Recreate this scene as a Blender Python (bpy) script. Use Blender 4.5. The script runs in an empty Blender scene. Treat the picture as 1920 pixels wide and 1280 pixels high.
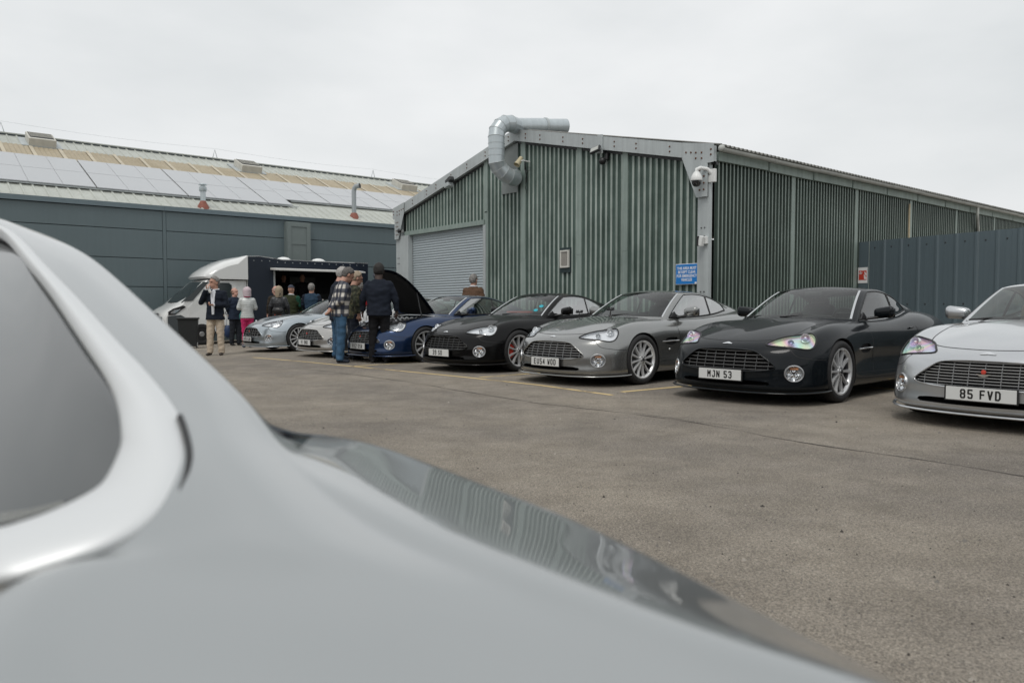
import bpy, bmesh, math, random
import numpy as np
from mathutils import Vector, Matrix, noise
from mathutils.bvhtree import BVHTree

# ------------------------------------------------------------------ camera, sky, sun, exposure
scene = bpy.context.scene
COL = scene.collection
EYE = Vector((0.0, 0.0, 1.02))
PITCH = math.radians(2.52)
FPX = 1410.0
cam_data = bpy.data.cameras.new('camera')
cam_data.sensor_width = 36.0
cam_data.lens = FPX / 1920.0 * 36.0
cam_data.clip_start = 0.02
cam_data.clip_end = 2000.0
cam_data.dof.use_dof = True
cam_data.dof.focus_distance = 9.8
cam_data.dof.aperture_fstop = 3.6
cam_data.dof.aperture_blades = 9
cam = bpy.data.objects.new('camera', cam_data)
cam.location = EYE
cam.rotation_euler = (math.pi / 2 - PITCH, 0, 0)
COL.objects.link(cam)
scene.camera = cam

world = bpy.data.worlds.new("World")
scene.world = world
world.use_nodes = True
wn, wl = world.node_tree.nodes, world.node_tree.links
for n in list(wn):
    wn.remove(n)
SUN_EL, SUN_AZ = math.radians(58), math.radians(200)
sky = wn.new('ShaderNodeTexSky')
sky.sky_type = 'NISHITA'
sky.sun_disc = False
sky.sun_elevation = SUN_EL
sky.sun_rotation = SUN_AZ
sky.air_density = 2.0
sky.dust_density = 6.0
bg1 = wn.new('ShaderNodeBackground')
bg1.inputs['Strength'].default_value = 0.05
wl.new(sky.outputs['Color'], bg1.inputs['Color'])
# overcast deck: nearly even pale grey with very soft cloud variation
tc = wn.new('ShaderNodeTexCoord')
mp = wn.new('ShaderNodeMapping')
mp.inputs['Scale'].default_value = (1.0, 1.0, 2.6)
nz = wn.new('ShaderNodeTexNoise')
nz.inputs['Scale'].default_value = 2.3
nz.inputs['Detail'].default_value = 5.0
nz.inputs['Roughness'].default_value = 0.5
rp = wn.new('ShaderNodeValToRGB')
rp.color_ramp.elements[0].position = 0.30
rp.color_ramp.elements[0].color = (0.74, 0.77, 0.785, 1)
rp.color_ramp.elements[1].position = 0.68
rp.color_ramp.elements[1].color = (0.92, 0.935, 0.945, 1)
wl.new(tc.outputs['Generated'], mp.inputs['Vector'])
wl.new(mp.outputs['Vector'], nz.inputs['Vector'])
wl.new(nz.outputs['Fac'], rp.inputs['Fac'])
bg2 = wn.new('ShaderNodeBackground')
bg2.inputs['Strength'].default_value = 1.0
wl.new(rp.outputs['Color'], bg2.inputs['Color'])
mixw = wn.new('ShaderNodeMixShader')
mixw.inputs['Fac'].default_value = 0.94
wout = wn.new('ShaderNodeOutputWorld')
wl.new(bg1.outputs[0], mixw.inputs[1])
wl.new(bg2.outputs[0], mixw.inputs[2])
wl.new(mixw.outputs[0], wout.inputs['Surface'])

sun_data = bpy.data.lights.new('sun', 'SUN')
sun_data.energy = 1.3
sun_data.angle = math.radians(24)
sun_data.color = (1.0, 0.965, 0.92)
sun_ob = bpy.data.objects.new('sun', sun_data)
sd = Vector((math.sin(SUN_AZ) * math.cos(SUN_EL), math.cos(SUN_AZ) * math.cos(SUN_EL), math.sin(SUN_EL)))
sun_ob.rotation_euler = sd.to_track_quat('Z', 'Y').to_euler()
COL.objects.link(sun_ob)
scene.view_settings.view_transform = 'Standard'
scene.view_settings.look = 'None'
scene.view_settings.exposure = 0.0
scene.view_settings.gamma = 1.0
scene.view_settings.use_curve_mapping = False
scene.render.engine = 'CYCLES'
scene.render.resolution_x = 1024
scene.render.resolution_y = 682
scene.cycles.max_bounces = 8
scene.cycles.transparent_max_bounces = 16

# ------------------------------------------------------------------ small geometry helpers
def ray(px, py):
    x, y = (px - 960.0) / FPX, -(py - 640.0) / FPX
    c, s = math.cos(PITCH), math.sin(PITCH)
    return Vector((x, c + y * s, y * c - s))
def at_z(px, py, z=0.0):
    d = ray(px, py); return EYE + d * ((z - EYE.z) / d.z)
def at_y(px, py, Y):
    d = ray(px, py); return EYE + d * (Y / d.y)
def at_plane(px, py, p, n):
    d = ray(px, py); n = Vector(n); return EYE + d * ((Vector(p) - EYE).dot(n) / d.dot(n))

VDIR = Vector((math.sin(math.radians(51)), math.cos(math.radians(51)), 0))      # away to the right
UDIR = Vector((-math.cos(math.radians(51)), math.sin(math.radians(51)), 0))     # away to the left
rnd = random.Random(7)
R = math.radians

class MB:
    """collects shapes, then links them as ONE mesh object"""
    def __init__(s):
        s.v = []; s.f = []; s.m = []; s.mat = 0
    def add(s, vs, fs, M=None):
        b = len(s.v)
        for p in vs:
            p = Vector(p)
            s.v.append(M @ p if M is not None else p)
        for f in fs:
            s.f.append([b + i for i in f]); s.m.append(s.mat)
        return s
    def box(s, c, d, M=None, taper=None):
        x, y, z = d[0] / 2, d[1] / 2, d[2] / 2
        tx, ty = taper or (1, 1)
        vs = [(-x, -y, -z), (x, -y, -z), (x, y, -z), (-x, y, -z), (-x * tx, -y * ty, z), (x * tx, -y * ty, z), (x * tx, y * ty, z), (-x * tx, y * ty, z)]
        vs = [Vector(v) + Vector(c) for v in vs]
        return s.add(vs, [(0, 3, 2, 1), (4, 5, 6, 7), (0, 1, 5, 4), (1, 2, 6, 5), (2, 3, 7, 6), (3, 0, 4, 7)], M)
    def prism(s, pts, ext, M=None):
        ext = Vector(ext); n = len(pts); vs = [Vector(p) for p in pts]
        nrm = Vector((0, 0, 0))
        for i in range(n):
            nrm += vs[i].cross(vs[(i + 1) % n])
        if nrm.dot(ext) > 0:
            vs.reverse()
        vs = vs + [v + ext for v in vs]
        fs = [list(range(n)), list(range(2 * n - 1, n - 1, -1))]
        for i in range(n):
            j = (i + 1) % n
            fs.append((j, i, i + n, j + n))
        return s.add(vs, fs, M)
    def tube(s, pts, r, n=8, M=None, cap=True, flat=None):
        pts = [Vector(p) for p in pts]
        rs = r if isinstance(r, (list, tuple)) else [r] * len(pts)
        t0 = (pts[1] - pts[0]).normalized()
        up = Vector((0, 0, 1)) if abs(t0.z) < 0.9 else Vector((1, 0, 0))
        a = t0.cross(up).normalized(); vs = []; fs = []
        for i, p in enumerate(pts):
            if i == 0: t = (pts[1] - pts[0])
            elif i == len(pts) - 1: t = (pts[-1] - pts[-2])
            else: t = (pts[i + 1] - pts[i]).normalized() + (pts[i] - pts[i - 1]).normalized()
            t.normalize()
            a = (a - t * a.dot(t)).normalized(); b = t.cross(a)
            for k in range(n):
                q = 2 * math.pi * k / n
                vs.append(p + (a * math.cos(q) + b * math.sin(q) * (flat or 1.0)) * rs[i])
        for i in range(len(pts) - 1):
            for k in range(n):
                fs.append((i * n + k, i * n + (k + 1) % n, (i + 1) * n + (k + 1) % n, (i + 1) * n + k))
        if cap:
            fs.append(list(range(n - 1, -1, -1))); fs.append(list(range((len(pts) - 1) * n, len(pts) * n)))
        return s.add(vs, fs, M)
    def lathe(s, prof, n=32, M=None, close=False):
        """profile of (radius, height) turned about Z"""
        vs = []; fs = []; m = len(prof)
        for k in range(n):
            q = 2 * math.pi * k / n
            for r, h in prof:
                vs.append((r * math.cos(q), r * math.sin(q), h))
        for k in range(n):
            j = (k + 1) % n
            for i in range(m - 1):
                fs.append((k * m + i, j * m + i, j * m + i + 1, k * m + i + 1))
            if close:
                fs.append((k * m + m - 1, j * m + m - 1, j * m, k * m))
        return s.add(vs, fs, M)
    def ball(s, c, r, n=12, m=8, M=None):
        rx, ry, rz = r if isinstance(r, (list, tuple)) else (r, r, r)
        vs = [Vector(c) + Vector((0, 0, -rz))]; fs = []
        for i in range(1, m):
            a = math.pi * i / m
            for k in range(n):
                q = 2 * math.pi * k / n
                vs.append(Vector(c) + Vector((rx * math.sin(a) * math.cos(q), ry * math.sin(a) * math.sin(q), -rz * math.cos(a))))
        vs.append(Vector(c) + Vector((0, 0, rz)))
        for k in range(n):
            fs.append((0, 1 + (k + 1) % n, 1 + k))
            fs.append((len(vs) - 1, 1 + (m - 2) * n + k, 1 + (m - 2) * n + (k + 1) % n))
        for i in range(m - 2):
            for k in range(n):
                j = (k + 1) % n
                fs.append((1 + i * n + k, 1 + i * n + j, 1 + (i + 1) * n + j, 1 + (i + 1) * n + k))
        return s.add(vs, fs, M)
    def grid(s, rows, M=None, flip=False):
        nr, nc = len(rows), len(rows[0]); vs = [p for r in rows for p in r]; fs = []
        for i in range(nr - 1):
            for j in range(nc - 1):
                f = (i * nc + j, i * nc + j + 1, (i + 1) * nc + j + 1, (i + 1) * nc + j)
                fs.append(f[::-1] if flip else f)
        return s.add(vs, fs, M)
    def mesh(s, name, mats, smooth=None):
        me = bpy.data.meshes.new(name)
        me.from_pydata([tuple(v) for v in s.v], [], s.f)
        for m in (mats if isinstance(mats, (list, tuple)) else [mats]):
            me.materials.append(m)
        me.polygons.foreach_set('material_index', s.m)
        me.update()
        if smooth is not None:
            me.polygons.foreach_set('use_smooth', [True] * len(me.polygons))
            me.set_sharp_from_angle(angle=math.radians(smooth))
        return me
    def build(s, name, mats, parent=None, smooth=None, bevel=None):
        me = s.mesh(name, mats, smooth)
        o = link(name, me, parent)
        if bevel:
            b = o.modifiers.new('bevel', 'BEVEL'); b.width = bevel; b.segments = 2; b.limit_method = 'ANGLE'
        return o

def link(name, me, parent=None):
    o = bpy.data.objects.new(name, me)
    COL.objects.link(o)
    if parent is not None:
        o.parent = parent
    return o
def tag(o, label=None, cat=None, group=None, kind=None):
    if label: o['label'] = label
    if cat: o['category'] = cat
    if group: o['group'] = group
    if kind: o['kind'] = kind
    return o
def empty(name, loc, rz=0.0, label=None, cat=None, group=None):
    o = bpy.data.objects.new(name, None)
    o.empty_display_size = 0.2
    o.location = loc; o.rotation_euler = (0, 0, rz)
    COL.objects.link(o)
    return tag(o, label, cat, group)
def children_of(o):
    return [c for c in COL.objects if c.parent == o]
def bake(o, name=None):
    """apply the modifiers of an object into a fresh mesh"""
    bpy.context.view_layer.update()
    dg = bpy.context.evaluated_depsgraph_get()
    me = bpy.data.meshes.new_from_object(o.evaluated_get(dg), preserve_all_data_layers=True, depsgraph=dg)
    if name: me.name = name
    o.modifiers.clear()
    o.data = me
    return me
def frame_M(origin, X, Y, Z):
    M = Matrix.Identity(4)
    for i, a in enumerate((X, Y, Z)):
        a = Vector(a)
        for k in range(3): M[k][i] = a[k]
    for k in range(3): M[k][3] = Vector(origin)[k]
    return M

# ------------------------------------------------------------------ materials
def new_mat(name):
    m = bpy.data.materials.new(name); m.use_nodes = True
    nt = m.node_tree; b = nt.nodes['Principled BSDF']
    return m, nt, b
def N(nt, kind, **kw):
    n = nt.nodes.new(kind)
    for k, v in kw.items():
        if hasattr(n, k) and k not in n.inputs: setattr(n, k, v)
        else: n.inputs[k].default_value = v
    return n
def rgb(c): return (c[0], c[1], c[2], 1.0)
def simple(name, c, rough=0.5, metal=0.0, var=0.0, scale=6.0, bump=0.0, coat=0.0, spec=None, coords='Object', stretch=None):
    m, nt, b = new_mat(name)
    b.inputs['Base Color'].default_value = rgb(c)
    b.inputs['Roughness'].default_value = rough
    b.inputs['Metallic'].default_value = metal
    b.inputs['Coat Weight'].default_value = coat
    if coat: b.inputs['Coat Roughness'].default_value = 0.03
    if spec is not None: b.inputs['Specular IOR Level'].default_value = spec
    if var or bump:
        t = N(nt, 'ShaderNodeTexCoord'); mpn = N(nt, 'ShaderNodeMapping')
        mpn.inputs['Scale'].default_value = stretch or (1, 1, 1)
        nt.links.new(t.outputs[coords], mpn.inputs['Vector'])
        nn = N(nt, 'ShaderNodeTexNoise', Scale=scale, Detail=6.0, Roughness=0.6)
        nt.links.new(mpn.outputs['Vector'], nn.inputs['Vector'])
        if var:
            r_ = N(nt, 'ShaderNodeValToRGB')
            r_.color_ramp.elements[0].position = 0.3; r_.color_ramp.elements[1].position = 0.7
            r_.color_ramp.elements[0].color = rgb([x * (1 - var) for x in c])
            r_.color_ramp.elements[1].color = rgb([min(1, x * (1 + var)) for x in c])
            nt.links.new(nn.outputs['Fac'], r_.inputs['Fac'])
            nt.links.new(r_.outputs['Color'], b.inputs['Base Color'])
        if bump:
            bp = N(nt, 'ShaderNodeBump', Strength=bump, Distance=0.01)
            nt.links.new(nn.outputs['Fac'], bp.inputs['Height'])
            nt.links.new(bp.outputs['Normal'], b.inputs['Normal'])
    return m
def glass_mat(name, tint, refl=0.06, rough=0.0, rainbow=False, f_hi=0.75):
    """thin pane: see-through with a mirror layer that grows at grazing angles"""
    m, nt, b = new_mat(name)
    nt.nodes.remove(b)
    out = nt.nodes['Material Output']
    tr = N(nt, 'ShaderNodeBsdfTransparent'); tr.inputs['Color'].default_value = rgb(tint)
    gl = N(nt, 'ShaderNodeBsdfGlossy'); gl.inputs['Roughness'].default_value = rough
    gl.inputs['Color'].default_value = (1, 1, 1, 1)
    lw = N(nt, 'ShaderNodeLayerWeight'); lw.inputs['Blend'].default_value = 0.5
    pw = N(nt, 'ShaderNodeMath', operation='POWER'); pw.inputs[1].default_value = 3.5
    mr = N(nt, 'ShaderNodeMapRange'); mr.inputs['To Min'].default_value = refl; mr.inputs['To Max'].default_value = f_hi
    nt.links.new(lw.outputs['Facing'], pw.inputs[0]); nt.links.new(pw.outputs[0], mr.inputs['Value'])
    mx = N(nt, 'ShaderNodeMixShader')
    nt.links.new(mr.outputs[0], mx.inputs['Fac']); nt.links.new(tr.outputs[0], mx.inputs[1]); nt.links.new(gl.outputs[0], mx.inputs[2])
    if rainbow:
        t = N(nt, 'ShaderNodeTexCoord'); nn = N(nt, 'ShaderNodeTexNoise', Scale=3.2, Detail=0.5)
        nt.links.new(t.outputs['Object'], nn.inputs['Vector'])
        ml = N(nt, 'ShaderNodeMath', operation='MULTIPLY'); ml.inputs[1].default_value = 4.0
        fr = N(nt, 'ShaderNodeMath', operation='FRACT')
        cc = N(nt, 'ShaderNodeCombineColor', mode='HSV'); cc.inputs[1].default_value = 0.20; cc.inputs[2].default_value = 1.0
        nt.links.new(nn.outputs['Fac'], ml.inputs[0]); nt.links.new(ml.outputs[0], fr.inputs[0]); nt.links.new(fr.outputs[0], cc.inputs[0])
        nt.links.new(cc.outputs[0], tr.inputs['Color'])
        nt.links.new(cc.outputs[0], gl.inputs['Color'])
    nt.links.new(mx.outputs[0], out.inputs['Surface'])
    return m
def car_paint(name, c, metal=0.0, rough=0.35, flake=0.0, coat=1.0):
    m, nt, b = new_mat(name)
    b.inputs['Base Color'].default_value = rgb(c)
    b.inputs['Metallic'].default_value = metal
    b.inputs['Roughness'].default_value = rough
    b.inputs['Coat Weight'].default_value = coat
    b.inputs['Coat Roughness'].default_value = 0.02
    b.inputs['Coat IOR'].default_value = 1.45
    if metal < 0.3: b.inputs['Specular IOR Level'].default_value = 0.1
    if flake:
        t = N(nt, 'ShaderNodeTexCoord'); vo = N(nt, 'ShaderNodeTexVoronoi', Scale=900.0)
        nt.links.new(t.outputs['Object'], vo.inputs['Vector'])
        nm = N(nt, 'ShaderNodeMixRGB', blend_type='MIX'); nm.inputs['Fac'].default_value = flake
        nm.inputs['Color1'].default_value = rgb(c)
        hs = N(nt, 'ShaderNodeRGBToBW')
        nt.links.new(vo.outputs['Color'], hs.inputs['Color'])
        ml = N(nt, 'ShaderNodeMixRGB', blend_type='MULTIPLY'); ml.inputs['Fac'].default_value = 1.0
        ml.inputs['Color1'].default_value = rgb([min(1, x * 2) for x in c])
        nt.links.new(hs.outputs[0], ml.inputs['Color2'])
        nt.links.new(ml.outputs[0], nm.inputs['Color2'])
        nt.links.new(nm.outputs[0], b.inputs['Base Color'])
    return m

def streaked_metal(name, c, streak=0.25, rough=0.45, metal=0.25, dark=(0.02, 0.035, 0.03), hb=None, sheen=0.5):
    """painted sheet: vertical run-off streaks, blotches and grime"""
    m, nt, b = new_mat(name)
    t = N(nt, 'ShaderNodeTexCoord')
    m1 = N(nt, 'ShaderNodeMapping'); m1.inputs['Scale'].default_value = (7, 7, 0.35)
    n1 = N(nt, 'ShaderNodeTexNoise', Scale=1.6, Detail=8.0, Roughness=0.65)
    n2 = N(nt, 'ShaderNodeTexNoise', Scale=0.7, Detail=6.0, Roughness=0.7)
    nt.links.new(t.outputs['Object'], m1.inputs['Vector']); nt.links.new(m1.outputs[0], n1.inputs['Vector'])
    nt.links.new(t.outputs['Object'], n2.inputs['Vector'])
    ad = N(nt, 'ShaderNodeMath', operation='ADD'); nt.links.new(n1.outputs['Fac'], ad.inputs[0]); nt.links.new(n2.outputs['Fac'], ad.inputs[1])
    r_ = N(nt, 'ShaderNodeMapRange'); r_.inputs['From Min'].default_value = 0.78; r_.inputs['From Max'].default_value = 1.22
    nt.links.new(ad.outputs[0], r_.inputs['Value'])
    mx = N(nt, 'ShaderNodeMixRGB'); mx.inputs['Color1'].default_value = rgb([x * (1 - streak) + d * streak for x, d in zip(c, dark)])
    mx.inputs['Color2'].default_value = rgb([min(1, x * (1 + streak * 0.5)) for x in c])
    nt.links.new(r_.outputs[0], mx.inputs['Fac']); nt.links.new(mx.outputs[0], b.inputs['Base Color'])
    b.inputs['Roughness'].default_value = rough; b.inputs['Metallic'].default_value = metal
    b.inputs['Specular IOR Level'].default_value = sheen
    return m
# ------------------------------------------------------------------ ground
def gz(x, y):
    """yard surface: level, falling very gently towards the far left"""
    t = -x - 5.0
    if t < -2: s = 0.0
    elif t < 2: s = (t + 2) ** 2 / 8.0
    elif t < 14: s = t
    else: s = 14 + 3 * (1 - math.exp(-(t - 14) / 6.0))
    return -0.030 * s
def GP(px, Y):
    """ground point under image column px at depth Y"""
    x = (px - 960.0) / FPX * Y
    return Vector((x, Y, gz(x, Y)))

def asphalt_mat():
    m, nt, b = new_mat('asphalt')
    t = N(nt, 'ShaderNodeTexCoord'); L = nt.links.new
    big = N(nt, 'ShaderNodeTexNoise', Scale=0.35, Detail=5.0, Roughness=0.6)
    med = N(nt, 'ShaderNodeTexNoise', Scale=2.2, Detail=8.0, Roughness=0.7)
    fine = N(nt, 'ShaderNodeTexNoise', Scale=90.0, Detail=4.0, Roughness=0.75)
    vor = N(nt, 'ShaderNodeTexVoronoi', Scale=190.0)
    vor2 = N(nt, 'ShaderNodeTexVoronoi', Scale=17.0)
    for n in (big, med, fine, vor, vor2): L(t.outputs['Object'], n.inputs['Vector'])
    r1 = N(nt, 'ShaderNodeValToRGB'); e = r1.color_ramp.elements
    e[0].position = 0.30; e[0].color = (0.238, 0.214, 0.182, 1); e[1].position = 0.72; e[1].color = (0.365, 0.332, 0.288, 1)
    L(med.outputs['Fac'], r1.inputs['Fac'])
    r0 = N(nt, 'ShaderNodeValToRGB'); e = r0.color_ramp.elements
    e[0].position = 0.36; e[0].color = (0.74, 0.745, 0.77, 1); e[1].position = 0.64; e[1].color = (1.08, 1.07, 1.045, 1)
    L(big.outputs['Fac'], r0.inputs['Fac'])
    m0 = N(nt, 'ShaderNodeMixRGB', blend_type='MULTIPLY'); m0.inputs['Fac'].default_value = 1
    L(r1.outputs[0], m0.inputs['Color1']); L(r0.outputs[0], m0.inputs['Color2'])
    # aggregate: every stone its own tone
    bw = N(nt, 'ShaderNodeRGBToBW'); L(vor.outputs['Color'], bw.inputs['Color'])
    r2 = N(nt, 'ShaderNodeValToRGB'); e = r2.color_ramp.elements
    e[0].position = 0.15; e[0].color = (0.52, 0.52, 0.52, 1); e[1].position = 0.85; e[1].color = (1.42, 1.40, 1.36, 1)
    L(bw.outputs[0], r2.inputs['Fac'])
    m1 = N(nt, 'ShaderNodeMixRGB', blend_type='MULTIPLY'); m1.inputs['Fac'].default_value = 0.8
    L(m0.outputs[0], m1.inputs['Color1']); L(r2.outputs[0], m1.inputs['Color2'])
    r3 = N(nt, 'ShaderNodeValToRGB'); e = r3.color_ramp.elements
    e[0].position = 0.40; e[0].color = (0.62, 0.60, 0.58, 1); e[1].position = 0.60; e[1].color = (1.22, 1.22, 1.22, 1)
    L(fine.outputs['Fac'], r3.inputs['Fac'])
    m2 = N(nt, 'ShaderNodeMixRGB', blend_type='MULTIPLY'); m2.inputs['Fac'].default_value = 0.7
    L(m1.outputs[0], m2.inputs['Color1']); L(r3.outputs[0], m2.inputs['Color2'])
    # dark damp pocks
    r4 = N(nt, 'ShaderNodeValToRGB'); e = r4.color_ramp.elements
    e[0].position = 0.03; e[0].color = (0.45, 0.43, 0.40, 1); e[1].position = 0.11; e[1].color = (1, 1, 1, 1)
    L(vor2.outputs['Distance'], r4.inputs['Fac'])
    m3 = N(nt, 'ShaderNodeMixRGB', blend_type='MULTIPLY'); m3.inputs['Fac'].default_value = 0.55
    L(m2.outputs[0], m3.inputs['Color1']); L(r4.outputs[0], m3.inputs['Color2'])
    st1 = N(nt, 'ShaderNodeTexNoise', Scale=0.9, Detail=6.0, Roughness=0.65); L(t.outputs['Object'], st1.inputs['Vector'])
    r5 = N(nt, 'ShaderNodeValToRGB'); e = r5.color_ramp.elements
    e[0].position = 0.60; e[0].color = (1, 1, 1, 1); e[1].position = 0.74; e[1].color = (0.78, 0.775, 0.77, 1)
    L(st1.outputs['Fac'], r5.inputs['Fac'])
    m4 = N(nt, 'ShaderNodeMixRGB', blend_type='MULTIPLY'); m4.inputs['Fac'].default_value = 1.0
    L(m3.outputs[0], m4.inputs['Color1']); L(r5.outputs[0], m4.inputs['Color2'])
    L(m4.outputs[0], b.inputs['Base Color'])
    b.inputs['Roughness'].default_value = 0.9
    b.inputs['Specular IOR Level'].default_value = 0.25
    ad = N(nt, 'ShaderNodeMath', operation='ADD'); L(fine.outputs['Fac'], ad.inputs[0]); L(vor.outputs['Distance'], ad.inputs[1])
    bp = N(nt, 'ShaderNodeBump', Strength=0.9, Distance=0.006); L(ad.outputs[0], bp.inputs['Height'])
    L(bp.outputs['Normal'], b.inputs['Normal'])
    return m
M_ASPHALT = asphalt_mat()
mb = MB()
xs = [-400, -200, -100, -60, -40] + [-30 + i for i in range(0, 61)] + [60, 100, 200, 400]
ys = [-200, -80, -40, -20] + [-12 + 2 * i for i in range(0, 46)] + [120, 200, 400, 900]
mb.grid([[Vector((x, y, gz(x, y))) for x in xs] for y in ys])
ground = mb.build('ground', M_ASPHALT, smooth=80)
tag(ground, kind='structure')

# ground markings: worn yellow paint, each line its own strip 4 mm up
def paint_mat():
    m, nt, b = new_mat('worn_yellow_paint'); L = nt.links.new
    t = N(nt, 'ShaderNodeTexCoord')
    n1 = N(nt, 'ShaderNodeTexNoise', Scale=26.0, Detail=8.0, Roughness=0.8)
    n2 = N(nt, 'ShaderNodeTexNoise', Scale=1.7, Detail=4.0, Roughness=0.6)
    L(t.outputs['Object'], n1.inputs['Vector']); L(t.outputs['Object'], n2.inputs['Vector'])
    ad = N(nt, 'ShaderNodeMath', operation='ADD'); L(n1.outputs['Fac'], ad.inputs[0]); L(n2.outputs['Fac'], ad.inputs[1])
    r_ = N(nt, 'ShaderNodeValToRGB'); e = r_.color_ramp.elements
    e[0].position = 0.0; e[0].color = (0, 0, 0, 1); e[1].position = 1.0; e[1].color = (1, 1, 1, 1)
    mr = N(nt, 'ShaderNodeMapRange'); mr.inputs['From Min'].default_value = 0.80; mr.inputs['From Max'].default_value = 0.95
    L(ad.outputs[0], mr.inputs['Value'])
    tr = N(nt, 'ShaderNodeBsdfTransparent'); mx = N(nt, 'ShaderNodeMixShader')
    L(mr.outputs[0], mx.inputs['Fac']); L(tr.outputs[0], mx.inputs[1]); L(b.outputs[0], mx.inputs[2])
    b.inputs['Base Color'].default_value = (0.62, 0.47, 0.23, 1); b.inputs['Roughness'].default_value = 0.8
    L(mx.outputs[0], nt.nodes['Material Output'].inputs['Surface'])
    return m
M_YELLOW = paint_mat()
def strip_on_ground(name, pts, w, mat, lift=0.004, jitter=0.0):
    mb = MB(); P = []
    for a, b_ in zip(pts[:-1], pts[1:]):
        n = max(1, int((b_ - a).length / 0.25))
        for i in range(n): P.append(a.lerp(b_, i / n))
    P.append(pts[-1]); rows = []
    for i, p in enumerate(P):
        d = (P[min(i + 1, len(P) - 1)] - P[max(i - 1, 0)]); d.z = 0; d.normalize()
        nrm = Vector((-d.y, d.x, 0)); ww = w * (0.5 + jitter * rnd.uniform(-0.4, 0.4)); off = nrm * jitter * rnd.uniform(-0.5, 0.5) * w * 3
        r = []
        for sgn in (-1, 1):
            q = p + nrm * ww * sgn + off; r.append(Vector((q.x, q.y, gz(q.x, q.y) + lift)))
        rows.append(r)
    mb.grid(rows)
    return mb.build(name, mat)
def gp(px, py):
    return at_z(px, py, 0.0)
tag(strip_on_ground('painted_line', [gp(473, 668), gp(640, 685), gp(840, 704), gp(935, 714), gp(1010, 722), gp(1148, 741)], 0.075, M_YELLOW), kind='structure')
for i, pts in enumerate([
        [gp(900, 707.5), gp(1012, 699)], [gp(1165, 735), gp(1296, 723)], [gp(1630, 726), gp(1705, 733)],
        [gp(660, 687), gp(765, 680)], [gp(572, 664), gp(640, 660)]]):
    d = (pts[1] - pts[0]).normalized()
    tag(strip_on_ground('painted_line', [pts[0], pts[1] + d * (4.0 if i not in (2,) else 0.6)], 0.08, M_YELLOW), kind='structure')
# long crack and patch joint across the yard
M_CRACK = simple('crack_dark', (0.028, 0.025, 0.022), 0.95)  # flat dark colour of the crack strips
tag(strip_on_ground('ground_crack', [gp(470, 682), gp(620, 697), gp(760, 715), gp(905, 740), gp(1010, 756), gp(1180, 775), gp(1350, 800), gp(1480, 826), gp(1640, 850), gp(1800, 872), gp(1960, 900)], 0.013, M_CRACK, 0.003, 0.9), kind='structure')
tag(strip_on_ground('ground_crack', [gp(1010, 758), gp(1120, 764), gp(1300, 790), gp(1500, 812)], 0.007, M_CRACK, 0.0035, 1.0), kind='structure')
# loose grit
mb = MB()
for i in range(2600):
    Y = 1.6 + 9.5 * rnd.random() ** 1.3; x = rnd.uniform(-0.5, 0.75) * Y
    r_ = rnd.uniform(0.0015, 0.0065) if rnd.random() > 0.03 else rnd.uniform(0.007, 0.013)
    mb.mat = rnd.choice((0, 0, 1, 2))
    M_ = Matrix.Translation((x, Y, gz(x, Y) + r_ * 0.4)) @ Matrix.Rotation(rnd.uniform(0, 6.28), 4, 'Z') @ Matrix.Diagonal((1.0, rnd.uniform(0.6, 1), rnd.uniform(0.4, 0.8), 1))
    s_ = r_
    mb.add([(-s_, -s_, -s_), (s_, -s_ * 0.8, -s_), (s_ * 0.8, s_, -s_), (-s_, s_ * 0.9, -s_), (0.1 * s_, -0.2 * s_, s_)], [(0, 3, 2, 1), (0, 1, 4), (1, 2, 4), (2, 3, 4), (3, 0, 4)], M_)
tag(mb.build('loose_grit', [simple('grit_grey', (0.17, 0.16, 0.145), 0.9), simple('grit_dark', (0.05, 0.045, 0.04), 0.9), simple('grit_pale', (0.36, 0.33, 0.29), 0.9)]), kind='stuff')

# ------------------------------------------------------------------ green corrugated shed
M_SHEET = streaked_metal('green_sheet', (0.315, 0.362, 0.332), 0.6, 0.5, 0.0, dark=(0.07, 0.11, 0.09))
M_SHEETV = streaked_metal('green_sheet_grime_shade', (0.080, 0.118, 0.104), 0.65, 0.6, 0.0, dark=(0.015, 0.035, 0.025))  # pans and rib slopes: grime plus recess shade put into the colour
M_SHEETS = streaked_metal('green_sheet_side_shaded', (0.21, 0.255, 0.23), 0.45, 0.5, 0.0, dark=(0.03, 0.055, 0.04))  # darker copy of the front sheet, the side wall's shade in its colour
M_SHEETSV = streaked_metal('green_sheet_side_grime_shade', (0.028, 0.046, 0.038), 0.5, 0.6, 0.0, dark=(0.008, 0.018, 0.012))  # side pans and slopes: grime with rib and wall shade mixed into the colour
M_STRIP = streaked_metal('green_cover_strip', (0.245, 0.30, 0.275), 0.3, 0.55, 0.0, dark=(0.05, 0.08, 0.07))
M_GALV = streaked_metal('galvanised_steel', (0.42, 0.455, 0.46), 0.2, 0.5, 0.1, dark=(0.12, 0.12, 0.12))
M_RUST = simple('rust', (0.115, 0.045, 0.022), 0.85, 0.0, 0.4, 40)
M_DARK = simple('dark_metal', (0.03, 0.032, 0.034), 0.5)
M_BLACK = simple('black_plastic', (0.012, 0.012, 0.013), 0.45)
M_WHITE = simple('white_plastic', (0.72, 0.73, 0.72), 0.4, 0, 0.06, 3)
M_ROOFCORR = simple('fibre_roof', (0.26, 0.26, 0.245), 0.85, 0, 0.25, 3, 0.3)
C0 = Vector((3.97, 15.0, 0.0))
ZE, ZA, TW = 4.17, 5.58, 12.05
def GB(t, s, z): return C0 + UDIR * t + VDIR * s + Vector((0, 0, z))
def roofline(t): return ZE + (ZA - ZE) * (1 - abs(t - TW / 2) / (TW / 2))
shed = empty('corrugated_shed', C0, 0, 'green corrugated metal shed with grey steel verge beams and a roller door', 'building')
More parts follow.
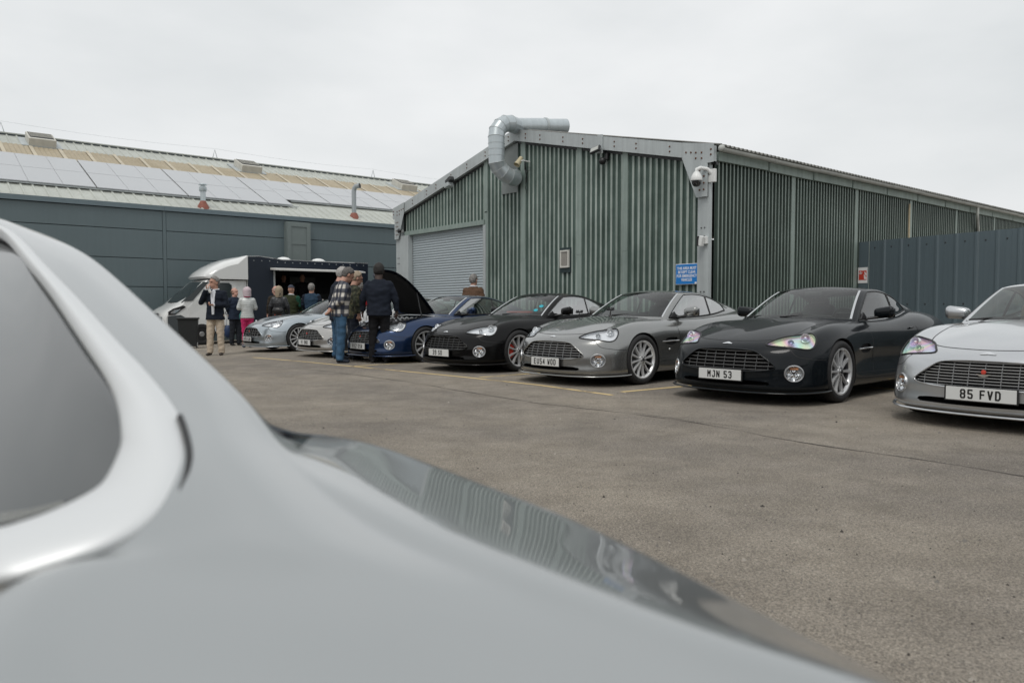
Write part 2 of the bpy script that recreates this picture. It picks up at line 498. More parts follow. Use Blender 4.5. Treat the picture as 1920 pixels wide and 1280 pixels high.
def world_parent(o, root):
    o.parent = root; o.matrix_parent_inverse = Matrix.Translation(root.location).inverted() if root.rotation_euler.z == 0 else root.matrix_world.inverted()
    return o
def sheet(name, p0, d, length, nrm, zb, ztf, pitch, depth, mats, root, duty=0.5):
    """trapezoid-ribbed sheet: rib faces stand proud of the pans by depth"""
    n = max(1, round(length / pitch)); pt = length / n; mb = MB(); sl = 0.12
    prof = []
    for i in range(n):
        x = i * pt
        prof += [(x, 0), (x + pt * (1 - duty - sl), 0), (x + pt * (1 - duty), 1), (x + pt * (1 - sl), 1)]
    prof.append((length, 0))
    vs = []
    for x, h in prof:
        p = p0 + d * x + nrm * (h * depth)
        vs.append((p.x, p.y, p.z + zb)); vs.append((p.x, p.y, p.z + ztf(x)))
    b = 0
    fs = []; ms = []
    for i in range(len(prof) - 1):
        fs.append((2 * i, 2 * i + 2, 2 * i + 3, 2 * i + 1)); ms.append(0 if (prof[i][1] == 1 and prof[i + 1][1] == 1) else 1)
    mb.v = [Vector(v) for v in vs]; mb.f = [list(f) for f in fs]; mb.m = ms
    o = mb.build(name, mats)
    return world_parent(o, root)
NF = -VDIR          # front wall looks this way
NS = -UDIR          # side wall looks this way
posts = [0.30, 2.27, 3.72, 5.77, 7.37]
DOOR = (7.47, 11.35, 3.33)
for a, b_ in zip(posts[:-1], posts[1:]):
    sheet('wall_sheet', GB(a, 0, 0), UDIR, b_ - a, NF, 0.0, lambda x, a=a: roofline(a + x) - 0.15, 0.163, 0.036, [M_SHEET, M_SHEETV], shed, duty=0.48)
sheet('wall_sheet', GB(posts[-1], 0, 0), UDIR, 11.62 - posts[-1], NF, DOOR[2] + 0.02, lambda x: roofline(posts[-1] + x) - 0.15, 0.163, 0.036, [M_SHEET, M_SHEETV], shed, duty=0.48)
# jamb filler between sheets and door
def wpart(mbx, name, mats, root, **k):
    return world_parent(mbx.build(name, mats, **k), root)
def bar_between(name, A, B, w, h, out, mat, root, up=Vector((0, 0, 1)), bevel=None):
    """box from A to B, width w along 'out', height h along up (A,B are the centre line)"""
    d = (B - A); out = out.normalized(); mb = MB()
    vs = []
    for P in (A, B):
        for so, su in ((-1, -1), (1, -1), (1, 1), (-1, 1)):
            vs.append(P + out * (w / 2 * so) + up * (h / 2 * su))
    mb.add(vs, [(0, 1, 2, 3), (7, 6, 5, 4), (0, 4, 5, 1), (1, 5, 6, 2), (2, 6, 7, 3), (3, 7, 4, 0)])
    me_fix(mb)
    o = mb.build(name, mat, bevel=bevel)
    return world_parent(o, root) if root else o
def me_fix(mb):
    bm = bmesh.new(); vv = [bm.verts.new(v) for v in mb.v]
    for f, m in zip(mb.f, mb.m):
        try:
            ff = bm.faces.new([vv[i] for i in f]); ff.material_index = m
        except ValueError: pass
    bmesh.ops.recalc_face_normals(bm, faces=bm.faces)
    bm.verts.index_update()
    mb.v = [v.co.copy() for v in bm.verts]; mb.f = [[v.index for v in f.verts] for f in bm.faces]; mb.m = [f.material_index for f in bm.faces]
    bm.free()
for t in posts[1:]:
    zt = roofline(t) - 0.2
    bar_between('cover_strip', GB(t, -0.045, 0.0 + 0), GB(t, -0.045, 2.32 if t < 7 else DOOR[2] + 0.3), 0.155, 0.022, UDIR, M_STRIP, shed, up=NF)
    bar_between('cover_strip', GB(t, -0.052, 2.29 if t < 7 else DOOR[2] + 0.33), GB(t, -0.052, zt), 0.155, 0.022, UDIR, M_STRIP, shed, up=NF)
# verge beams with bolts
def bolts(name, pts, nrm, r, mat, root):
    for p in pts:
        M_ = frame_M(p, nrm.cross(Vector((0, 0, 1))), Vector((0, 0, 1)), nrm)
        mb = MB(); mb.lathe([(0.0, 0.014), (r * 0.75, 0.014), (r, 0.006), (r, 0.0)], 8, M_)
        wpart(mb, name, mat, root)
VB = 0.30
for (ta, tb) in ((-0.12, 3.0), (3.0, TW / 2), (TW / 2, 9.2), (9.2, TW + 0.12)):
    A = GB(ta, -0.10, roofline(ta) - VB / 2 + 0.05); B = GB(tb, -0.10, roofline(tb) - VB / 2 + 0.05)
    bar_between('verge_beam', A, B, 0.10, VB, NF, M_GALV, shed)
    n = 4
    P = []
    for i in range(n):
        q = A.lerp(B, (i + 0.5 + rnd.uniform(-.2, .2)) / n)
        for dz in (-0.05, 0.05): P.append(q + NF * 0.052 + Vector((0, 0, dz)))
    bolts('bolt', P, NF, 0.019, M_RUST, shed)
    bar_between('verge_shade_strip', A + NF * -0.08 + Vector((0, 0, -VB / 2 - 0.03)), B + NF * -0.08 + Vector((0, 0, -VB / 2 - 0.03)), 0.06, 0.06, NF, M_DARK, shed)  # dark bar under the beam stands in for its shade
# splice plate in the middle of the right verge
bar_between('splice_plate', GB(3.02, -0.165, roofline(3.0) - 0.13), GB(2.86, -0.165, roofline(2.9) - 0.13), 0.02, 0.42, NF, M_GALV, shed)
# corner columns and gussets
for t0, t1, side in ((0.0, 0.27, 1), (TW - 0.27, TW + 0.05, -1)):
    z = ZE - 0.06
    bar_between('corner_column', GB((t0 + t1) / 2, -0.06, 0), GB((t0 + t1) / 2, -0.06, z), t1 - t0, 0.10, UDIR, M_GALV, shed, up=NF)
    mb = MB(); o_ = -0.165
    if side == 1: poly = [(-0.14, ZE + 0.05), (0.62, roofline(0.62) + 0.05), (0.62, roofline(0.62) - 0.28), (0.26, ZE - 0.95), (-0.0, ZE - 0.95), (-0.0, ZE - 0.3), (-0.14, ZE - 0.3)]
    else: poly = [(TW + 0.14, ZE + 0.05), (TW - 0.55, roofline(TW - 0.55) + 0.05), (TW - 0.55, roofline(TW - .55) - 0.28), (TW - 0.2, ZE - 0.95), (TW + 0.03, ZE - 0.95), (TW + 0.03, ZE - 0.3), (TW + 0.14, ZE - 0.3)]
    mb.prism([GB(a, o_ + 0.0, z_) for a, z_ in poly], NF * 0.012); me_fix(mb)
    wpart(mb, 'gusset_plate', M_GALV, shed)
    P = []
    for (a, z_) in ((0.52, -0.02), (0.40, -0.04), (0.28, -0.06), (0.14, -0.08), (0.28, -0.17), (0.14, -0.19), (0.08, -0.42), (0.18, -0.42), (0.08, -0.55), (0.18, -0.55), (0.08, -0.68), (0.18, -0.68), (0.08, -0.81), (0.18, -0.81), (-0.08, -0.05), (-0.08, -0.15)):
        tt = a if side == 1 else TW - a
        P.append(GB(tt, o_, ZE + z_) + NF * 0.013)
    bolts('bolt', P, NF, 0.02, M_RUST, shed)
    P = [GB((t0 + t1) / 2 + dx, -0.112, z_) for dx in (-0.04, 0.04) for z_ in (0.9, 1.35, 2.45, 2.62)]
    bolts('bolt', P, NF, 0.014, M_DARK, shed)
# roller door: header trim, jambs, slats
mb = MB()
nsl = 44; zt = DOOR[2]; hs = zt / nsl
rows = []
for i in range(nsl + 1):
    z0 = i * hs
    for k, (dz, dd) in enumerate(((0.0, 0.0), (0.18, 0.014), (0.5, 0.022), (0.82, 0.014), (0.97, 0.0))):
        if i == nsl and k > 0: break
        rows.append([GB(DOOR[0] + 0.02, 0.06 - dd, z0 + dz * hs), GB(DOOR[1] - 0.02, 0.06 - dd, z0 + dz * hs)])
mb.grid(rows)
M_DOOR = simple('door_slats', (0.40, 0.45, 0.475), 0.42, 0.2, 0.05, 2, stretch=(1, 1, 8))
wpart(mb, 'roller_door', M_DOOR, shed, smooth=60)
bar_between('door_header', GB(DOOR[0] - 0.05, -0.03, DOOR[2] + 0.05), GB(11.62, -0.03, DOOR[2] + 0.05), 0.12, 0.13, NF, M_STRIP, shed)
bar_between('door_jamb', GB(DOOR[0] - 0.04, -0.015, 0), GB(DOOR[0] - 0.04, -0.015, DOOR[2] - 0.02), 0.12, 0.12, UDIR, M_GALV, shed, up=NF)
bar_between('door_jamb', GB(11.56, -0.04, 0), GB(11.56, -0.04, DOOR[2] - 0.02), 0.44, 0.16, UDIR, M_GALV, shed, up=NF)
# right-hand side wall: bays between strips
bays = [0.06, 2.86, 5.72, 8.72, 11.75, 14.75, 17.75, 20.75]
for a, b_ in zip(bays[:-1], bays[1:]):
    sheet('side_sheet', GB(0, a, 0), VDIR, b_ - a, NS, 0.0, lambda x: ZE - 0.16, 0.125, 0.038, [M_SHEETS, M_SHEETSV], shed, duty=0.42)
for s in bays[1:-1]:
    bar_between('cover_strip', GB(-0.04, s, 0), GB(-0.04, s, ZE - 0.2), 0.12, 0.02, VDIR, M_STRIP, shed, up=NS)
M_GUT = simple('gutter_plastic', (0.44, 0.455, 0.43), 0.6, 0, 0.18, 2.5)
for i in range(12):                      # gutter lengths, sagging a little at the joints
    a, b_ = 0.02 + i * 1.8, 0.02 + (i + 1) * 1.8
    za = ZE - 0.08 + rnd.uniform(-.012, .012); mb = MB(); rows = []
    for s_ in (a, b_ - 0.01):
        r_ = []
        for k in range(9):
            q = math.pi * k / 8
            r_.append(GB(-0.20 - 0.070 * math.cos(q), s_, za + .05 - 0.070 * math.sin(q)))
        for k in range(8, -1, -1):
            q = math.pi * k / 8
            r_.append(GB(-0.20 - 0.063 * math.cos(q), s_, za + .05 - 0.063 * math.sin(q)))
        rows.append(r_)
    mb.grid(rows); me_fix(mb)
    wpart(mb, 'gutter', M_GUT, shed, smooth=50)
    mb = MB()
    for k in range(9):
        q = math.pi * k / 8
    rows = []
    for s_ in (a - 0.03, a + 0.03):
        rows.append([GB(-0.20 - 0.078 * math.cos(math.pi * k / 8), s_, za + .05 - 0.078 * math.sin(math.pi * k / 8)) for k in range(9)])
    mb.grid(rows)
    wpart(mb, 'gutter_bracket', M_GUT, shed, smooth=50)
    bar_between('eave_purlin', GB(-0.06, a + 0.03, ZE - 0.16), GB(-0.06, b_ - 0.03, ZE - 0.16 + rnd.uniform(-.01, .01)), 0.07, 0.17, NS, M_STRIP, shed)
mb = MB(); mb.ball(GB(-0.20, 0.0, ZE - 0.03), 0.069, 12, 8); wpart(mb, 'gutter_stop_end', M_GUT, shed, smooth=60)
# downpipe over the fence and the pale timber batten
dp = 12.9
mb = MB(); mb.tube([GB(-0.20, dp, ZE - 0.02), GB(-0.20, dp, ZE - 0.25), GB(-0.17, dp + 0.1, ZE - 0.45), GB(-0.08, dp + 0.45, ZE - 0.8), GB(-0.07, dp + 0.5, ZE - 0.95), GB(-0.07, dp + 0.5, 0.0)], 0.045, 10)
wpart(mb, 'downpipe', M_GUT, shed, smooth=50)
bar_between('timber_batten', GB(-0.07, 8.58, 0.0), GB(-0.07, 8.58, ZE - 0.35), 0.05, 0.03, VDIR, simple('pale_timber', (0.50, 0.42, 0.28), 0.7, 0, 0.2, 10), shed, up=NS)
# roof: two corrugated slopes, overhanging the gutter
def corr_slope(name, t0, z0, t1, z1, s0, s1, mat, root):
    mb = MB(); n = int((s1 - s0) / 0.146 * 6); ra = []; rb = []
    for i in range(n + 1):
        s_ = s0 + (s1 - s0) * i / n; dz = 0.022 * math.sin(2 * math.pi * i / 6)
        ra.append(GB(t0, s_, z0 + dz)); rb.append(GB(t1, s_, z1 + dz))
    mb.grid([ra, rb, ])
    o = wpart(mb, name, mat, root, smooth=60)
    sm = o.modifiers.new('thick', 'SOLIDIFY'); sm.thickness = 0.012
    return o
sl = (ZA - ZE) / (TW / 2)
corr_slope('roof_slope', -0.13, ZE + 0.07, TW / 2, ZA + 0.07, 0.06, 24.0, M_ROOFCORR, shed)
corr_slope('roof_slope', TW + 0.14, ZE + 0.07, TW / 2, ZA + 0.07, 0.06, 24.0, M_ROOFCORR, shed)
bar_between('ridge_cap', GB(TW / 2, 0.08, ZA + 0.09), GB(TW / 2, 24, ZA + 0.09), 0.30, 0.05, UDIR, M_GALV, shed)
mb = MB(); mb.add([GB(TW, 0.1, 0), GB(TW, 24, 0), GB(TW, 24, ZE), GB(TW, 0.1, ZE), GB(0, 24, 0), GB(0, 24, ZE), GB(TW / 2, 24, ZA)], [(0, 1, 2, 3), (1, 4, 5, 6, 2)])
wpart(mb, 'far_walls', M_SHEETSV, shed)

# --- things fixed to the shed
def face_pt(px, py, off=0.0):
    """point on the front wall, 'off' metres in front of it"""
    return at_plane(px, py, GB(0, -off, 0), VDIR)
def side_pt(px, py, off=0.0):
    return at_plane(px, py, GB(-off, 0, 0), UDIR)
FX = -UDIR; FZ = Vector((0, 0, 1))
def front_frame(p): return frame_M(p, FX, VDIR, FZ)         # x to the right along the wall, y into it, z up

def text_mesh(name, s, size, mat, M_, parent=None, sx=1.0, bold=0.0, align='CENTER', space=1.0, extrude=0.0006):
    cu = bpy.data.curves.new(name, 'FONT'); cu.body = s; cu.size = size; cu.align_x = align; cu.align_y = 'CENTER'
    cu.offset = bold; cu.space_character = space; cu.extrude = extrude; cu.resolution_u = 3
    o = bpy.data.objects.new(name, cu); COL.objects.link(o)
    bpy.context.view_layer.update()
    me = bpy.data.meshes.new_from_object(o.evaluated_get(bpy.context.evaluated_depsgraph_get()))
    bpy.data.objects.remove(o); bpy.data.curves.remove(cu)
    me.transform(M_ @ Matrix.Diagonal((sx, 1, 1, 1)))
    me.materials.clear(); me.materials.append(mat); me.name = name
    return link(name, me, parent)
def upright_text_M(p, right, nrm):
    """text plane: x = right, y = up, z = towards the viewer"""
    return frame_M(p, right, Vector((0, 0, 1)), nrm)

# blue sign
A = face_pt(1267, 534, 0.09); B = face_pt(1309.5, 533, 0.09); Tt = face_pt(1288, 494.5, 0.09)
w_ = (B - A).length; h_ = Tt.z - (A.z + B.z) / 2; c_ = (A + B) / 2; c_.z = A.z + h_ / 2
sign = empty('emergency_sign', c_, 0, 'blue sign with white lettering asking to keep the area clear', 'sign')
M_SBLUE = simple('sign_blue', (0.008, 0.19, 0.56), 0.4)
M_PRINTW = simple('print_white', (0.80, 0.80, 0.80), 0.5)
F_ = frame_M((0, 0, 0), FX, VDIR, FZ)
mb = MB(); mb.box((0, 0, 0), (w_, 0.012, h_), F_); mb.build('border', M_PRINTW, sign, bevel=0.003)
mb = MB(); mb.box((0, -0.008, 0), (w_ - 0.022, 0.006, h_ - 0.022), F_); mb.build('face', M_SBLUE, sign)
for i, s in enumerate(("THIS AREA MUST", "BE KEPT CLEAR", "FOR EMERGENCY", "VEHICLES")):
    text_mesh('lettering', s, 0.078, M_PRINTW, upright_text_M(NF * 0.0125 + FZ * (h_ * (0.28 - 0.185 * i)), FX, NF), sign, 0.82, 0.0018)
mb = MB(); mb.box((w_ * 0.40, -0.0125, -h_ * 0.43), (0.045, 0.003, 0.035), F_); mb.build('sticker', M_PRINTW, sign)

# wall vent with dark surround
c_ = face_pt(1060, 487.5, 0.06)
vent = empty('wall_vent', c_, 0, 'white louvred vent in a dark square surround on the shed front', 'vent')
mb = MB(); mb.box((0, 0.02, 0.0), (0.37, 0.05, 0.60), F_); mb.build('backing_plate', simple('vent_backing', (0.018, 0.035, 0.038), 0.5, 0, 0.3, 8), vent)
for s_, d_ in (((0, -0.02, 0.215), (0.31, 0.05, 0.04)), ((0, -0.02, -0.165), (0.31, 0.05, 0.04)), ((-0.135, -0.02, 0.025), (0.04, 0.05, 0.342)), ((0.135, -0.02, 0.025), (0.04, 0.05, 0.342))):
    mb = MB(); mb.box(s_, d_, F_); mb.build('frame', simple('vent_white', (0.62, 0.61, 0.56), 0.5) if 'vent_white' not in bpy.data.materials else bpy.data.materials['vent_white'], vent, bevel=0.004)
M_LOUV = simple('louvre', (0.36, 0.34, 0.31), 0.6)
for i in range(11):
    mb = MB(); mb.box((-0.105 + 0.021 * i, -0.015, 0.025), (0.012, 0.03, 0.33), F_ @ Matrix.Rotation(0.0, 4, 'Z')); mb.build('louvre', M_LOUV, vent)

# duct: wall cowl, elbow, riser, elbow, run over the ridge
M_DUCT = streaked_metal('duct_steel', (0.48, 0.53, 0.55), 0.2, 0.36, 0.45, dark=(0.25, 0.27, 0.28))
plate_c = face_pt(955, 312, 0.06)
duct = empty('ventilation_duct', face_pt(955, 330, 0), 0, 'fat galvanised duct bending from the shed gable up over its roof', 'duct')
duct_off = duct.location.copy()
def dloc(p): return Vector(p) - duct_off
mb = MB()
q = [face_pt(941, 365, 0.05), face_pt(971.5, 360, 0.05), face_pt(971.5, 268, 0.05), face_pt(944, 276, 0.05)]
mb.prism([dloc(p) for p in q], NF * 0.012); me_fix(mb); mb.build('wall_plate', simple('plate_grey', (0.20, 0.22, 0.215), 0.5, 0.2, 0.1, 3), duct)
RD = 0.205
E0 = face_pt(966, 332, 0.06); E1 = face_pt(963, 334, 0.32); E2 = face_pt(944, 324, 0.66); E3 = face_pt(931.5, 304, 0.86)
E4 = face_pt(930.5, 258, 0.86); E5 = face_pt(938.5, 237, 0.72); E6 = face_pt(957, 232, 0.42); E7 = face_pt(969, 237, 0.1)
E8 = GB(TW / 2 - 0.75, 2.6, ZA + 0.40)
segs = [(E0, E1), (E1, E2), (E2, E3), (E3, E4), (E4, E5), (E5, E6), (E6, E7)]
pts_all = [E0, E1, face_pt(954, 331, .50), E2, face_pt(935.5, 315, .78), E3, E4, face_pt(932, 246, .82), E5, face_pt(947, 232, .58), E6, E7]
for i in range(len(pts_all) - 1):
    a, b_ = pts_all[i], pts_all[i + 1]
    # mitre each segment against its neighbours
    mb = MB(); n = 20; rows = []
    def ringpts(P, prev, nxt, ddir):
        t1 = (P - prev).normalized() if prev is not None else ddir
        t2 = (nxt - P).normalized() if nxt is not None else ddir
        nn = (t1 + t2).normalized(); up = Vector((0.31, 0.2, 0.93)); e1 = ddir.cross(up).normalized(); e2 = ddir.cross(e1).normalized(); out = []
        for k in range(n + 1):
            q_ = 2 * math.pi * k / n; o_ = (e1 * math.cos(q_) + e2 * math.sin(q_)) * RD
            out.append(dloc(P + o_ - ddir * (o_.dot(nn) / ddir.dot(nn))))
        return out
    dd = (b_ - a).normalized()
    rows.append(ringpts(a, pts_all[i - 1] if i else None, b_, dd)); rows.append(ringpts(b_, a, pts_all[i + 2] if i + 2 < len(pts_all) else None, dd))
    mb.grid(rows); mb.build('duct_segment', M_DUCT, duct, smooth=50)
    for P_, pr, nx in ((b_, a, pts_all[i + 2] if i + 2 < len(pts_all) else None),):
        rr = ringpts(P_, pr, nx, dd); mb = MB(); mb.tube(rr, 0.008, 5, cap=False); mb.build('seam', M_GALV, duct)
for k in range(3):
    P_ = E3.lerp(E4, 0.25 * (k + 1)); rr = [dloc(P_ + Vector((math.cos(a_ * math.pi / 10), math.sin(a_ * math.pi / 10), 0)) * (RD + 0.001)) for a_ in range(21)]
    mb = MB(); mb.tube(rr, 0.006, 5, cap=False); mb.build('seam', M_GALV, duct)
dd = (E8 - E7).normalized()
mb = MB(); mb.tube([dloc(E7 - dd * 0.05), dloc(E7 + dd * 0.80)], RD, 24); mb.build('duct_segment', M_DUCT, duct, smooth=50)
mb = MB(); mb.tube([dloc(E7 + dd * 0.80), dloc(E7 + dd * 0.86)], RD + 0.014, 24); mb.build('seam', M_GALV, duct, smooth=50)
mb = MB(); mb.tube([dloc(E7 + dd * 0.86), dloc(E7 + dd * 1.45)], RD * 0.92, 24); mb.build('duct_segment', M_DUCT, duct, smooth=50)

# dome camera on the corner post
c_ = face_pt(1306, 334, 0.35)
cam_t = empty('dome_camera', c_, 0, 'white dome camera with black glass hanging from the corner post', 'security camera')
mb = MB(); mb.lathe([(0.0, 0.12), (0.05, 0.12), (0.075, 0.085), (0.105, 0.03), (0.115, -0.02), (0.112, -0.05), (0.0, -0.05)], 24); mb.build('housing', M_WHITE, cam_t, smooth=40)
mb = MB(); mb.lathe([(0.094, -0.05), (0.094, -0.085), (0.085, -0.12), (0.06, -0.155), (0.03, -0.17), (0.0, -0.175)], 24); mb.build('dome', simple('dark_dome', (0.012, 0.014, 0.016), 0.06, coat=1), cam_t, smooth=60)
dW = VDIR * 0.26 + (-UDIR) * 0.16
mb = MB(); mb.tube([(0, 0, 0.11), (0, 0, 0.17), Vector((0, 0, 0.2)) + dW * 0.25, Vector((0, 0, 0.18)) + dW * 0.7, Vector((0, 0, 0.1)) + dW], [0.035, 0.035, 0.038, 0.04, 0.05], 12); mb.build('bracket', M_WHITE, cam_t, smooth=50)
mb = MB(); mb.box((0, 0, 0), (0.2, 0.07, 0.26), Matrix.Translation(dW + Vector((0, 0, 0.05))) @ F_); mb.build('mount_plate', M_WHITE, cam_t, bevel=0.01)
# twin-lamp sensor box lower on the post
c_ = face_pt(1315, 452, 0.22)
sl_ = empty('security_light', c_, 0, 'small white twin lamp light on the corner post below the dome camera', 'light')
mb = MB(); mb.box((0.03, 0.10, 0.02), (0.10, 0.10, 0.15), F_); mb.build('mount_plate', M_WHITE, sl_, bevel=0.008)
mb = MB(); mb.box((0, 0, 0), (0.09, 0.1, 0.2), F_ @ Matrix.Rotation(R(15), 4, 'Y')); mb.build('housing', M_WHITE, sl_, bevel=0.012)
mb = MB(); mb.box((-0.055, -0.02, 0.0), (0.035, 0.09, 0.19), F_ @ Matrix.Rotation(R(5), 4, 'Z')); mb.build('lamp_bezel', M_BLACK, sl_, bevel=0.006)
for dz in (-0.045, 0.045):
    mb = MB(); mb.box((-0.075, -0.02, dz), (0.006, 0.055, 0.055), F_ @ Matrix.Rotation(R(5), 4, 'Z')); mb.build('lamp', M_WHITE, sl_)
# floodlight and camera under the verge splice
c_ = face_pt(1116, 281, 0.28)
fl = empty('floodlight', c_, 0, 'small square floodlight tilted down under the shed verge with an eyeball camera below', 'light')
Mf = F_ @ Matrix.Rotation(R(-28), 4, 'X') @ Matrix.Rotation(R(-14), 4, 'Y')
mb = MB(); mb.box((0, 0, 0), (0.27, 0.06, 0.15), Mf); mb.build('housing', M_DARK, fl, bevel=0.01)
mb = MB(); mb.box((0, -0.034, 0), (0.22, 0.006, 0.105), Mf); mb.build('lamp_glass', simple('lamp_glass', (0.42, 0.43, 0.40), 0.2, coat=0.6), fl)
mb = MB(); mb.tube([(0, 0, 0), VDIR * 0.14 + FX * 0.06, VDIR * 0.25 + FX * 0.08 - FZ * 0.05], 0.02, 8); mb.build('arm', M_DARK, fl)
mb = MB(); mb.tube([VDIR * 0.22 + FX * 0.16 - FZ * 0.08, VDIR * 0.2 + FX * 0.16 - FZ * 0.22], 0.05, 12); mb.ball(VDIR * 0.10 + FX * 0.13 - FZ * 0.26, 0.085, 14, 10); mb.build('eyeball_camera', M_BLACK, fl, smooth=50)
# beige horn sounder by the duct
c_ = face_pt(973, 303, 0.32)
hs_ = empty('horn_speaker', c_, 0, 'beige horn shaped sounder beside the duct elbow', 'speaker')
ax = (Vector((-0.45, -0.35, -0.75))).normalized()
Mx = ax.to_track_quat('Z', 'Y').to_matrix().to_4x4()
mb = MB(); mb.lathe([(0.0, -0.13), (0.055, -0.13), (0.062, -0.05), (0.075, 0.08), (0.088, 0.12), (0.075, 0.12), (0.03, 0.0), (0.0, 0.0)], 18, Mx); mb.build('horn', simple('beige_plastic', (0.50, 0.44, 0.29), 0.55), hs_, smooth=40)
mb = MB(); mb.tube([(0, 0, 0), FX * 0.10 + FZ * 0.02 + VDIR * 0.05, FX * 0.13 + VDIR * 0.25], 0.017, 8); mb.build('arm', M_WHITE, hs_)
# cables looping down the strip
mb = MB()
mb.tube([face_pt(986, 280, 0.09), face_pt(986.5, 300, 0.09), face_pt(985, 320, 0.1), face_pt(988, 335, 0.1), face_pt(985, 352, 0.1), face_pt(988, 362, 0.1)], 0.008, 5)
mb.tube([face_pt(984, 300, 0.09), face_pt(984, 318, 0.12), face_pt(989, 322, 0.12), face_pt(986, 334, 0.12), face_pt(986, 345, 0.1)], 0.012, 5)
mb.tube([face_pt(987 + 4 * math.cos(a) + 3, 317 + 4 * math.sin(a), 0.1) for a in np.linspace(0, 6.28, 14)], 0.005, 4)
tag(mb.build('hanging_cable', M_BLACK), 'tangle of black cable hanging beside the duct plate', 'cable')
# lamp on the left verge and one at the left corner
c_ = face_pt(843, 343, 0.3)
bl = empty('bulkhead_lamp', c_, 0, 'grey bulkhead floodlight on the left verge of the shed', 'light')
mb = MB(); mb.box((0.03, 0, 0.06), (0.26, 0.16, 0.13), F_ @ Matrix.Rotation(R(-25), 4, 'Y')); mb.build('housing', M_DARK, bl, bevel=0.02)
mb = MB(); mb.box((-0.06, 0, -0.05), (0.22, 0.2, 0.12), F_ @ Matrix.Rotation(R(-15), 4, 'Y')); mb.build('hood', M_GALV, bl, bevel=0.02)
mb = MB(); mb.tube([(0, 0, 0.05), VDIR * 0.22 + FZ * 0.05], 0.02, 6); mb.build('arm', M_DARK, bl)
c_ = face_pt(749, 433, 0.16)
ec = empty('eyeball_camera', c_, 0, 'small black eyeball camera on the far left column of the shed', 'security camera')
mb = MB(); mb.ball((0, 0, 0), 0.075, 14, 10); mb.build('ball', M_BLACK, ec, smooth=60)
mb = MB(); mb.tube([VDIR * 0.03, VDIR * 0.12], 0.06, 12); mb.build('mount', M_WHITE, ec)
# ------------------------------------------------------------------ steel fence joining the shed
M_FENCE = streaked_metal('fence_sheet', (0.098, 0.132, 0.150), 0.10, 0.42, 0.0, dark=(0.06, 0.07, 0.08))
FA = at_plane(1608, 560, GB(0, 0, 0), UDIR); FA.z = 0
FB = Vector((10.45, 15.35, 0)); FD = (FB - FA).normalized(); FN = Vector((FD.y, -FD.x, 0))
if FN.dot(-FA) < 0: FN = -FN
fence = empty('steel_fence', FA, 0, 'dark blue grey ribbed steel fence running from the shed side towards the right', 'fence')
FH = 2.66
mb = MB(); mb.box((0, 0, FH / 2 - 0.01), (0.30, 0.02, FH), frame_M(FD * 0.155 + FN * 0.03, FD, -FN, FZ)); mb.build('flat_board', M_FENCE, fence)
def fence_sheet(x0, n, pt, extra=0.0):
    mb = MB(); prof = []
    for i in range(n):
        x = i * pt
        prof += [(x, 0), (x + pt * 0.24, 0), (x + pt * 0.245, 0.004), (x + pt * .27, .004), (x + pt * .275, 0), (x + pt * 0.50, 0), (x + pt * 0.505, 0.004), (x + pt * .53, .004), (x + pt * .535, 0), (x + pt * 0.78, 0), (x + pt * 0.84, 0.032), (x + pt * 0.94, 0.032)]
    prof.append((n * pt, 0))
    rows = [[FD * (x0 + x) + FN * (0.0 + h + extra) + FZ * z for x, h in prof] for z in (0.0, FH)]
    mb.grid(rows)
    return mb.build('fence_sheet', M_FENCE, fence)
x = 0.31; pt = 0.436
for i in range(8):
    fence_sheet(x, 3, pt, 0.002 * (i % 2))
    for k in range(3):
        for z in (FH - 0.17 - 0.01 * i, 1.12):
            mb = MB(); mb.lathe([(0, 0.008), (0.014, 0.007), (0.02, 0.0)], 8, frame_M(FD * (x + (k + 0.32) * pt) + FN * 0.004 + FZ * z, FD, FZ, FN)); mb.build('screw', M_DARK, fence)
    x += 3 * pt
mb = MB()
for k in range(9):
    mb.box((0.4 + k * 1.35, -0.08, 1.3), (0.08, 0.08, 2.6), frame_M((0, 0, 0), FD, FN, FZ))
mb.build('fence_posts', M_DARK, fence)
# notice on the flat board
Pn = FA + FD * 0.165 + FN * 0.045; kz = at_plane(1620, 516, Pn, FN).z
notice = empty('fire_notice', Vector((Pn.x, Pn.y, kz)), 0, 'small white notice with a red flame panel on the fence end', 'notice')
Fn_ = frame_M((0, 0, 0), FD, -FN, FZ)
mb = MB(); mb.box((0, 0, 0), (0.262, 0.004, 0.385), Fn_); mb.build('paper', M_PRINTW, notice)
M_RED = simple('print_red', (0.55, 0.055, 0.035), 0.5)
mb = MB(); mb.box((0.0, -0.004, -0.0), (0.215, 0.003, 0.23), Fn_); mb.build('red_panel', M_RED, notice)
for s, z in (("FIRE", 0.085), ("ASSEMBLY", 0.06), ("POINT", 0.035)):
    text_mesh('lettering', s, 0.026, M_PRINTW, frame_M(FN * 0.0075 + FZ * z - FD * 0.06, FD, FZ, FN), notice, 1.0, 0.0008)
mb = MB()
for (cx_, cz_, hh, ww) in ((0.075, -0.06, 0.07, 0.05), (0.05, -0.01, 0.05, 0.025), (0.085, 0.035, 0.06, 0.03), (0.06, 0.065, 0.04, 0.018)):
    mb.prism([FD * (cx_ + a * ww) + FZ * (cz_ + b_ * hh) + FN * 0.006 for a, b_ in ((-0.6, -0.5), (0.5, -0.6), (0.7, 0.1), (0.2, 0.0), (0.35, 0.9), (-0.2, 0.2), (-0.8, 0.7))], FN * 0.002)
mb.build('flame_print', M_PRINTW, notice)

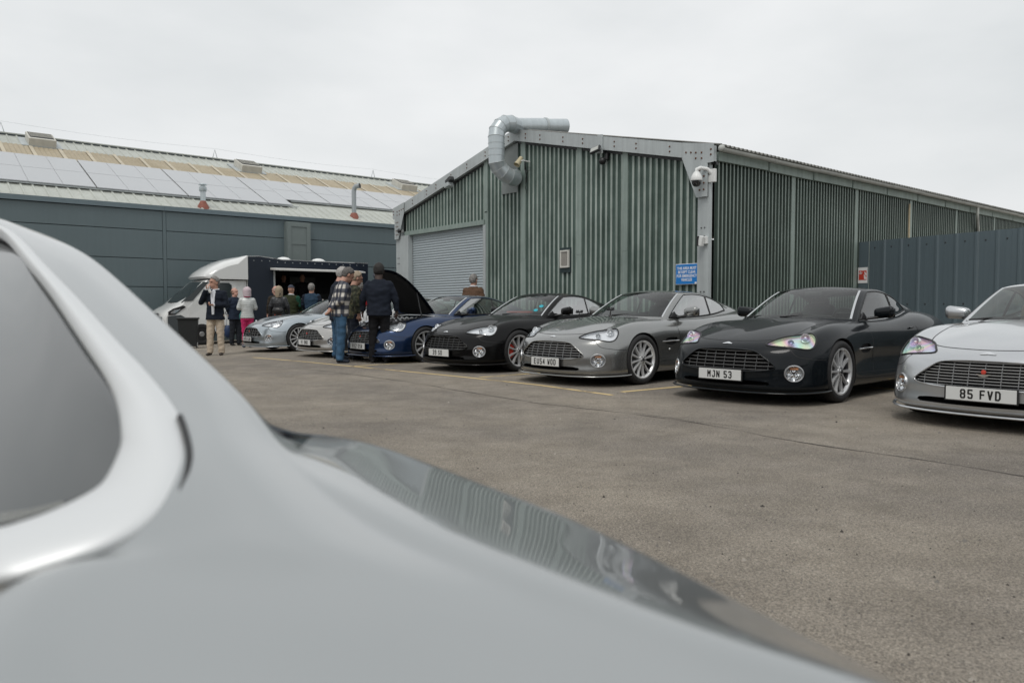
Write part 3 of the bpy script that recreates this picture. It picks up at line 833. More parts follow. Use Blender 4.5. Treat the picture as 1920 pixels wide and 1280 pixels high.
# ------------------------------------------------------------------ long grey building on the left with its pitched roof
WN = Vector((0.629, -0.777, 0)).normalized()       # towards us
W0 = Vector((-5.0, 32.7, 0))
ZP = 4.62
lb = empty('grey_warehouse', W0, 0, 'long dark grey panelled warehouse with a ribbed pale roof and solar panels', 'building')
def LBp(s, back, z): return W0 + VDIR * s - WN * back + Vector((0, 0, z))
def wall_s(px):
    p = at_plane(px, 500, W0, WN); return (p - W0).dot(VDIR)
def wall_z(px, py): return at_plane(px, py, W0, WN).z
M_PANEL = streaked_metal('wall_panel', (0.106, 0.142, 0.153), 0.09, 0.45, 0.0, dark=(0.06, 0.09, 0.1))
M_CAPT = simple('parapet_cap', (0.125, 0.168, 0.188), 0.4, 0.0, 0.05)
M_GAP = simple('joint', (0.035, 0.045, 0.05), 0.7)
zl = [ZP - 0.17 - 0.70]
for i in range(6): zl.append(zl[-1] - 0.99)
zedges = [ZP - 0.17] + [z for z in zl if z > -0.7] + [-0.7]
sj = [wall_s(309) + k * 12.6 for k in range(-2, 3)]
for a, b_ in zip(sj[:-1], sj[1:]):
    for zt_, zb_ in zip(zedges[:-1], zedges[1:]):
        if zt_ - zb_ < 0.05: continue
        mb = MB(); mb.box((0, 0, 0), (b_ - a - 0.13, 0.06, zt_ - zb_ - 0.022), frame_M(LBp((a + b_) / 2, 0.0, (zt_ + zb_) / 2), VDIR, -WN, FZ))
        wpart(mb, 'wall_panel', M_PANEL, lb, bevel=0.006)
for a in sj:
    bar_between('joint_cover', LBp(a, -0.0, -0.7), LBp(a, -0.0, ZP - 0.17), 0.11, 0.075, VDIR, M_PANEL, lb, up=WN)
mb = MB(); mb.add([LBp(sj[0], 0.06, -0.7), LBp(sj[-1], 0.06, -0.7), LBp(sj[-1], 0.06, ZP), LBp(sj[0], 0.06, ZP)], [(0, 1, 2, 3)])
wpart(mb, 'backing_wall', M_GAP, lb)
for a, b_ in zip(sj[:-1], sj[1:]):
    bar_between('parapet_cap', LBp(a + 0.002, 0.05, ZP - 0.08), LBp(b_ - 0.002, 0.05, ZP - 0.08), 0.32, 0.165, WN, M_CAPT, lb)
TPH = math.tan(R(22)); ZR0 = ZP - 0.42
def roof_back(px, py):
    """setback of the roof point seen at (px,py)"""
    d = ray(px, py)
    # plane: z = ZR0 + TPH * back ; back = -(p-W0).WN
    # EYE + d*t
    a0 = -(EYE - W0).dot(WN); a1 = -d.dot(WN)
    t = (ZR0 + TPH * a0 - EYE.z) / (d.z - TPH * a1)
    p = EYE + d * t
    return -(p - W0).dot(WN), (p - W0).dot(VDIR)
def RP(s, back, lift=0.0): return LBp(s, back, ZR0 + TPH * back + lift)
B_ridge = roof_back(0, 251)[0]; B_tan1 = roof_back(0, 268)[0]; B_tan0 = roof_back(0, 288)[0]; B_sol0 = roof_back(0, 343)[0]; B_sol1 = roof_back(0, 291)[0]; B_solb = roof_back(545, 381)[0]
print('roof setbacks', B_ridge, B_tan1, B_tan0, B_sol1, B_sol0, B_solb)
S0, S1 = sj[0], sj[-1] + 3
M_RWHITE = streaked_metal('pale_roof', (0.42, 0.44, 0.405), 0.25, 0.6, 0.0, dark=(0.2, 0.2, 0.17))
M_TAN = streaked_metal('rooflight_tan', (0.34, 0.295, 0.215), 0.35, 0.7, 0.0, dark=(0.2, 0.15, 0.07))
M_TANL = simple('rooflight_lap', (0.48, 0.43, 0.33), 0.7, 0, 0.15, 3)
mb = MB(); mb.add([RP(S0, 0.1), RP(S1, 0.1), RP(S1, B_ridge), RP(S0, B_ridge)], [(0, 1, 2, 3)])
mb.add([RP(S0, B_ridge), RP(S1, B_ridge), LBp(S1, 2 * B_ridge, ZR0), LBp(S0, 2 * B_ridge, ZR0)], [(0, 1, 2, 3)])
mb.add([LBp(S0, 2 * B_ridge, ZR0), LBp(S1, 2 * B_ridge, ZR0), LBp(S1, 2 * B_ridge, -0.7), LBp(S0, 2 * B_ridge, -0.7)], [(0, 1, 2, 3)])
for S_ in (S0, S1): mb.add([LBp(S_, 0.1, -0.7), RP(S_, 0.1), RP(S_, B_ridge), LBp(S_, 2 * B_ridge, ZR0), LBp(S_, 2 * B_ridge, -0.7)], [(0, 1, 2, 3, 4)])
wpart(mb, 'roof', M_RWHITE, lb)
mb = MB(); s_ = S0
while s_ < S1:
    for b0, b1 in ((0.12, B_sol0 + 0.5), (B_tan1 - 0.1, B_ridge - 0.05)):
        A_, B_ = RP(s_, b0), RP(s_, b1); up = Vector((0, 0, 0.045)); w2 = VDIR * 0.03
        mb.add([A_ - w2 * 1.5, A_ + w2 * 1.5, A_ + w2 * 0.7 + up, A_ - w2 * 0.7 + up, B_ - w2 * 1.5, B_ + w2 * 1.5, B_ + w2 * .7 + up, B_ - w2 * .7 + up], [(0, 1, 2, 3), (0, 3, 7, 4), (3, 2, 6, 7), (2, 1, 5, 6)])
    s_ += 0.36
tag(wpart(mb, 'roof_ribs', M_RWHITE, lb), kind='stuff')
bar_between('ridge_cap', RP(S0, B_ridge, 0.05), RP(S1, B_ridge, 0.05), 0.30, 0.05, WN, M_RWHITE, lb)
mb = MB(); s_ = S0 + 0.18
while s_ < S1:
    A_ = RP(s_, B_ridge - 0.25, 0.03); mb.box(A_, (0.26, 0.1, 0.05), None) if False else mb.add([A_ - VDIR * .13, A_ + VDIR * .13, A_ + VDIR * .13 + FZ * .07, A_ - VDIR * .13 + FZ * .07], [(0, 1, 2, 3)])
    s_ += 0.36
tag(wpart(mb, 'ridge_fillers', M_GAP, lb), kind='stuff')
# tan rooflight band: one corrugated panel per metre and its lap strip
s_ = S0
while s_ < S1 - 1:
    n = 18; rows = [[], []]
    for i in range(n + 1):
        dz = 0.035 + 0.018 * math.sin(i * 2 * math.pi / 3)
        e = 0.03 * math.sin(i * 2.1 + s_)
        rows[0].append(RP(s_ + 1.06 * i / n, B_tan0 - 0.10 + e, dz)); rows[1].append(RP(s_ + 1.06 * i / n, B_tan1, dz))
    mb = MB(); mb.grid(rows); wpart(mb, 'rooflight_panel', M_TAN, lb)
    mb = MB(); A_, B_ = RP(s_, B_tan0 - 0.12, 0.06), RP(s_, B_tan1 + 0.08, 0.06)
    mb.add([A_ - VDIR * .07, A_ + VDIR * .07, B_ + VDIR * .07, B_ - VDIR * .07, A_ - VDIR * .07 - FZ * .05, A_ + VDIR * .07 - FZ * .05], [(0, 1, 2, 3), (4, 5, 1, 0)]); wpart(mb, 'lap_strip', M_TANL, lb)
    s_ += 1.06
# solar panels
M_SOLAR, nt, b = new_mat('solar_glass')
b.inputs['Base Color'].default_value = (0.34, 0.355, 0.37, 1); b.inputs['Roughness'].default_value = 0.35; b.inputs['Coat Weight'].default_value = 0.8; b.inputs['Coat Roughness'].default_value = 0.2
t = N(nt, 'ShaderNodeTexCoord'); br = N(nt, 'ShaderNodeTexBrick', Scale=1.0)
mpn = N(nt, 'ShaderNodeMapping'); nt.links.new(t.outputs['UV'], mpn.inputs['Vector']); nt.links.new(mpn.outputs[0], br.inputs['Vector'])
M_ALU = simple('aluminium', (0.46, 0.47, 0.48), 0.45, 0.2)
nt.nodes.remove(br)
s_break = roof_back(545, 381)[1]
s_ = S0; rowsplit = (B_sol0 + B_sol1) / 2
slope_d = (RP(0, 1) - RP(0, 0)).normalized(); slope_n = VDIR.cross(slope_d).normalized()
if slope_n.z < 0: slope_n = -slope_n
while s_ < S1 - 1.0:
    lo = B_sol0 if s_ + 0.5 < s_break else B_solb
    nr = 2
    for r_ in range(nr):
        b0 = lo + (B_sol1 - lo) * r_ / nr; b1 = lo + (B_sol1 - lo) * (r_ + 1) / nr
        Lm = (RP(0, b1) - RP(0, b0)).length
        Mx = frame_M(RP(s_ + 0.53, (b0 + b1) / 2, 0.13), VDIR, slope_d, slope_n)
        mb = MB(); mb.box((0, 0, 0), (1.052, Lm - 0.012, 0.035), Mx)
        mb.mat = 1
        mb.box((0, 0, 0.019), (1.03, Lm - 0.04, 0.006), Mx)
        wpart(mb, 'solar_panel', [M_ALU, M_SOLAR], lb)
    s_ += 1.06 if int(round((s_ - S0) / 1.06)) % 3 else 1.10
for (a, b_, lo) in ((S0, s_break, B_sol0), (s_break, S1, B_solb)):
    bar_between('mounting_rail', RP(a, lo - 0.03, 0.09), RP(b_, lo - 0.03, 0.09), 0.04, 0.03, WN, M_GALV, lb)
# roof vents near the ridge
M_VENTB = simple('vent_box', (0.50, 0.49, 0.44), 0.7, 0, 0.12, 4)
for i, (px, py) in enumerate(((76, 272), (464, 320), (757, 354))):
    bk, ss = roof_back(px, py)
    v = empty('roof_ventilator', RP(ss, bk, 0.0), 0, ['pale box ventilator at the far left end of the warehouse ridge', 'pale box ventilator mid way along the warehouse ridge', 'pale box ventilator on the warehouse ridge nearest the shed gable'][i], 'roof vent', 'box ventilators on the warehouse roof')
    Mx = frame_M((0, 0, 0), VDIR, slope_d, slope_n)
    mb = MB(); mb.box((0.0, 0.1, 0.04), (1.5, 1.5, 0.05), Mx); mb.build('flashing', M_GALV, v)
    mb = MB(); mb.box((0, 0, 0.22), (1.0, 1.25, 0.32), Mx); mb.build('body', M_VENTB, v, bevel=0.015)
    mb = MB(); mb.box((0, 0.05, 0.39), (0.86, 1.0, 0.02), Mx); mb.build('louvre_top', M_DARK, v)
    for k in range(4):
        mb = MB(); mb.box((0, -0.28 + 0.22 * k, 0.41), (0.84, 0.05, 0.03), Mx @ Matrix.Rotation(0.0, 4, 'X')); mb.build('slat', M_VENTB, v)
# flues
bk, ss = roof_back(381, 389)
fl1 = empty('flue', RP(ss, bk), 0, 'short steel flue with a cap and red brown base flashing on the warehouse roof', 'flue', )
M_TERRA = simple('red_flashing', (0.24, 0.085, 0.06), 0.7, 0, 0.2, 10)
mb = MB(); mb.lathe([(0.24, -0.12), (0.2, 0.05), (0.11, 0.22), (0.1, 0.25), (0, .25)], 16); mb.build('base_flashing', M_TERRA, fl1, smooth=30)
mb = MB(); mb.lathe([(0.1, 0.2), (0.1, 0.75), (0.09, 0.76)], 16); mb.build('pipe', M_DUCT, fl1, smooth=40)
mb = MB(); mb.lathe([(0.13, 0.62), (0.14, 0.64), (0.14, 0.78), (0.11, 0.8), (0.08, 0.80), (0.08, 0.86), (0.16, 0.86), (0.15, 0.9), (0, 0.91)], 16); mb.build('cap', M_DUCT, fl1, smooth=40)
bk, ss = roof_back(664, 408)
fl2 = empty('flue', RP(ss, bk), 0, 'tall grey flue pipe with a bent top on the warehouse roof', 'flue')
mb = MB(); mb.lathe([(0.24, -0.12), (0.2, 0.05), (0.13, 0.2), (0, .2)], 16); mb.build('base_flashing', M_TERRA, fl2, smooth=30)
mb = MB(); mb.tube([(0, 0, 0.1), (0, 0, 1.15), (0.02, 0, 1.28), (0.1, -0.03, 1.38), (0.28, -0.08, 1.40)], [0.1, 0.1, 0.105, 0.11, 0.115], 14, cap=False); mb.build('pipe', simple('grey_flue', (0.34, 0.37, 0.38), 0.45, 0.4), fl2, smooth=50)
mb = MB(); mb.tube([(0.2, -0.055, 1.395), (0.285, -0.082, 1.4)], 0.095, 14); mb.build('mouth', M_BLACK, fl2)
# safety line and stanchions along the ridge
wl_ = empty('roof_safety_line', RP(0, B_ridge, 0.05), 0, 'thin wire safety line on small posts along the warehouse ridge', 'safety line')
o0 = wl_.location.copy(); mb = MB(); P = []
for i, px in enumerate((-150, 2, 404, 702, 900)):
    bk, ss = roof_back(px, 251 + 0.1225 * px); P.append(RP(ss, B_ridge, 0.55) - o0)
    m2 = MB(); m2.tube([RP(ss - 0.12, B_ridge, 0.05) - o0, RP(ss, B_ridge, 0.5) - o0, RP(ss + 0.12, B_ridge, 0.05) - o0], 0.022, 6); m2.build('stanchion', M_GALV, wl_)
Q = []
for a, b_ in zip(P[:-1], P[1:]):
    for k in range(6): Q.append(a.lerp(b_, k / 6) - FZ * 0.10 * math.sin(math.pi * k / 6))
mb.tube(Q + [P[-1]], 0.004, 4); mb.build('wire', M_GALV, wl_)
# raised service panel on the wall
sa = wall_s(533); sb = wall_s(577); zt_ = wall_z(555, 418)
sp = empty('service_panel', LBp((sa + sb) / 2, -0.04, 0), 0, 'tall raised grey green casing fixed to the warehouse wall behind the van', 'wall panel')
Mx = frame_M((0, 0, 0), VDIR, -WN, FZ)
M_SERV = simple('service_grey', (0.155, 0.185, 0.180), 0.45, 0, 0.04)
mb = MB(); mb.box((0, -0.10, zt_ / 2 - 0.35), (sb - sa, 0.32, zt_ + 0.7), Mx); mb.build('casing', M_SERV, sp, bevel=0.02)
for d_, s2 in (((-(sb - sa) / 2 + 0.09, -0.275, zt_ / 2), (0.16, 0.03, zt_ - 0.02)), (((sb - sa) / 2 - 0.09, -0.275, zt_ / 2), (0.16, 0.03, zt_ - 0.02)), ((0, -0.275, zt_ - 0.1), ((sb - sa) - 0.345, 0.03, 0.16)), ((0, -0.27, zt_ - 0.85), ((sb - sa) - 0.345, 0.02, 0.04))):
    mb = MB(); mb.box(d_, s2, Mx); mb.build('trim', M_SERV, sp)
# ------------------------------------------------------------------ the grand tourer coupe
# local axes: x towards the tail (0 = front axle), y to the car's left, z up
def bspline_eval(P, ext_lo, ext_hi, sub):
    """P (n,k,3) -> uniform cubic B-spline samples along axis 0"""
    Q = np.concatenate([ext_lo[None], P, ext_hi[None]], 0); n = len(P); out = []
    for i in range(n - 1):
        for j in range(sub):
            u = j / sub
            w = ((1 - u) ** 3 / 6, (3 * u ** 3 - 6 * u ** 2 + 4) / 6, (-3 * u ** 3 + 3 * u ** 2 + 3 * u + 1) / 6, u ** 3 / 6)
            out.append(sum(w[k] * Q[i + k] for k in range(4)))
    out.append((Q[n - 1] + 4 * Q[n] + Q[n + 1]) / 6)
    return np.array(out)
def prefit(P, ext, rounds=2, a=0.85):
    C = P.copy()
    for _ in range(rounds):
        lo, hi = ext(C)
        Q = np.concatenate([lo[None], C, hi[None]], 0)
        S_ = (Q[:-2] + 4 * Q[1:-1] + Q[2:]) / 6
        C = C + a * (P - S_)
    return C
MIR = np.array([1, -1, 1.0])
def surf(rows, ss, st, mirror_lo=True, mirror_hi=True, mirror_t=True, rounds=2):
    P = np.array(rows, float)                 # (ns, nt, 3)
    def exs(C):
        lo = C[1] * MIR if mirror_lo else 2 * C[0] - C[1]
        hi = C[-2] * MIR if mirror_hi else 2 * C[-1] - C[-2]
        return lo, hi
    C = prefit(P, exs, rounds)
    lo, hi = exs(C)
    A = bspline_eval(C, lo, hi, ss)           # (NS, nt, 3)
    B = np.transpose(A, (1, 0, 2))            # (nt, NS, 3)
    def ext_t(C):
        lo = C[1] * MIR if mirror_t else 2 * C[0] - C[1]
        return lo, 2 * C[-1] - C[-2]
    C = prefit(B, ext_t, rounds)
    lo, hi = ext_t(C)
    D = bspline_eval(C, lo, hi, st)
    G = np.transpose(D, (1, 0, 2))            # (NS, NT, 3)
    if mirror_lo: G[0, :, 1] = 0
    if mirror_hi: G[-1, :, 1] = 0
    if mirror_t: G[:, 0, 1] = 0
    return G
# rows run from nose centre round the flank to tail centre; columns from the spine down to the floor
BODY = [
 [(-.62,0,.722),(-.68,0,.698),(-.745,0,.668),(-.83,0,.618),(-.885,0,.545),(-.905,0,.455),(-.93,0,.37),(-.925,0,.27),(-.925,0,.155),(-.80,0,.135)],
 [(-.52,0,.750),(-.60,.10,.727),(-.725,.22,.672),(-.815,.245,.616),(-.87,.26,.545),(-.892,.265,.455),(-.915,.265,.37),(-.91,.265,.27),(-.912,.27,.155),(-.78,.25,.135)],
 [(-.36,0,.790),(-.46,.22,.776),(-.67,.43,.680),(-.770,.455,.609),(-.815,.475,.545),(-.84,.485,.455),(-.862,.49,.37),(-.86,.49,.27),(-.87,.495,.155),(-.74,.45,.135)],
 [(-.14,0,.832),(-.28,.29,.826),(-.50,.570,.712),(-.668,.645,.626),(-.71,.680,.55),(-.725,.695,.46),(-.745,.70,.37),(-.745,.70,.27),(-.765,.70,.155),(-.66,.62,.135)],
 [(.06,0,.862),(-.06,.33,.862),(-.28,.600,.768),(-.46,.725,.725),(-.51,.805,.63),(-.545,.835,.48),(-.56,.84,.37),(-.565,.84,.27),(-.59,.82,.155),(-.52,.72,.135)],
 [(.20,0,.882),(.10,.34,.884),(-.06,.60,.815),(-.22,.745,.806),(-.26,.855,.70),(-.32,.905,.52),(-.34,.915,.38),(-.36,.915,.27),(-.38,.90,.155),(-.35,.78,.135)],
 [(.34,0,.898),(.28,.35,.899),(.15,.62,.842),(.04,.745,.852),(.02,.868,.77),(0,.925,.62),(0,.93,.42),(0,.925,.28),(0,.90,.16),(0,.78,.14)],
 [(.48,0,.908),(.46,.36,.904),(.42,.64,.860),(.38,.745,.868),(.38,.855,.79),(.38,.895,.64),(.38,.888,.42),(.38,.90,.28),(.38,.885,.16),(.38,.76,.14)],
 [(.64,0,.905),(.67,.36,.895),(.72,.64,.876),(.75,.735,.868),(.75,.835,.79),(.75,.872,.64),(.75,.862,.42),(.75,.89,.28),(.75,.88,.16),(.75,.76,.14)],
 [(1.2,0,.89),(1.2,.36,.885),(1.2,.62,.875),(1.2,.732,.872),(1.2,.835,.79),(1.2,.872,.63),(1.2,.860,.42),(1.2,.89,.28),(1.2,.88,.16),(1.2,.76,.14)],
 [(1.7,0,.90),(1.7,.35,.895),(1.7,.60,.888),(1.7,.718,.890),(1.7,.835,.80),(1.7,.885,.63),(1.7,.872,.42),(1.7,.90,.28),(1.7,.885,.16),(1.7,.76,.14)],
 [(2.1,0,.93),(2.1,.34,.925),(2.1,.58,.918),(2.1,.70,.922),(2.12,.845,.84),(2.12,.912,.66),(2.12,.905,.44),(2.12,.92,.29),(2.12,.90,.17),(2.1,.76,.15)],
 [(2.5,0,.99),(2.5,.34,.985),(2.5,.56,.972),(2.5,.705,.955),(2.5,.862,.862),(2.5,.945,.67),(2.5,.95,.46),(2.5,.945,.3),(2.5,.92,.18),(2.5,.76,.16)],
 [(2.85,0,1.01),(2.85,.34,1.005),(2.85,.54,.990),(2.85,.69,.955),(2.85,.850,.862),(2.85,.942,.68),(2.85,.95,.46),(2.85,.94,.32),(2.85,.91,.2),(2.85,.76,.17)],
 [(3.2,0,.99),(3.2,.32,.985),(3.2,.50,.972),(3.2,.655,.94),(3.2,.80,.850),(3.2,.885,.68),(3.2,.89,.46),(3.2,.885,.33),(3.18,.85,.22),(3.1,.72,.19)],
 [(3.42,0,.978),(3.43,.28,.972),(3.44,.43,.96),(3.46,.585,.925),(3.50,.70,.84),(3.53,.775,.68),(3.55,.77,.46),(3.54,.765,.34),(3.5,.74,.23),(3.4,.64,.2)],
 [(3.55,0,.97),(3.57,.15,.966),(3.595,.27,.958),(3.63,.36,.94),(3.68,.43,.85),(3.70,.47,.69),(3.72,.48,.46),(3.70,.48,.34),(3.62,.47,.23),(3.5,.42,.2)],
 [(3.60,0,.967),(3.62,0,.963),(3.64,0,.957),(3.67,0,.94),(3.72,0,.85),(3.74,0,.69),(3.76,0,.46),(3.74,0,.34),(3.66,0,.23),(3.54,0,.2)]]
SS, ST = 7, 6
G = surf(BODY, SS, ST, rounds=1)
NSg, NTg = G.shape[:2]
BON_T, BON_S = 2 * ST, int(7.0 * SS)
def closed_body(Gr):
    bm = bmesh.new()
    def vgrid(sgn):
        return [[bm.verts.new((p[0], p[1] * sgn, p[2])) for p in r] + [bm.verts.new((r[-1][0], 0, r[-1][2]))] for r in Gr]
    for sgn in (1, -1):
        V = vgrid(sgn)
        for i in range(len(V) - 1):
            for j in range(len(V[0]) - 1):
                q = [V[i][j], V[i + 1][j], V[i + 1][j + 1], V[i][j + 1]]
                if sgn < 0: q.reverse()
                f = bm.faces.new(q)
                f.material_index = 1 if (i < BON_S and j < BON_T) else (3 if j >= NTg - 1 else 0)
                f.smooth = True
    bmesh.ops.remove_doubles(bm, verts=bm.verts, dist=2e-4)
    bmesh.ops.dissolve_degenerate(bm, edges=bm.edges, dist=1e-5)
    bmesh.ops.recalc_face_normals(bm, faces=bm.faces)
    me = bpy.data.meshes.new('body'); bm.to_mesh(me); bm.free()
    return me
body0 = closed_body(G)
def bvh_of(me):
    return BVHTree.FromPolygons([v.co[:] for v in me.vertices], [p.vertices[:] for p in me.polygons])
BV = bvh_of(body0)
def hit(p, d, bvh=None):
    loc, nrm, i, dist = (bvh or BV).ray_cast(Vector(p), Vector(d).normalized())
    return (loc, nrm) if loc is not None else (None, None)
def proj_front(y, z, bvh=None):
    l, n = hit((-3, y, z), (1, 0, 0), bvh); return l if l else Vector((-.5, y, z))
def proj_side(x, z, s=1, bvh=None):
    l, n = hit((x, 3 * s, z), (0, -s, 0), bvh); return l if l else Vector((x, .8 * s, z))
def proj_top(x, y, bvh=None):
    l, n = hit((x, y, 4), (0, 0, -1), bvh); return l if l else Vector((x, y, .8))
def proj_dir(p, n, bvh=None):
    n = Vector(n).normalized(); l, nn = hit(Vector(p) + n * 0.8, -n, bvh); return l if l else Vector(p)
def smooth_closed(pts, sub=4):
    pts = [Vector(p) for p in pts]; n = len(pts); out = []
    for i in range(n):
        a, b_, c, d = pts[i - 1], pts[i], pts[(i + 1) % n], pts[(i + 2) % n]
        for k in range(sub):
            u = k / sub
            out.append(0.5 * ((2 * b_) + (-a + c) * u + (2 * a - 5 * b_ + 4 * c - d) * u * u + (-a + 3 * b_ - 3 * c + d) * u ** 3))
    return out
def smooth_open(pts, sub=6):
    pts = [Vector(p) for p in pts]; E = [pts[0] * 2 - pts[1]] + pts + [pts[-1] * 2 - pts[-2]]; out = []
    for i in range(len(pts) - 1):
        a, b_, c, d = E[i:i + 4]
        for k in range(sub):
            u = k / sub
            out.append(0.5 * ((2 * b_) + (-a + c) * u + (2 * a - 5 * b_ + 4 * c - d) * u * u + (-a + 3 * b_ - 3 * c + d) * u ** 3))
    out.append(pts[-1]); return out
def mir(pts, s): return [Vector((p[0], p[1] * s, p[2])) for p in pts]

# outlines -----------------------------------------------------------
lamp_xy = [(-.748, .430), (-.675, .450), (-.565, .500), (-.455, .575), (-.385, .665), (-.365, .740), (-.400, .805), (-.475, .822), (-.560, .790), (-.652, .700), (-.718, .560)]
LAMP_N = Vector((-.50, .42, .76)).normalized()
lamp_out = smooth_closed([proj_top(x, y) for x, y in lamp_xy], 3)
gr_half = [(0, .585), (.10, .585), (.20, .582), (.31, .573), (.375, .556), (.43, .520), (.485, .480), (.535, .445), (.568, .412), (.560, .388), (.52, .372), (.42, .360), (.30, .352), (.15, .346), (0, .344)]
grille_out = [Vector((-1, y, z)) for y, z in gr_half] + [Vector((-1, -y, z)) for y, z in gr_half[-2:0:-1]]
it_half = [(0, .262), (.25, .262), (.44, .258), (.515, .248), (.53, .228), (.50, .212), (.30, .208), (0, .206)]
intake_out = [Vector((-1, y, z)) for y, z in it_half] + [Vector((-1, -y, z)) for y, z in it_half[-2:0:-1]]
FOG_N = Vector((-.83, .54, .05)).normalized()
fog_c = proj_dir((-.67, .698, .342), FOG_N)
fe1 = FOG_N.cross(Vector((0, 0, 1))).normalized(); fe2 = fe1.cross(FOG_N)
fog_out = [fog_c + fe1 * .094 * math.cos(a) + fe2 * .082 * math.sin(a) for a in np.linspace(0, 2 * math.pi, 25)[:-1]]
vent_out = smooth_closed([(.50, .9, .575), (.56, .9, .612), (.70, .9, .620), (.80, .9, .61), (.81, .9, .575), (.78, .9, .530), (.70, .9, .515), (.56, .9, .525)], 3)
hood_vent = [(.19, .30), (.22, .27), (.36, .345), (.345, .375)]

def cutter_prism(mb, pts, n, a, b_, idx):
    """closed prism through the outline from -a (inside) to +b (outside) along n"""
    n = Vector(n).normalized(); mb.mat = idx; k = len(pts)
    base = [p - n * a for p in pts]
    area = Vector((0, 0, 0)); c0 = sum(base, Vector()) / k
    for i in range(k): area += (base[i] - c0).cross(base[(i + 1) % k] - c0)
    if area.dot(n) > 0: base.reverse()
    top = [p + n * (a + b_) for p in base]
    vs = base + top + [c0, c0 + n * (a + b_)]
    fs = [(i, (i + 1) % k, 2 * k) for i in range(k)] + [(k + (i + 1) % k, k + i, 2 * k + 1) for i in range(k)]
    fs += [((i + 1) % k, i, k + i, k + (i + 1) % k) for i in range(k)]
    mb.add(vs, fs)
cut = MB()
for s in (1, -1):
    cutter_prism(cut, [Vector((.36 * math.cos(a), .60 * s, .338 + .362 * math.sin(a))) * 1.0 + Vector((0.0, .3 * s, 0)) for a in np.linspace(0, 2 * math.pi, 49)[:-1]], (0, s, 0), .36, .5, 2)
    cutter_prism(cut, [Vector((2.69 + .368 * math.cos(a), .90 * s, .345 + .368 * math.sin(a))) for a in np.linspace(0, 2 * math.pi, 49)[:-1]], (0, s, 0), .36, .5, 2)
    cutter_prism(cut, mir(lamp_out, s), (LAMP_N.x, LAMP_N.y * s, LAMP_N.z), .034, .12, 4)
    cutter_prism(cut, mir(fog_out, s), (FOG_N.x, FOG_N.y * s, FOG_N.z), .05, .1, 4)
    cutter_prism(cut, mir(vent_out, s), (0, s, 0), .06, .3, 2)
cutter_prism(cut, [Vector((-.86, p.y, p.z)) for p in grille_out], (-1, 0, 0), .16, .4, 2)
cutter_prism(cut, [Vector((-.88, p.y, p.z)) for p in intake_out], (-1, 0, 0), .14, .4, 2)
tub = [(.66, 0), (.70, .25), (.80, .50), (.92, .645), (1.3, .665), (1.9, .64), (2.3, .60), (2.75, .50), (2.83, .3), (2.86, 0)]
tubp = [Vector((x, y, 1.0)) for x, y in tub] + [Vector((x, -y, 1.0)) for x, y in tub[-2:0:-1]]
cutter_prism(cut, tubp, (0, 0, 1), .62, 1.0, 3)
cutter = cut.build('cutter', [M_BLACK] * 5)
def make_body_mesh():
    o = link('tmp', body0)
    for k in range(5): body0.materials.append(M_BLACK)
    m = o.modifiers.new('b', 'BOOLEAN'); m.operation = 'DIFFERENCE'; m.solver = 'EXACT'; m.object = cutter
    me = bake(o, 'body_cut'); bpy.data.objects.remove(o)
    return me
cut_me = make_body_mesh()
bpy.data.objects.remove(cutter)
import collections; print('cut mats', collections.Counter(p.material_index for p in cut_me.polygons)); print('body verts', len(body0.vertices), '-> cut', len(cut_me.vertices))
def split_mat(me, keep, name, remap=None):
    """a new mesh of the faces whose material index is in keep"""
    bm = bmesh.new(); bm.from_mesh(me)
    bmesh.ops.delete(bm, geom=[f for f in bm.faces if f.material_index not in keep], context='FACES')
    if remap:
        for f in bm.faces: f.material_index = remap.get(f.material_index, 0)
    m2 = bpy.data.meshes.new(name); bm.to_mesh(m2); bm.free()
    m2.polygons.foreach_set('use_smooth', [True] * len(m2.polygons))
    return m2
MESH_BODY = split_mat(cut_me, {0, 2, 3, 4}, 'body', {0: 0, 2: 1, 3: 1, 4: 2})
MESH_BONNET = split_mat(cut_me, {1}, 'bonnet', {1: 0})

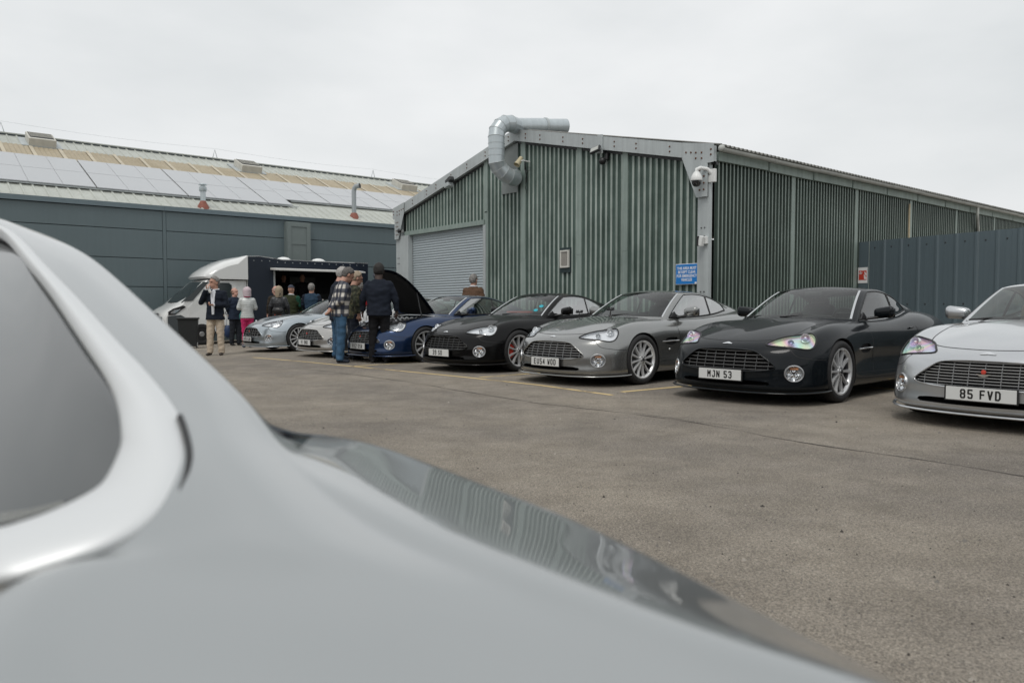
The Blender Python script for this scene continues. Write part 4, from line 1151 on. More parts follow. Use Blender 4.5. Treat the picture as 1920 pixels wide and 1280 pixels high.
# greenhouse ---------------------------------------------------------
CAB = [
 # spine        roof mid        glass top        glass mid       glass base       tuck
 [(1.52,0,1.300),(1.38,0,1.292),(1.20,0,1.268),(.86,0,1.108),(.50,0,.905),(.42,0,.84)],
 [(1.54,0,1.300),(1.39,.16,1.288),(1.205,.20,1.264),(.87,.24,1.104),(.52,.26,.902),(.45,.26,.84)],
 [(1.56,0,1.300),(1.41,.30,1.278),(1.225,.38,1.253),(.90,.44,1.092),(.575,.50,.896),(.51,.50,.84)],
 [(1.60,0,1.301),(1.44,.42,1.264),(1.27,.525,1.238),(.975,.605,1.078),(.70,.682,.890),(.64,.70,.83)],          # windscreen edge
 [(1.63,0,1.301),(1.47,.47,1.256),(1.345,.578,1.222),(1.04,.660,1.060),(.765,.735,.885),(.72,.755,.82)],        # side glass front edge
 [(1.68,0,1.301),(1.56,.48,1.262),(1.50,.585,1.232),(1.32,.665,1.075),(1.12,.735,.888),(1.10,.765,.82)],
 [(1.76,0,1.300),(1.70,.48,1.262),(1.68,.588,1.228),(1.62,.662,1.075),(1.56,.722,.905),(1.56,.752,.83)],
 [(1.86,0,1.296),(1.86,.47,1.254),(1.87,.585,1.205),(1.86,.650,1.070),(1.86,.705,.928),(1.86,.735,.84)],
 [(1.96,0,1.290),(2.02,.45,1.236),(2.08,.588,1.160),(2.10,.638,1.062),(2.12,.682,.960),(2.12,.72,.86)],
 [(2.04,0,1.284),(2.14,.43,1.216),(2.27,.592,1.090),(2.31,.622,1.045),(2.33,.650,.996),(2.34,.70,.88)],
 [(2.10,0,1.278),(2.20,.40,1.206),(2.37,.560,1.078),(2.47,.590,1.035),(2.56,.622,.992),(2.58,.66,.90)],
 [(2.16,0,1.272),(2.24,.34,1.208),(2.35,.46,1.150),(2.56,.52,1.080),(2.80,.565,1.000),(2.86,.58,.93)],          # rear glass edge
 [(2.20,0,1.266),(2.28,.22,1.228),(2.38,.30,1.182),(2.62,.33,1.108),(2.90,.36,1.018),(2.98,.37,.94)],
 [(2.22,0,1.262),(2.30,0,1.240),(2.40,0,1.196),(2.65,0,1.120),(2.95,0,1.024),(3.04,0,.95)]]
GS = surf(CAB, 6, 6)
def cab_region(s0, s1, t0, t1):
    return [(i, j) for i in range(s0 * 6, s1 * 6) for j in range(t0 * 6, t1 * 6)]
ALLC = set(cab_region(0, 13, 0, 5))
WS = set(cab_region(0, 3, 2, 4)); SG1 = set(cab_region(4, 7, 2, 4)); SG2 = set(cab_region(7, 9, 2, 4)); RG = set(cab_region(11, 13, 2, 4))
# narrow rubber bands round the panes stay dark
def cab_mesh(name, cells, sides=(1, -1), off=0.0, remap=None):
    bm = bmesh.new(); mp = {}
    NRM = np.zeros_like(GS)
    du = np.gradient(GS, axis=0); dv = np.gradient(GS, axis=1); NRM = np.cross(du, dv); ln = np.linalg.norm(NRM, axis=2, keepdims=True); ln[ln < 1e-9] = 1; NRM /= ln
    for s in sides:
        for (i, j) in sorted(cells):
            q = []
            for a, b_ in ((i, j), (i + 1, j), (i + 1, j + 1), (i, j + 1)):
                k = (a, b_, s)
                if k not in mp:
                    p = GS[a, b_]; n = NRM[a, b_]
                    p = p - n * off * (1 if n[2] * 1 < 0 else -1) if off else p
                    mp[k] = bm.verts.new((p[0], p[1] * s, p[2]))
                q.append(mp[k])
            if s < 0: q.reverse()
            f = bm.faces.new(q); f.smooth = True
            if remap: f.material_index = remap(i, j)
    bmesh.ops.remove_doubles(bm, verts=bm.verts, dist=2e-4)
    bmesh.ops.recalc_face_normals(bm, faces=bm.faces)
    # outward
    c = sum((f.calc_center_median() for f in bm.faces), Vector()) / len(bm.faces)
    me = bpy.data.meshes.new(name); bm.to_mesh(me); bm.free()
    return me
MESH_CAB = cab_mesh('cabin_shell', ALLC - WS - SG1 - SG2 - RG)
MESH_WS = cab_mesh('windscreen', WS)
MESH_RG = cab_mesh('rear_window', RG)
MESH_SG1 = {s: cab_mesh('door_window', SG1, (s,)) for s in (1, -1)}
MESH_SG2 = {s: cab_mesh('quarter_window', SG2, (s,)) for s in (1, -1)}
def gline(fix, idx, a, b_, s=1, off=0.0):
    """polyline along the cabin grid: fix='s' (idx = station row, a..b columns) or 't'"""
    if fix == 's': pts = [GS[idx * 6, j] for j in range(a * 6, b_ * 6 + 1)]
    else: pts = [GS[i, idx * 6] for i in range(a * 6, b_ * 6 + 1)]
    return [Vector((p[0], p[1] * s, p[2])) for p in pts]

# car materials
M_LINER = simple('wheel_arch_liner', (0.010, 0.010, 0.011), 0.85)
M_LAMPIN = simple('lamp_interior', (0.74, 0.76, 0.78), 0.4, 0.0)
M_CHROME = simple('chrome', (0.78, 0.79, 0.80), 0.10, 1.0)
M_SATIN = simple('satin_trim', (0.62, 0.63, 0.64), 0.28, 0.9)
M_TYRE = simple('tyre_rubber', (0.016, 0.016, 0.017), 0.75, 0, 0.2, 12)
M_RUBBER = simple('window_rubber', (0.010, 0.010, 0.011), 0.5)
M_RIM = simple('rim_silver', (0.74, 0.75, 0.76), 0.28, 0.35, coat=0.5)
M_RIMG = simple('rim_grey', (0.56, 0.57, 0.58), 0.28, 0.35, coat=0.5)
M_RIMIN = simple('rim_barrel', (0.07, 0.07, 0.075), 0.4, 0.5)
M_DISC = simple('brake_disc', (0.18, 0.18, 0.18), 0.35, 0.9)
M_CALB = simple('caliper_dark', (0.03, 0.03, 0.03), 0.4)
M_CALR = simple('caliper_red', (0.45, 0.035, 0.02), 0.4)
M_GLASS = glass_mat('car_glass', (0.66, 0.74, 0.70), 0.055, f_hi=.55)
M_GLASSL = glass_mat('car_side_glass_bright', (0.42, 0.50, 0.47), 0.40, f_hi=.95)
M_GLASSD = glass_mat('car_side_glass', (0.42, 0.50, 0.47), 0.16, f_hi=.95)
M_GLASSK = glass_mat('car_side_glass_dark', (0.30, 0.36, 0.35), 0.07)
M_LENS = glass_mat('lamp_lens', (0.94, 0.95, 0.96), 0.08, f_hi=.30)
M_LENSR = glass_mat('lamp_lens_rainbow', (0.94, 0.95, 0.96), 0.08, rainbow=True, f_hi=.30)
M_LAMPB = simple('lamp_bowl', (0.72, 0.74, 0.76), 0.2, 0.35)
M_AMBER = simple('amber', (0.55, 0.26, 0.13), 0.15, 0.2)
M_LEATHER = {'dark': simple('leather_dark', (0.022, 0.022, 0.024), 0.5), 'tan': simple('leather_tan', (0.27, 0.22, 0.15), 0.55)}
M_PLATE = simple('number_plate', (0.66, 0.67, 0.66), 0.35)
M_PLTXT = simple('plate_black', (0.012, 0.012, 0.012), 0.4)
M_SLAT_S = simple('grille_silver', (0.46, 0.47, 0.48), 0.35, 0.6)
M_SLAT_D = simple('grille_dark', (0.20, 0.205, 0.21), 0.38, 0.6)

def tube_mesh(pts, r, mat, name, parent, n=6, flat=None):
    mb = MB(); mb.tube(pts, r, n, flat=flat); return mb.build(name, mat, parent, smooth=60)
def strip_mesh(pts, w, lift, mat, name, parent, nrmf=None):
    """thin raised ribbon following a polyline on the bodywork"""
    mb = MB(); rows = []
    for i, p in enumerate(pts):
        d = (pts[min(i + 1, len(pts) - 1)] - pts[max(i - 1, 0)]).normalized()
        n = BV.find_nearest(p)[1]
        if n.dot(p - Vector((1.4, 0, .5))) < 0: n = -n
        sd = d.cross(n).normalized()
        rows.append([p + n * lift - sd * w / 2, p + n * lift + sd * w / 2])
    mb.grid(rows); return mb.build(name, mat, parent)
def lens_patch(outline, n, off, mat, name, parent, rings=7, bvh=None):
    n = Vector(n).normalized(); c = sum(outline, Vector()) / len(outline); rows = []
    for r_ in range(rings, -1, -1):
        u = r_ / rings; row = []
        for p in outline:
            q = c.lerp(p, max(u, 0.001)); l = proj_dir(q, n, bvh); row.append(l + n * off)
        row.append(row[0]); rows.append(row)
    mb = MB(); mb.grid(rows); return mb.build(name, mat, parent, smooth=180)

def wheel_parts(style, red):
    """wheel modelled about its own hub; +y is the outer face"""
    M_ = M_RIM if style != 'flat' else M_RIMG
    res = {}
    Y = Matrix(((1, 0, 0, 0), (0, 0, 1, 0), (0, -1, 0, 0), (0, 0, 0, 1)))
    # lathe axis z -> y
    L = Matrix(((1, 0, 0, 0), (0, 0, 1, 0), (0, 1, 0, 0), (0, 0, 0, 1)))
    mb = MB()
    mb.lathe([(.250, -.245), (.275, -.25), (.315, -.245), (.332, -.225), (.340, -.19), (.340, -.165), (.334, -.163), (.334, -.157), (.340, -.155), (.340, -.108), (.334, -.106), (.334, -.100), (.340, -.098), (.340, -.06), (.333, -.025), (.318, -.006), (.30, .0), (.275, -.001), (.259, -.012), (.250, -.020)], 48, L)
    res['tyre'] = (mb.mesh('tyre', M_TYRE, 40), M_TYRE)
    mb = MB()
    mb.mat = 1; mb.lathe([(.249, -.24), (.238, -.235), (.225, -.20), (.215, -.10), (.215, -.07), (.226, -.040)], 48, L); mb.mat = 0; mb.lathe([(.226, -.040), (.232, -.022), (.242, -.010), (.256, -.009), (.259, -.018), (.250, -.026)], 48, L)
    nsp = {'flat': 10, 'twelve': 12, 'twin': 9}[style]
    def spoke(a, w0, w1, off=0.0):
        ca, sa = math.cos(a), math.sin(a); tx = (-sa, ca)
        def P(r, t, d): return (r * ca + t * tx[0], d, r * sa + t * tx[1])
        secs = [(.045, w0, -.020, .045), (.10, w0 * .9, -.026, .035), (.17, (w0 + w1) / 2, -.028, .028), (.235, w1, -.020, .028)]
        vs = []
        for r, w, d, h in secs:
            vs += [P(r, off - w, d - h), P(r, off - w * .72, d), P(r, off + w * .72, d), P(r, off + w, d - h)]
        fs = []
        for i in range(3):
            for k in range(4):
                fs.append((4 * i + k, 4 * i + (k + 1) % 4, 4 * i + 4 + (k + 1) % 4, 4 * i + 4 + k))
        fs.append((0, 3, 2, 1)); fs.append((12, 13, 14, 15))
        mb.add(vs, fs)
    for k in range(nsp):
        a = 2 * math.pi * (k + .25) / nsp
        if style == 'twin':
            spoke(a - .11, .008, .010, .008); spoke(a + .11, .008, .010, -.008)
        elif style == 'twelve': spoke(a, .013, .0165)
        else: spoke(a, .013, .021)
    mb.lathe([(.0, -.012), (.030, -.012), (.036, -.018), (.058, -.020), (.064, -.03), (.064, -.07), (0, -.07)], 24, L)
    me_fix(mb)
    res['rim'] = (mb.mesh('rim', [M_, M_RIMIN], 35), M_)
    mb = MB()
    mb.lathe([(.0, -.095), (.17, -.095), (.172, -.098), (.172, -.118), (.17, -.12), (0, -.12)], 32, L)
    res['brake_disc'] = (mb.mesh('brake_disc', M_DISC, 40), M_DISC)
    mb = MB(); R1, R2 = .10, .19
    for side in (1,):
        pts = [(R2 * math.cos(a), R2 * math.sin(a)) for a in np.linspace(R(-38), R(38), 8)] + [(R1 * math.cos(a), R1 * math.sin(a)) for a in np.linspace(R(38), R(-38), 8)]
        mb.prism([(x_, -.062, z_) for x_, z_ in pts], (0, -.08, 0))
    me_fix(mb)
    res['caliper'] = (mb.mesh('caliper', M_CALR if red else M_CALB, 30), None)
    mb = MB()
    for k in range(5):
        a = 2 * math.pi * k / 5; mb.tube([(.04 * math.cos(a), -.016, .04 * math.sin(a)), (.04 * math.cos(a), -.006, .04 * math.sin(a))], .007, 8)
    mb.lathe([(0, -.003), (.02, -.004), (.024, -.012)], 16, L)
    res['hub_cap'] = (mb.mesh('hub_cap', M_DARK, 30), M_DARK)
    return res
WHEELS = {}

def soft_box(mb, c, d, bev=.04, M=None, taper=None):
    m2 = MB(); m2.box((0, 0, 0), d, taper=taper)
    bm = bmesh.new(); vv = [bm.verts.new(v) for v in m2.v]
    for f in m2.f: bm.faces.new([vv[i] for i in f])
    bmesh.ops.bevel(bm, geom=bm.edges[:], offset=bev, segments=3, affect='EDGES', profile=0.5)
    bm.verts.index_update()
    vs = [v.co.copy() for v in bm.verts]; fs = [[v.index for v in f.verts] for f in bm.faces]; bm.free()
    T = Matrix.Translation(c)
    mb.add(vs, fs, T @ M if M is not None else T)

PLATE_FONT = {
 'M': [[(0,0),(0,1),(.5,.45),(1,1),(1,0)]], 'J': [[(.05,.2),(.25,0),(.75,0),(1,.2),(1,1),(.45,1)]], 'N': [[(0,0),(0,1),(1,0),(1,1)]],
 '5': [[(1,1),(0,1),(0,.55),(.75,.55),(1,.4),(1,.15),(.8,0),(.2,0),(0,.15)]], '3': [[(0,.85),(.2,1),(.8,1),(1,.85),(1,.65),(.8,.52),(.4,.52)],[(.8,.52),(1,.38),(1,.15),(.8,0),(.2,0),(0,.15)]],
 '8': [[(.2,.52),(0,.66),(0,.86),(.2,1),(.8,1),(1,.86),(1,.66),(.8,.52),(.2,.52),(0,.38),(0,.14),(.2,0),(.8,0),(1,.14),(1,.38),(.8,.52)]],
 'F': [[(0,0),(0,1),(1,1)],[(0,.52),(.85,.52)]], 'V': [[(0,1),(.5,0),(1,1)]], 'D': [[(0,0),(0,1),(.7,1),(1,.8),(1,.2),(.7,0),(0,0)]],
 'E': [[(1,1),(0,1),(0,0),(1,0)],[(0,.52),(.85,.52)]], 'U': [[(0,1),(0,.2),(.2,0),(.8,0),(1,.2),(1,1)]], '4': [[(.75,0),(.75,1),(0,.28),(1,.28)]],
 'W': [[(0,1),(.2,0),(.5,.55),(.8,0),(1,1)]], 'O': [[(0,.2),(0,.8),(.2,1),(.8,1),(1,.8),(1,.2),(.8,0),(.2,0),(0,.2)]], '0': [[(0,.2),(0,.8),(.2,1),(.8,1),(1,.8),(1,.2),(.8,0),(.2,0),(0,.2)]],
 'S': [[(1,.85),(.8,1),(.2,1),(0,.85),(0,.66),(.2,.53),(.8,.47),(1,.34),(1,.15),(.8,0),(.2,0),(0,.15)]], '1': [[(.2,.8),(.5,1),(.5,0)]], '2': [[(0,.85),(.2,1),(.8,1),(1,.85),(1,.62),(0,.12),(0,0),(1,0)]],
 '9': [[(1,.5),(.2,.5),(0,.65),(0,.85),(.2,1),(.8,1),(1,.85),(1,.15),(.8,0),(.2,0),(0,.12)]], 'I': [[(.5,0),(.5,1)]], 'B': [[(0,0),(0,1),(.75,1),(.95,.86),(.95,.64),(.75,.52),(0,.52)],[(.75,.52),(1,.38),(1,.14),(.8,0),(0,0)]], 'X': [[(0,0),(1,1)],[(0,1),(1,0)]]}
def plate_text(s, M_, parent, total):
    h, st = .079, .0135
    n = len(s); adv = .056; wch = .042
    width = sum(adv * (.62 if c == ' ' else 1) for c in s); k = min(1.0, total / width); x = -width * k / 2
    for c in s:
        a = adv * k * (.62 if c == ' ' else 1)
        if c != ' ':
            mb = MB(); w = wch * k
            for line in PLATE_FONT[c]:
                P = [Vector((x + (a - w) / 2 + st / 2 + u * (w - st), (v - .5) * (h - st), .0004)) for u, v in line]
                hw = st / 2 * (.85 if k < .9 else 1)
                for i in range(len(P) - 1):
                    d = (P[i + 1] - P[i]).normalized(); n_ = Vector((-d.y, d.x, 0)) * hw; up_ = Vector((0, 0, .00012 * (i % 3)))
                    A_, B_ = P[i] - d * hw * .55 + up_, P[i + 1] + d * hw * .55 + up_
                    mb.add([A_ - n_, B_ - n_, B_ + n_, A_ + n_], [(0, 1, 2, 3)], M_)
            mb.build('character', M_PLTXT, parent)
        x += a

def make_car(spec):
    name = 'sports_car'
    root = empty(name, (0, 0, 0), 0, spec['label'], 'car', 'silver, grey, blue and black coupes parked in a row')
    paint = spec['paint']; open_bonnet = spec.get('open'); leather = M_LEATHER[spec.get('leather', 'dark')]
    def child(nm, me, mats, parent=root, smooth=None):
        me = me.copy() if len(me.materials) else me
        o = link(nm, me, parent)
        if not len(me.materials):
            for m in mats: me.materials.append(m)
        for i, m in enumerate(mats):
            o.material_slots[i].link = 'OBJECT'; o.material_slots[i].material = m
        return o
    if not MESH_BODY.get('done'):
        for me, k in ((MESH_BODY, 3), (MESH_BONNET, 1), (MESH_CAB, 1), (MESH_WS, 1), (MESH_RG, 1), (MESH_SG1[1], 1), (MESH_SG1[-1], 1), (MESH_SG2[1], 1), (MESH_SG2[-1], 1)):
            for _ in range(k): me.materials.append(None)
            me.set_sharp_from_angle(angle=R(42))
        MESH_BODY['done'] = 1
    def inst(nm, me, mats, parent=root):
        o = link(nm, me, parent)
        for i, m in enumerate(mats):
            o.material_slots[i].link = 'OBJECT'; o.material_slots[i].material = m
        return o
    body = inst('body', MESH_BODY, [paint, M_LINER, M_LAMPIN])
    bonnet = inst('bonnet', MESH_BONNET, [paint])
    cabin = inst('cabin_shell', MESH_CAB, [paint])
    inst('windscreen', MESH_WS, [M_GLASS]); inst('rear_window', MESH_RG, [M_GLASS])
    for s in (1, -1):
        gm_ = (M_GLASSK if spec.get('darkglass') else M_GLASSL) if s < 0 else M_GLASS
        inst('door_window', MESH_SG1[s], [gm_]); inst('quarter_window', MESH_SG2[s], [gm_])
        # trims round the side glass and A-pillar finisher
        loop = gline('s', 4, 2, 4, s)[::-1] + gline('t', 2, 4, 9, s) + gline('s', 9, 2, 4, s) + gline('t', 4, 4, 9, s)[::-1]
        tube_mesh(loop + [loop[0]], .0085, M_RUBBER, 'window_seal', root, 5)
        tube_mesh([p + Vector((0, .006 * s, -.012)) for p in gline('t', 4, 4, 9, s)], .0055, M_SATIN if spec.get('bright') else M_RUBBER, 'waist_trim', root, 5)
        tube_mesh(gline('s', 3, 2, 4, s), .0135, M_SATIN, 'pillar_finisher', root, 6, flat=.55)
        tube_mesh(gline('s', 7, 2, 4, s), .013, M_RUBBER, 'window_divider', root, 5)
        # mirror on a sail foot
        mr_ = Vector((1.07, .80 * s, .952))
        mb = MB(); soft_box(mb, (0, 0, 0), (.13, .235, .135), .05)
        for i, v in enumerate(mb.v):
            t = (v.y * s + .117) / .235
            mb.v[i] = Vector((v.x * (1.05 - .25 * t) + .035 * (1 - t), v.y, v.z * (.86 + .22 * t) + .018 * t)) + mr_ + Vector((0, .10 * s, .012))
        mir_ = mb.build('mirror', paint if not spec.get('mirror') else spec['mirror'], root, smooth=60)
        mb = MB(); mb.tube([(.97, .730 * s, .895), (1.03, .79 * s, .908), (1.07, .83 * s, .922)], [.03, .026, .03], 8, flat=.6)
        mb.build('mirror_foot', M_BLACK, mir_, smooth=60)
        mb = MB(); mb.box((0, 0, 0), (.006, .19, .10), Matrix.Translation(mr_ + Vector((.074, .105 * s, .015)))); mb.build('mirror_glass', M_CHROME, mir_)
        mb = MB(); mb.prism([(.80, .738 * s, .895), (.99, .732 * s, .895), (.92, .715 * s, .975)], (0, .016 * s, 0)); me_fix(mb); mb.build('sail_panel', M_BLACK, root)
        # headlamp
        lo = mir(lamp_out, s); ln = Vector((LAMP_N.x, LAMP_N.y * s, LAMP_N.z))
        lens = lens_patch(lo, ln, -.003, M_LENSR if spec.get('rainbow') else M_LENS, 'headlight', root, 6)
        rim_ = [proj_dir(p, ln) + ln * .001 for p in lo]
        tube_mesh(rim_ + [rim_[0]], .0095, M_BLACK, 'lamp_seal', lens, 5)
        for (cx_, cy_, rr, mt) in ((-.455, .72, .046, M_LAMPB), (-.59, .63, .032, M_LAMPB)):
            p0_ = proj_dir(proj_top(cx_, cy_ * s), ln) - ln * .026
            Mx = frame_M(p0_, Vector((0, 0, 1)).cross(Vector((-.9, .3 * s, .3))).normalized(), Vector((-.9, .3 * s, .3)).normalized().cross(Vector((0, 0, 1)).cross(Vector((-.9, .3 * s, .3))).normalized()), Vector((-.9, .3 * s, .3)).normalized())
            mb = MB(); mb.lathe([(.0, -.012), (rr * .45, -.01), (rr * .85, .008), (rr, .03), (rr * 1.06, .031), (rr * 1.1, .0)], 20, Mx); mb.ball(Mx @ Vector((0, 0, .012)), rr * .42, 10, 6)
            mb.build('reflector', mt, lens, smooth=50)
        # fog lamp
        fn_ = Vector((FOG_N.x, FOG_N.y * s, FOG_N.z)); fo = mir(fog_out, s); fc = sum(fo, Vector()) / len(fo)
        fog = lens_patch([fc.lerp(p, .93) for p in fo], fn_, -.004, M_LENS, 'fog_light', root, 3)
        ring_ = [proj_dir(p, fn_) + fn_ * .003 for p in fo]
        tube_mesh(ring_ + [ring_[0]], .009, M_SATIN, 'lamp_ring', fog, 6)
        e1 = fn_.cross(Vector((0, 0, 1))).normalized(); e2 = e1.cross(fn_)
        mb = MB()
        for (a, b_, rr) in ((.0, -.038, .036), (-.045, .0, .028), (.045, .0, .028), (0, .035, .034), (-.05, -.035, .02), (.05, -.04, .02)):
            mb.lathe([(.0, -.01), (rr * .6, -.004), (rr, .015), (rr * 1.05, .0)], 12, frame_M(fc + e1 * a + e2 * b_ - fn_ * .030, e1, e2, fn_))
        mb.build('reflector', M_CHROME, fog, smooth=20)
        mb = MB(); mb.box((0, 0, 0), (.085, .020, .012), frame_M(fc + e2 * .050 - fn_ * .016, e1, e2, fn_)); mb.build('indicator', M_AMBER, fog)
        # side vent strake
        p1 = proj_side(.44, .565, s); p2 = proj_side(.84, .572, s); pm = proj_side(.65, .569, s)
        tube_mesh([p + Vector((0, .003 * s, 0)) for p in smooth_open([p1, pm, p2], 4)], .0085, M_CHROME if spec.get('bright') else M_SATIN, 'side_strake', root, 6)
        if spec.get('bright') is None:
            mb = MB(); mb.lathe([(0, .012), (.012, .010), (.018, .0)], 12, frame_M(proj_side(.62, .455, s) + Vector((0, .001 * s, 0)), (1, 0, 0), (0, 0, 1), (0, s, 0))); mb.build('side_repeater', M_SATIN, root)
        # shut lines, handle
        door_f = [proj_side(x, z, s) for x, z in [(.745, .862), (.80, .80), (.855, .70), (.875, .58), (.875, .40), (.86, .30)]]
        strip_mesh(smooth_open(door_f, 4), .010, .0012, M_RUBBER, 'shut_line', root)
        door_r = [proj_side(x, z, s) for x, z in [(2.02, .91), (2.14, .80), (2.16, .68), (2.10, .52), (1.98, .40), (1.88, .34)]]
        strip_mesh(smooth_open(door_r, 4), .010, .0012, M_RUBBER, 'shut_line', root)
        strip_mesh([proj_side(x, z, s) for x, z in [(.38 + .05 * k, .305 - .0008 * k) for k in range(38)]], .006, .0012, M_RUBBER, 'sill_line', root)
        bl_ = smooth_open([proj_front(y * s, z) for y, z in [(.60, .625), (.68, .575), (.74, .515)]] + [proj_side(x, z, s) for x, z in [(-.52, .487), (-.44, .482), (-.36, .48)]], 4)
        strip_mesh([BV.find_nearest(p)[0] for p in bl_], .006, .0012, M_RUBBER, 'bumper_line', root)
        mb = MB(); mb.tube([proj_side(1.93, .775, s) + Vector((0, .012 * s, 0)), proj_side(2.03, .785, s) + Vector((0, .012 * s, 0))], .011, 8); mb.build('door_handle', paint, root, smooth=60)
        # tail lamp
        tl = [(3.52, .60 * s, .80), (3.6, .5 * s, .80)]
        mb = MB(); q_ = [proj_dir(Vector((3.55, (.46 + .07 * math.cos(a)) * s, .78 + .055 * math.sin(a))), (1, .3 * s, 0)) for a in np.linspace(0, 2 * math.pi, 17)[:-1]]
        mb.prism([p for p in q_], (.012, .004 * s, 0)); me_fix(mb); mb.build('tail_light', M_RED, root)
        # seats
        seat = MB()
        soft_box(seat, (1.72, .36 * s, .56), (.52, .46, .16), .05)
        soft_box(seat, (2.02, .36 * s, .80), (.17, .44, .56), .06, Matrix.Rotation(R(16), 4, 'Y'))
        seat_o = seat.build('seat', leather, root, smooth=60)
        mb = MB(); soft_box(mb, (2.09, .36 * s, 1.085), (.12, .25, .16), .05, Matrix.Rotation(R(10), 4, 'Y')); mb.build('headrest', leather, seat_o, smooth=60)
    # bonnet seam and badge
    edge = [Vector(G[i, BON_T]) for i in range(0, BON_S + 1)]
    full = [Vector((p.x, -p.y, p.z)) for p in edge[::-1]] + edge[1:]
    strip_mesh([p for p in full], .009, .0015, M_RUBBER, 'bonnet_shut_line', body)
    bc = Vector((-.775, 0, 0)); bp_ = proj_top(-.775, 0)
    badge_par = body
    mb = MB(); wing = [(0, .012), (.018, .016), (.055, .017), (.062, .012), (.03, -.004), (.012, -.014), (0, -.016)]
    wl_ = [(y, d) for y, d in wing] + [(-y, d) for y, d in wing[-2:0:-1]]
    mb.prism([proj_dir(Vector((-.79 - d * .8, y, .64 - d * .8)), (-.55, 0, .84)) + Vector((-.001, 0, .001)) for y, d in wl_], Vector((-.003, 0, .004))); me_fix(mb)
    mb.build('wing_badge', M_CHROME, badge_par)
    # bonnet louvres
    for s in (1, -1):
        mb = MB(); mb.prism([proj_top(x, y * s) + Vector((0, 0, -.004)) for x, y in [(.20, .40), (.25, .37), (.44, .455), (.41, .48)]], (0, 0, .0075)); me_fix(mb)
        mb.build('bonnet_vent', M_BLACK, bonnet)
    # grille: slats and bars follow the nose, set 25 mm back
    gm = spec.get('slats', M_SLAT_S)
    def inside_x(z):     # half-width of the opening at height z
        ys = []
        for (y0, z0), (y1, z1) in zip(gr_half[:-1], gr_half[1:]):
            if (z0 - z) * (z1 - z) <= 0 and z0 != z1: ys.append(y0 + (y1 - y0) * (z - z0) / (z1 - z0))
        return max(ys) if ys else 0
    def inside_z(y):
        zs = []
        for (y0, z0), (y1, z1) in zip(gr_half[:-1], gr_half[1:]):
            if (y0 - y) * (y1 - y) <= 0 and y0 != y1: zs.append(z0 + (z1 - z0) * (y - y0) / (y1 - y0))
        return min(zs), max(zs)
    nh = spec.get('nh', 6)
    for k in range(nh):
        z = .352 + (.577 - .352) * (k + .65) / nh; hw = inside_x(z) - .004; mb = MB(); rows = []
        for i in range(17):
            y = -hw + 2 * hw * i / 16; p = proj_front(y, z) + Vector((.022, 0, 0))
            rows.append([p + Vector((.022, 0, -.002)), p + Vector((0, 0, -.004)), p + Vector((0, 0, .004)), p + Vector((.022, 0, .002)), p + Vector((.022, 0, -.002))])
        mb.grid(rows); mb.build('grille_slat', gm, body)
    for k in range(9):
        y = (k - 4) * .122; z0, z1 = inside_z(abs(y)); mb = MB(); rows = []
        for i in range(7):
            z = z0 + (z1 - z0) * i / 6; p = proj_front(y, z) + Vector((.040, 0, 0))
            rows.append([p + Vector((.015, -.002, 0)), p + Vector((0, -.002, 0)), p + Vector((0, .002, 0)), p + Vector((.015, .002, 0)), p + Vector((.015, -.002, 0))])
        mb.grid(rows); mb.build('grille_bar', gm, body)
    go = [proj_front(p.y, p.z) for p in grille_out]
    tube_mesh(smooth_closed(go, 2) + [go[0]], .008, paint if spec.get('slats') is M_SLAT_D else paint, 'grille_surround', body, 6)
    if spec.get('emblem'):
        mb = MB(); p = proj_front(0, .47) + Vector((.01, 0, 0))
        mb.prism([p + Vector((0, y, z)) for y, z in ((-.055, .008), (-.03, -.012), (0, -.02), (.03, -.012), (.055, .008), (.02, .004), (-.02, .004))], (-.006, 0, 0)); me_fix(mb); em = mb.build('grille_emblem', M_CHROME, body)
        mb = MB(); mb.lathe([(0, .012), (.016, .01), (.02, .0)], 12, frame_M(p + Vector((0, 0, .022)), (0, -1, 0), (0, 0, 1), (-1, 0, 0))); mb.build('rose', M_RED, em)
    # splitter lip
    lip = smooth_open([(-.26, .905, .150), (-.40, .90, .145), (-.60, .83, .14), (-.77, .71, .138), (-.885, .50, .137), (-.93, .27, .136), (-.945, 0, .136)], 4)
    lip = lip + [Vector((p.x, -p.y, p.z)) for p in lip[::-1][1:]]
    tube_mesh(lip, .016, spec.get('lip', paint), 'front_lip', body, 8, flat=.7)
    # number plate
    pz, px_ = .310, -.956
    pl = MB(); pl.box((px_ + .006, 0, pz), (.010, .545, .128)); plo = pl.build('plate_holder', M_BLACK, root)
    pl = MB(); pl.box((px_, 0, pz), (.006, .520, .111)); po = pl.build('number_plate', M_PLATE, root, bevel=.002)
    plate_text(spec['plate'], frame_M((px_ - .0038, -spec.get('pshift', 0), pz), (0, -1, 0), (0, 0, 1), (-1, 0, 0)), po, .485)
    # intake mesh and undertray
    mb = MB(); mb.box((-.60, 0, .30), (.3, 1.2, .22)); mb.build('radiator', M_LINER, root)
    # wipers
    for s, (a, b_) in ((1, ((.60, .62), (.665, .02))), (-1, ((.53, .10), (.66, -.50)))):
        pts = []
        for t in np.linspace(0, 1, 8):
            x, y = a[0] + (b_[0] - a[0]) * t, a[1] + (b_[1] - a[1]) * t
            pts.append(Vector((x - .02, y, .918 + .012 * math.sin(t * 3.1) + (.016 * t) - abs(y) * .02)))
        tube_mesh(pts, .009, M_RUBBER, 'wiper', root, 5)
    # cowl
    mb = MB(); rows = []
    for i in range(15):
        y = -.64 + 1.28 * i / 14; x = .47 + .40 * (y / .64) ** 2 * .55
        rows.append([Vector((x - .02, y, .898 - .022 * abs(y))), Vector((x + .06, y, .908 - .022 * abs(y))), Vector((x + .17, y, .90 - .02 * abs(y)))])
    mb.grid(rows); mb.build('scuttle_panel', M_BLACK, root, smooth=60)
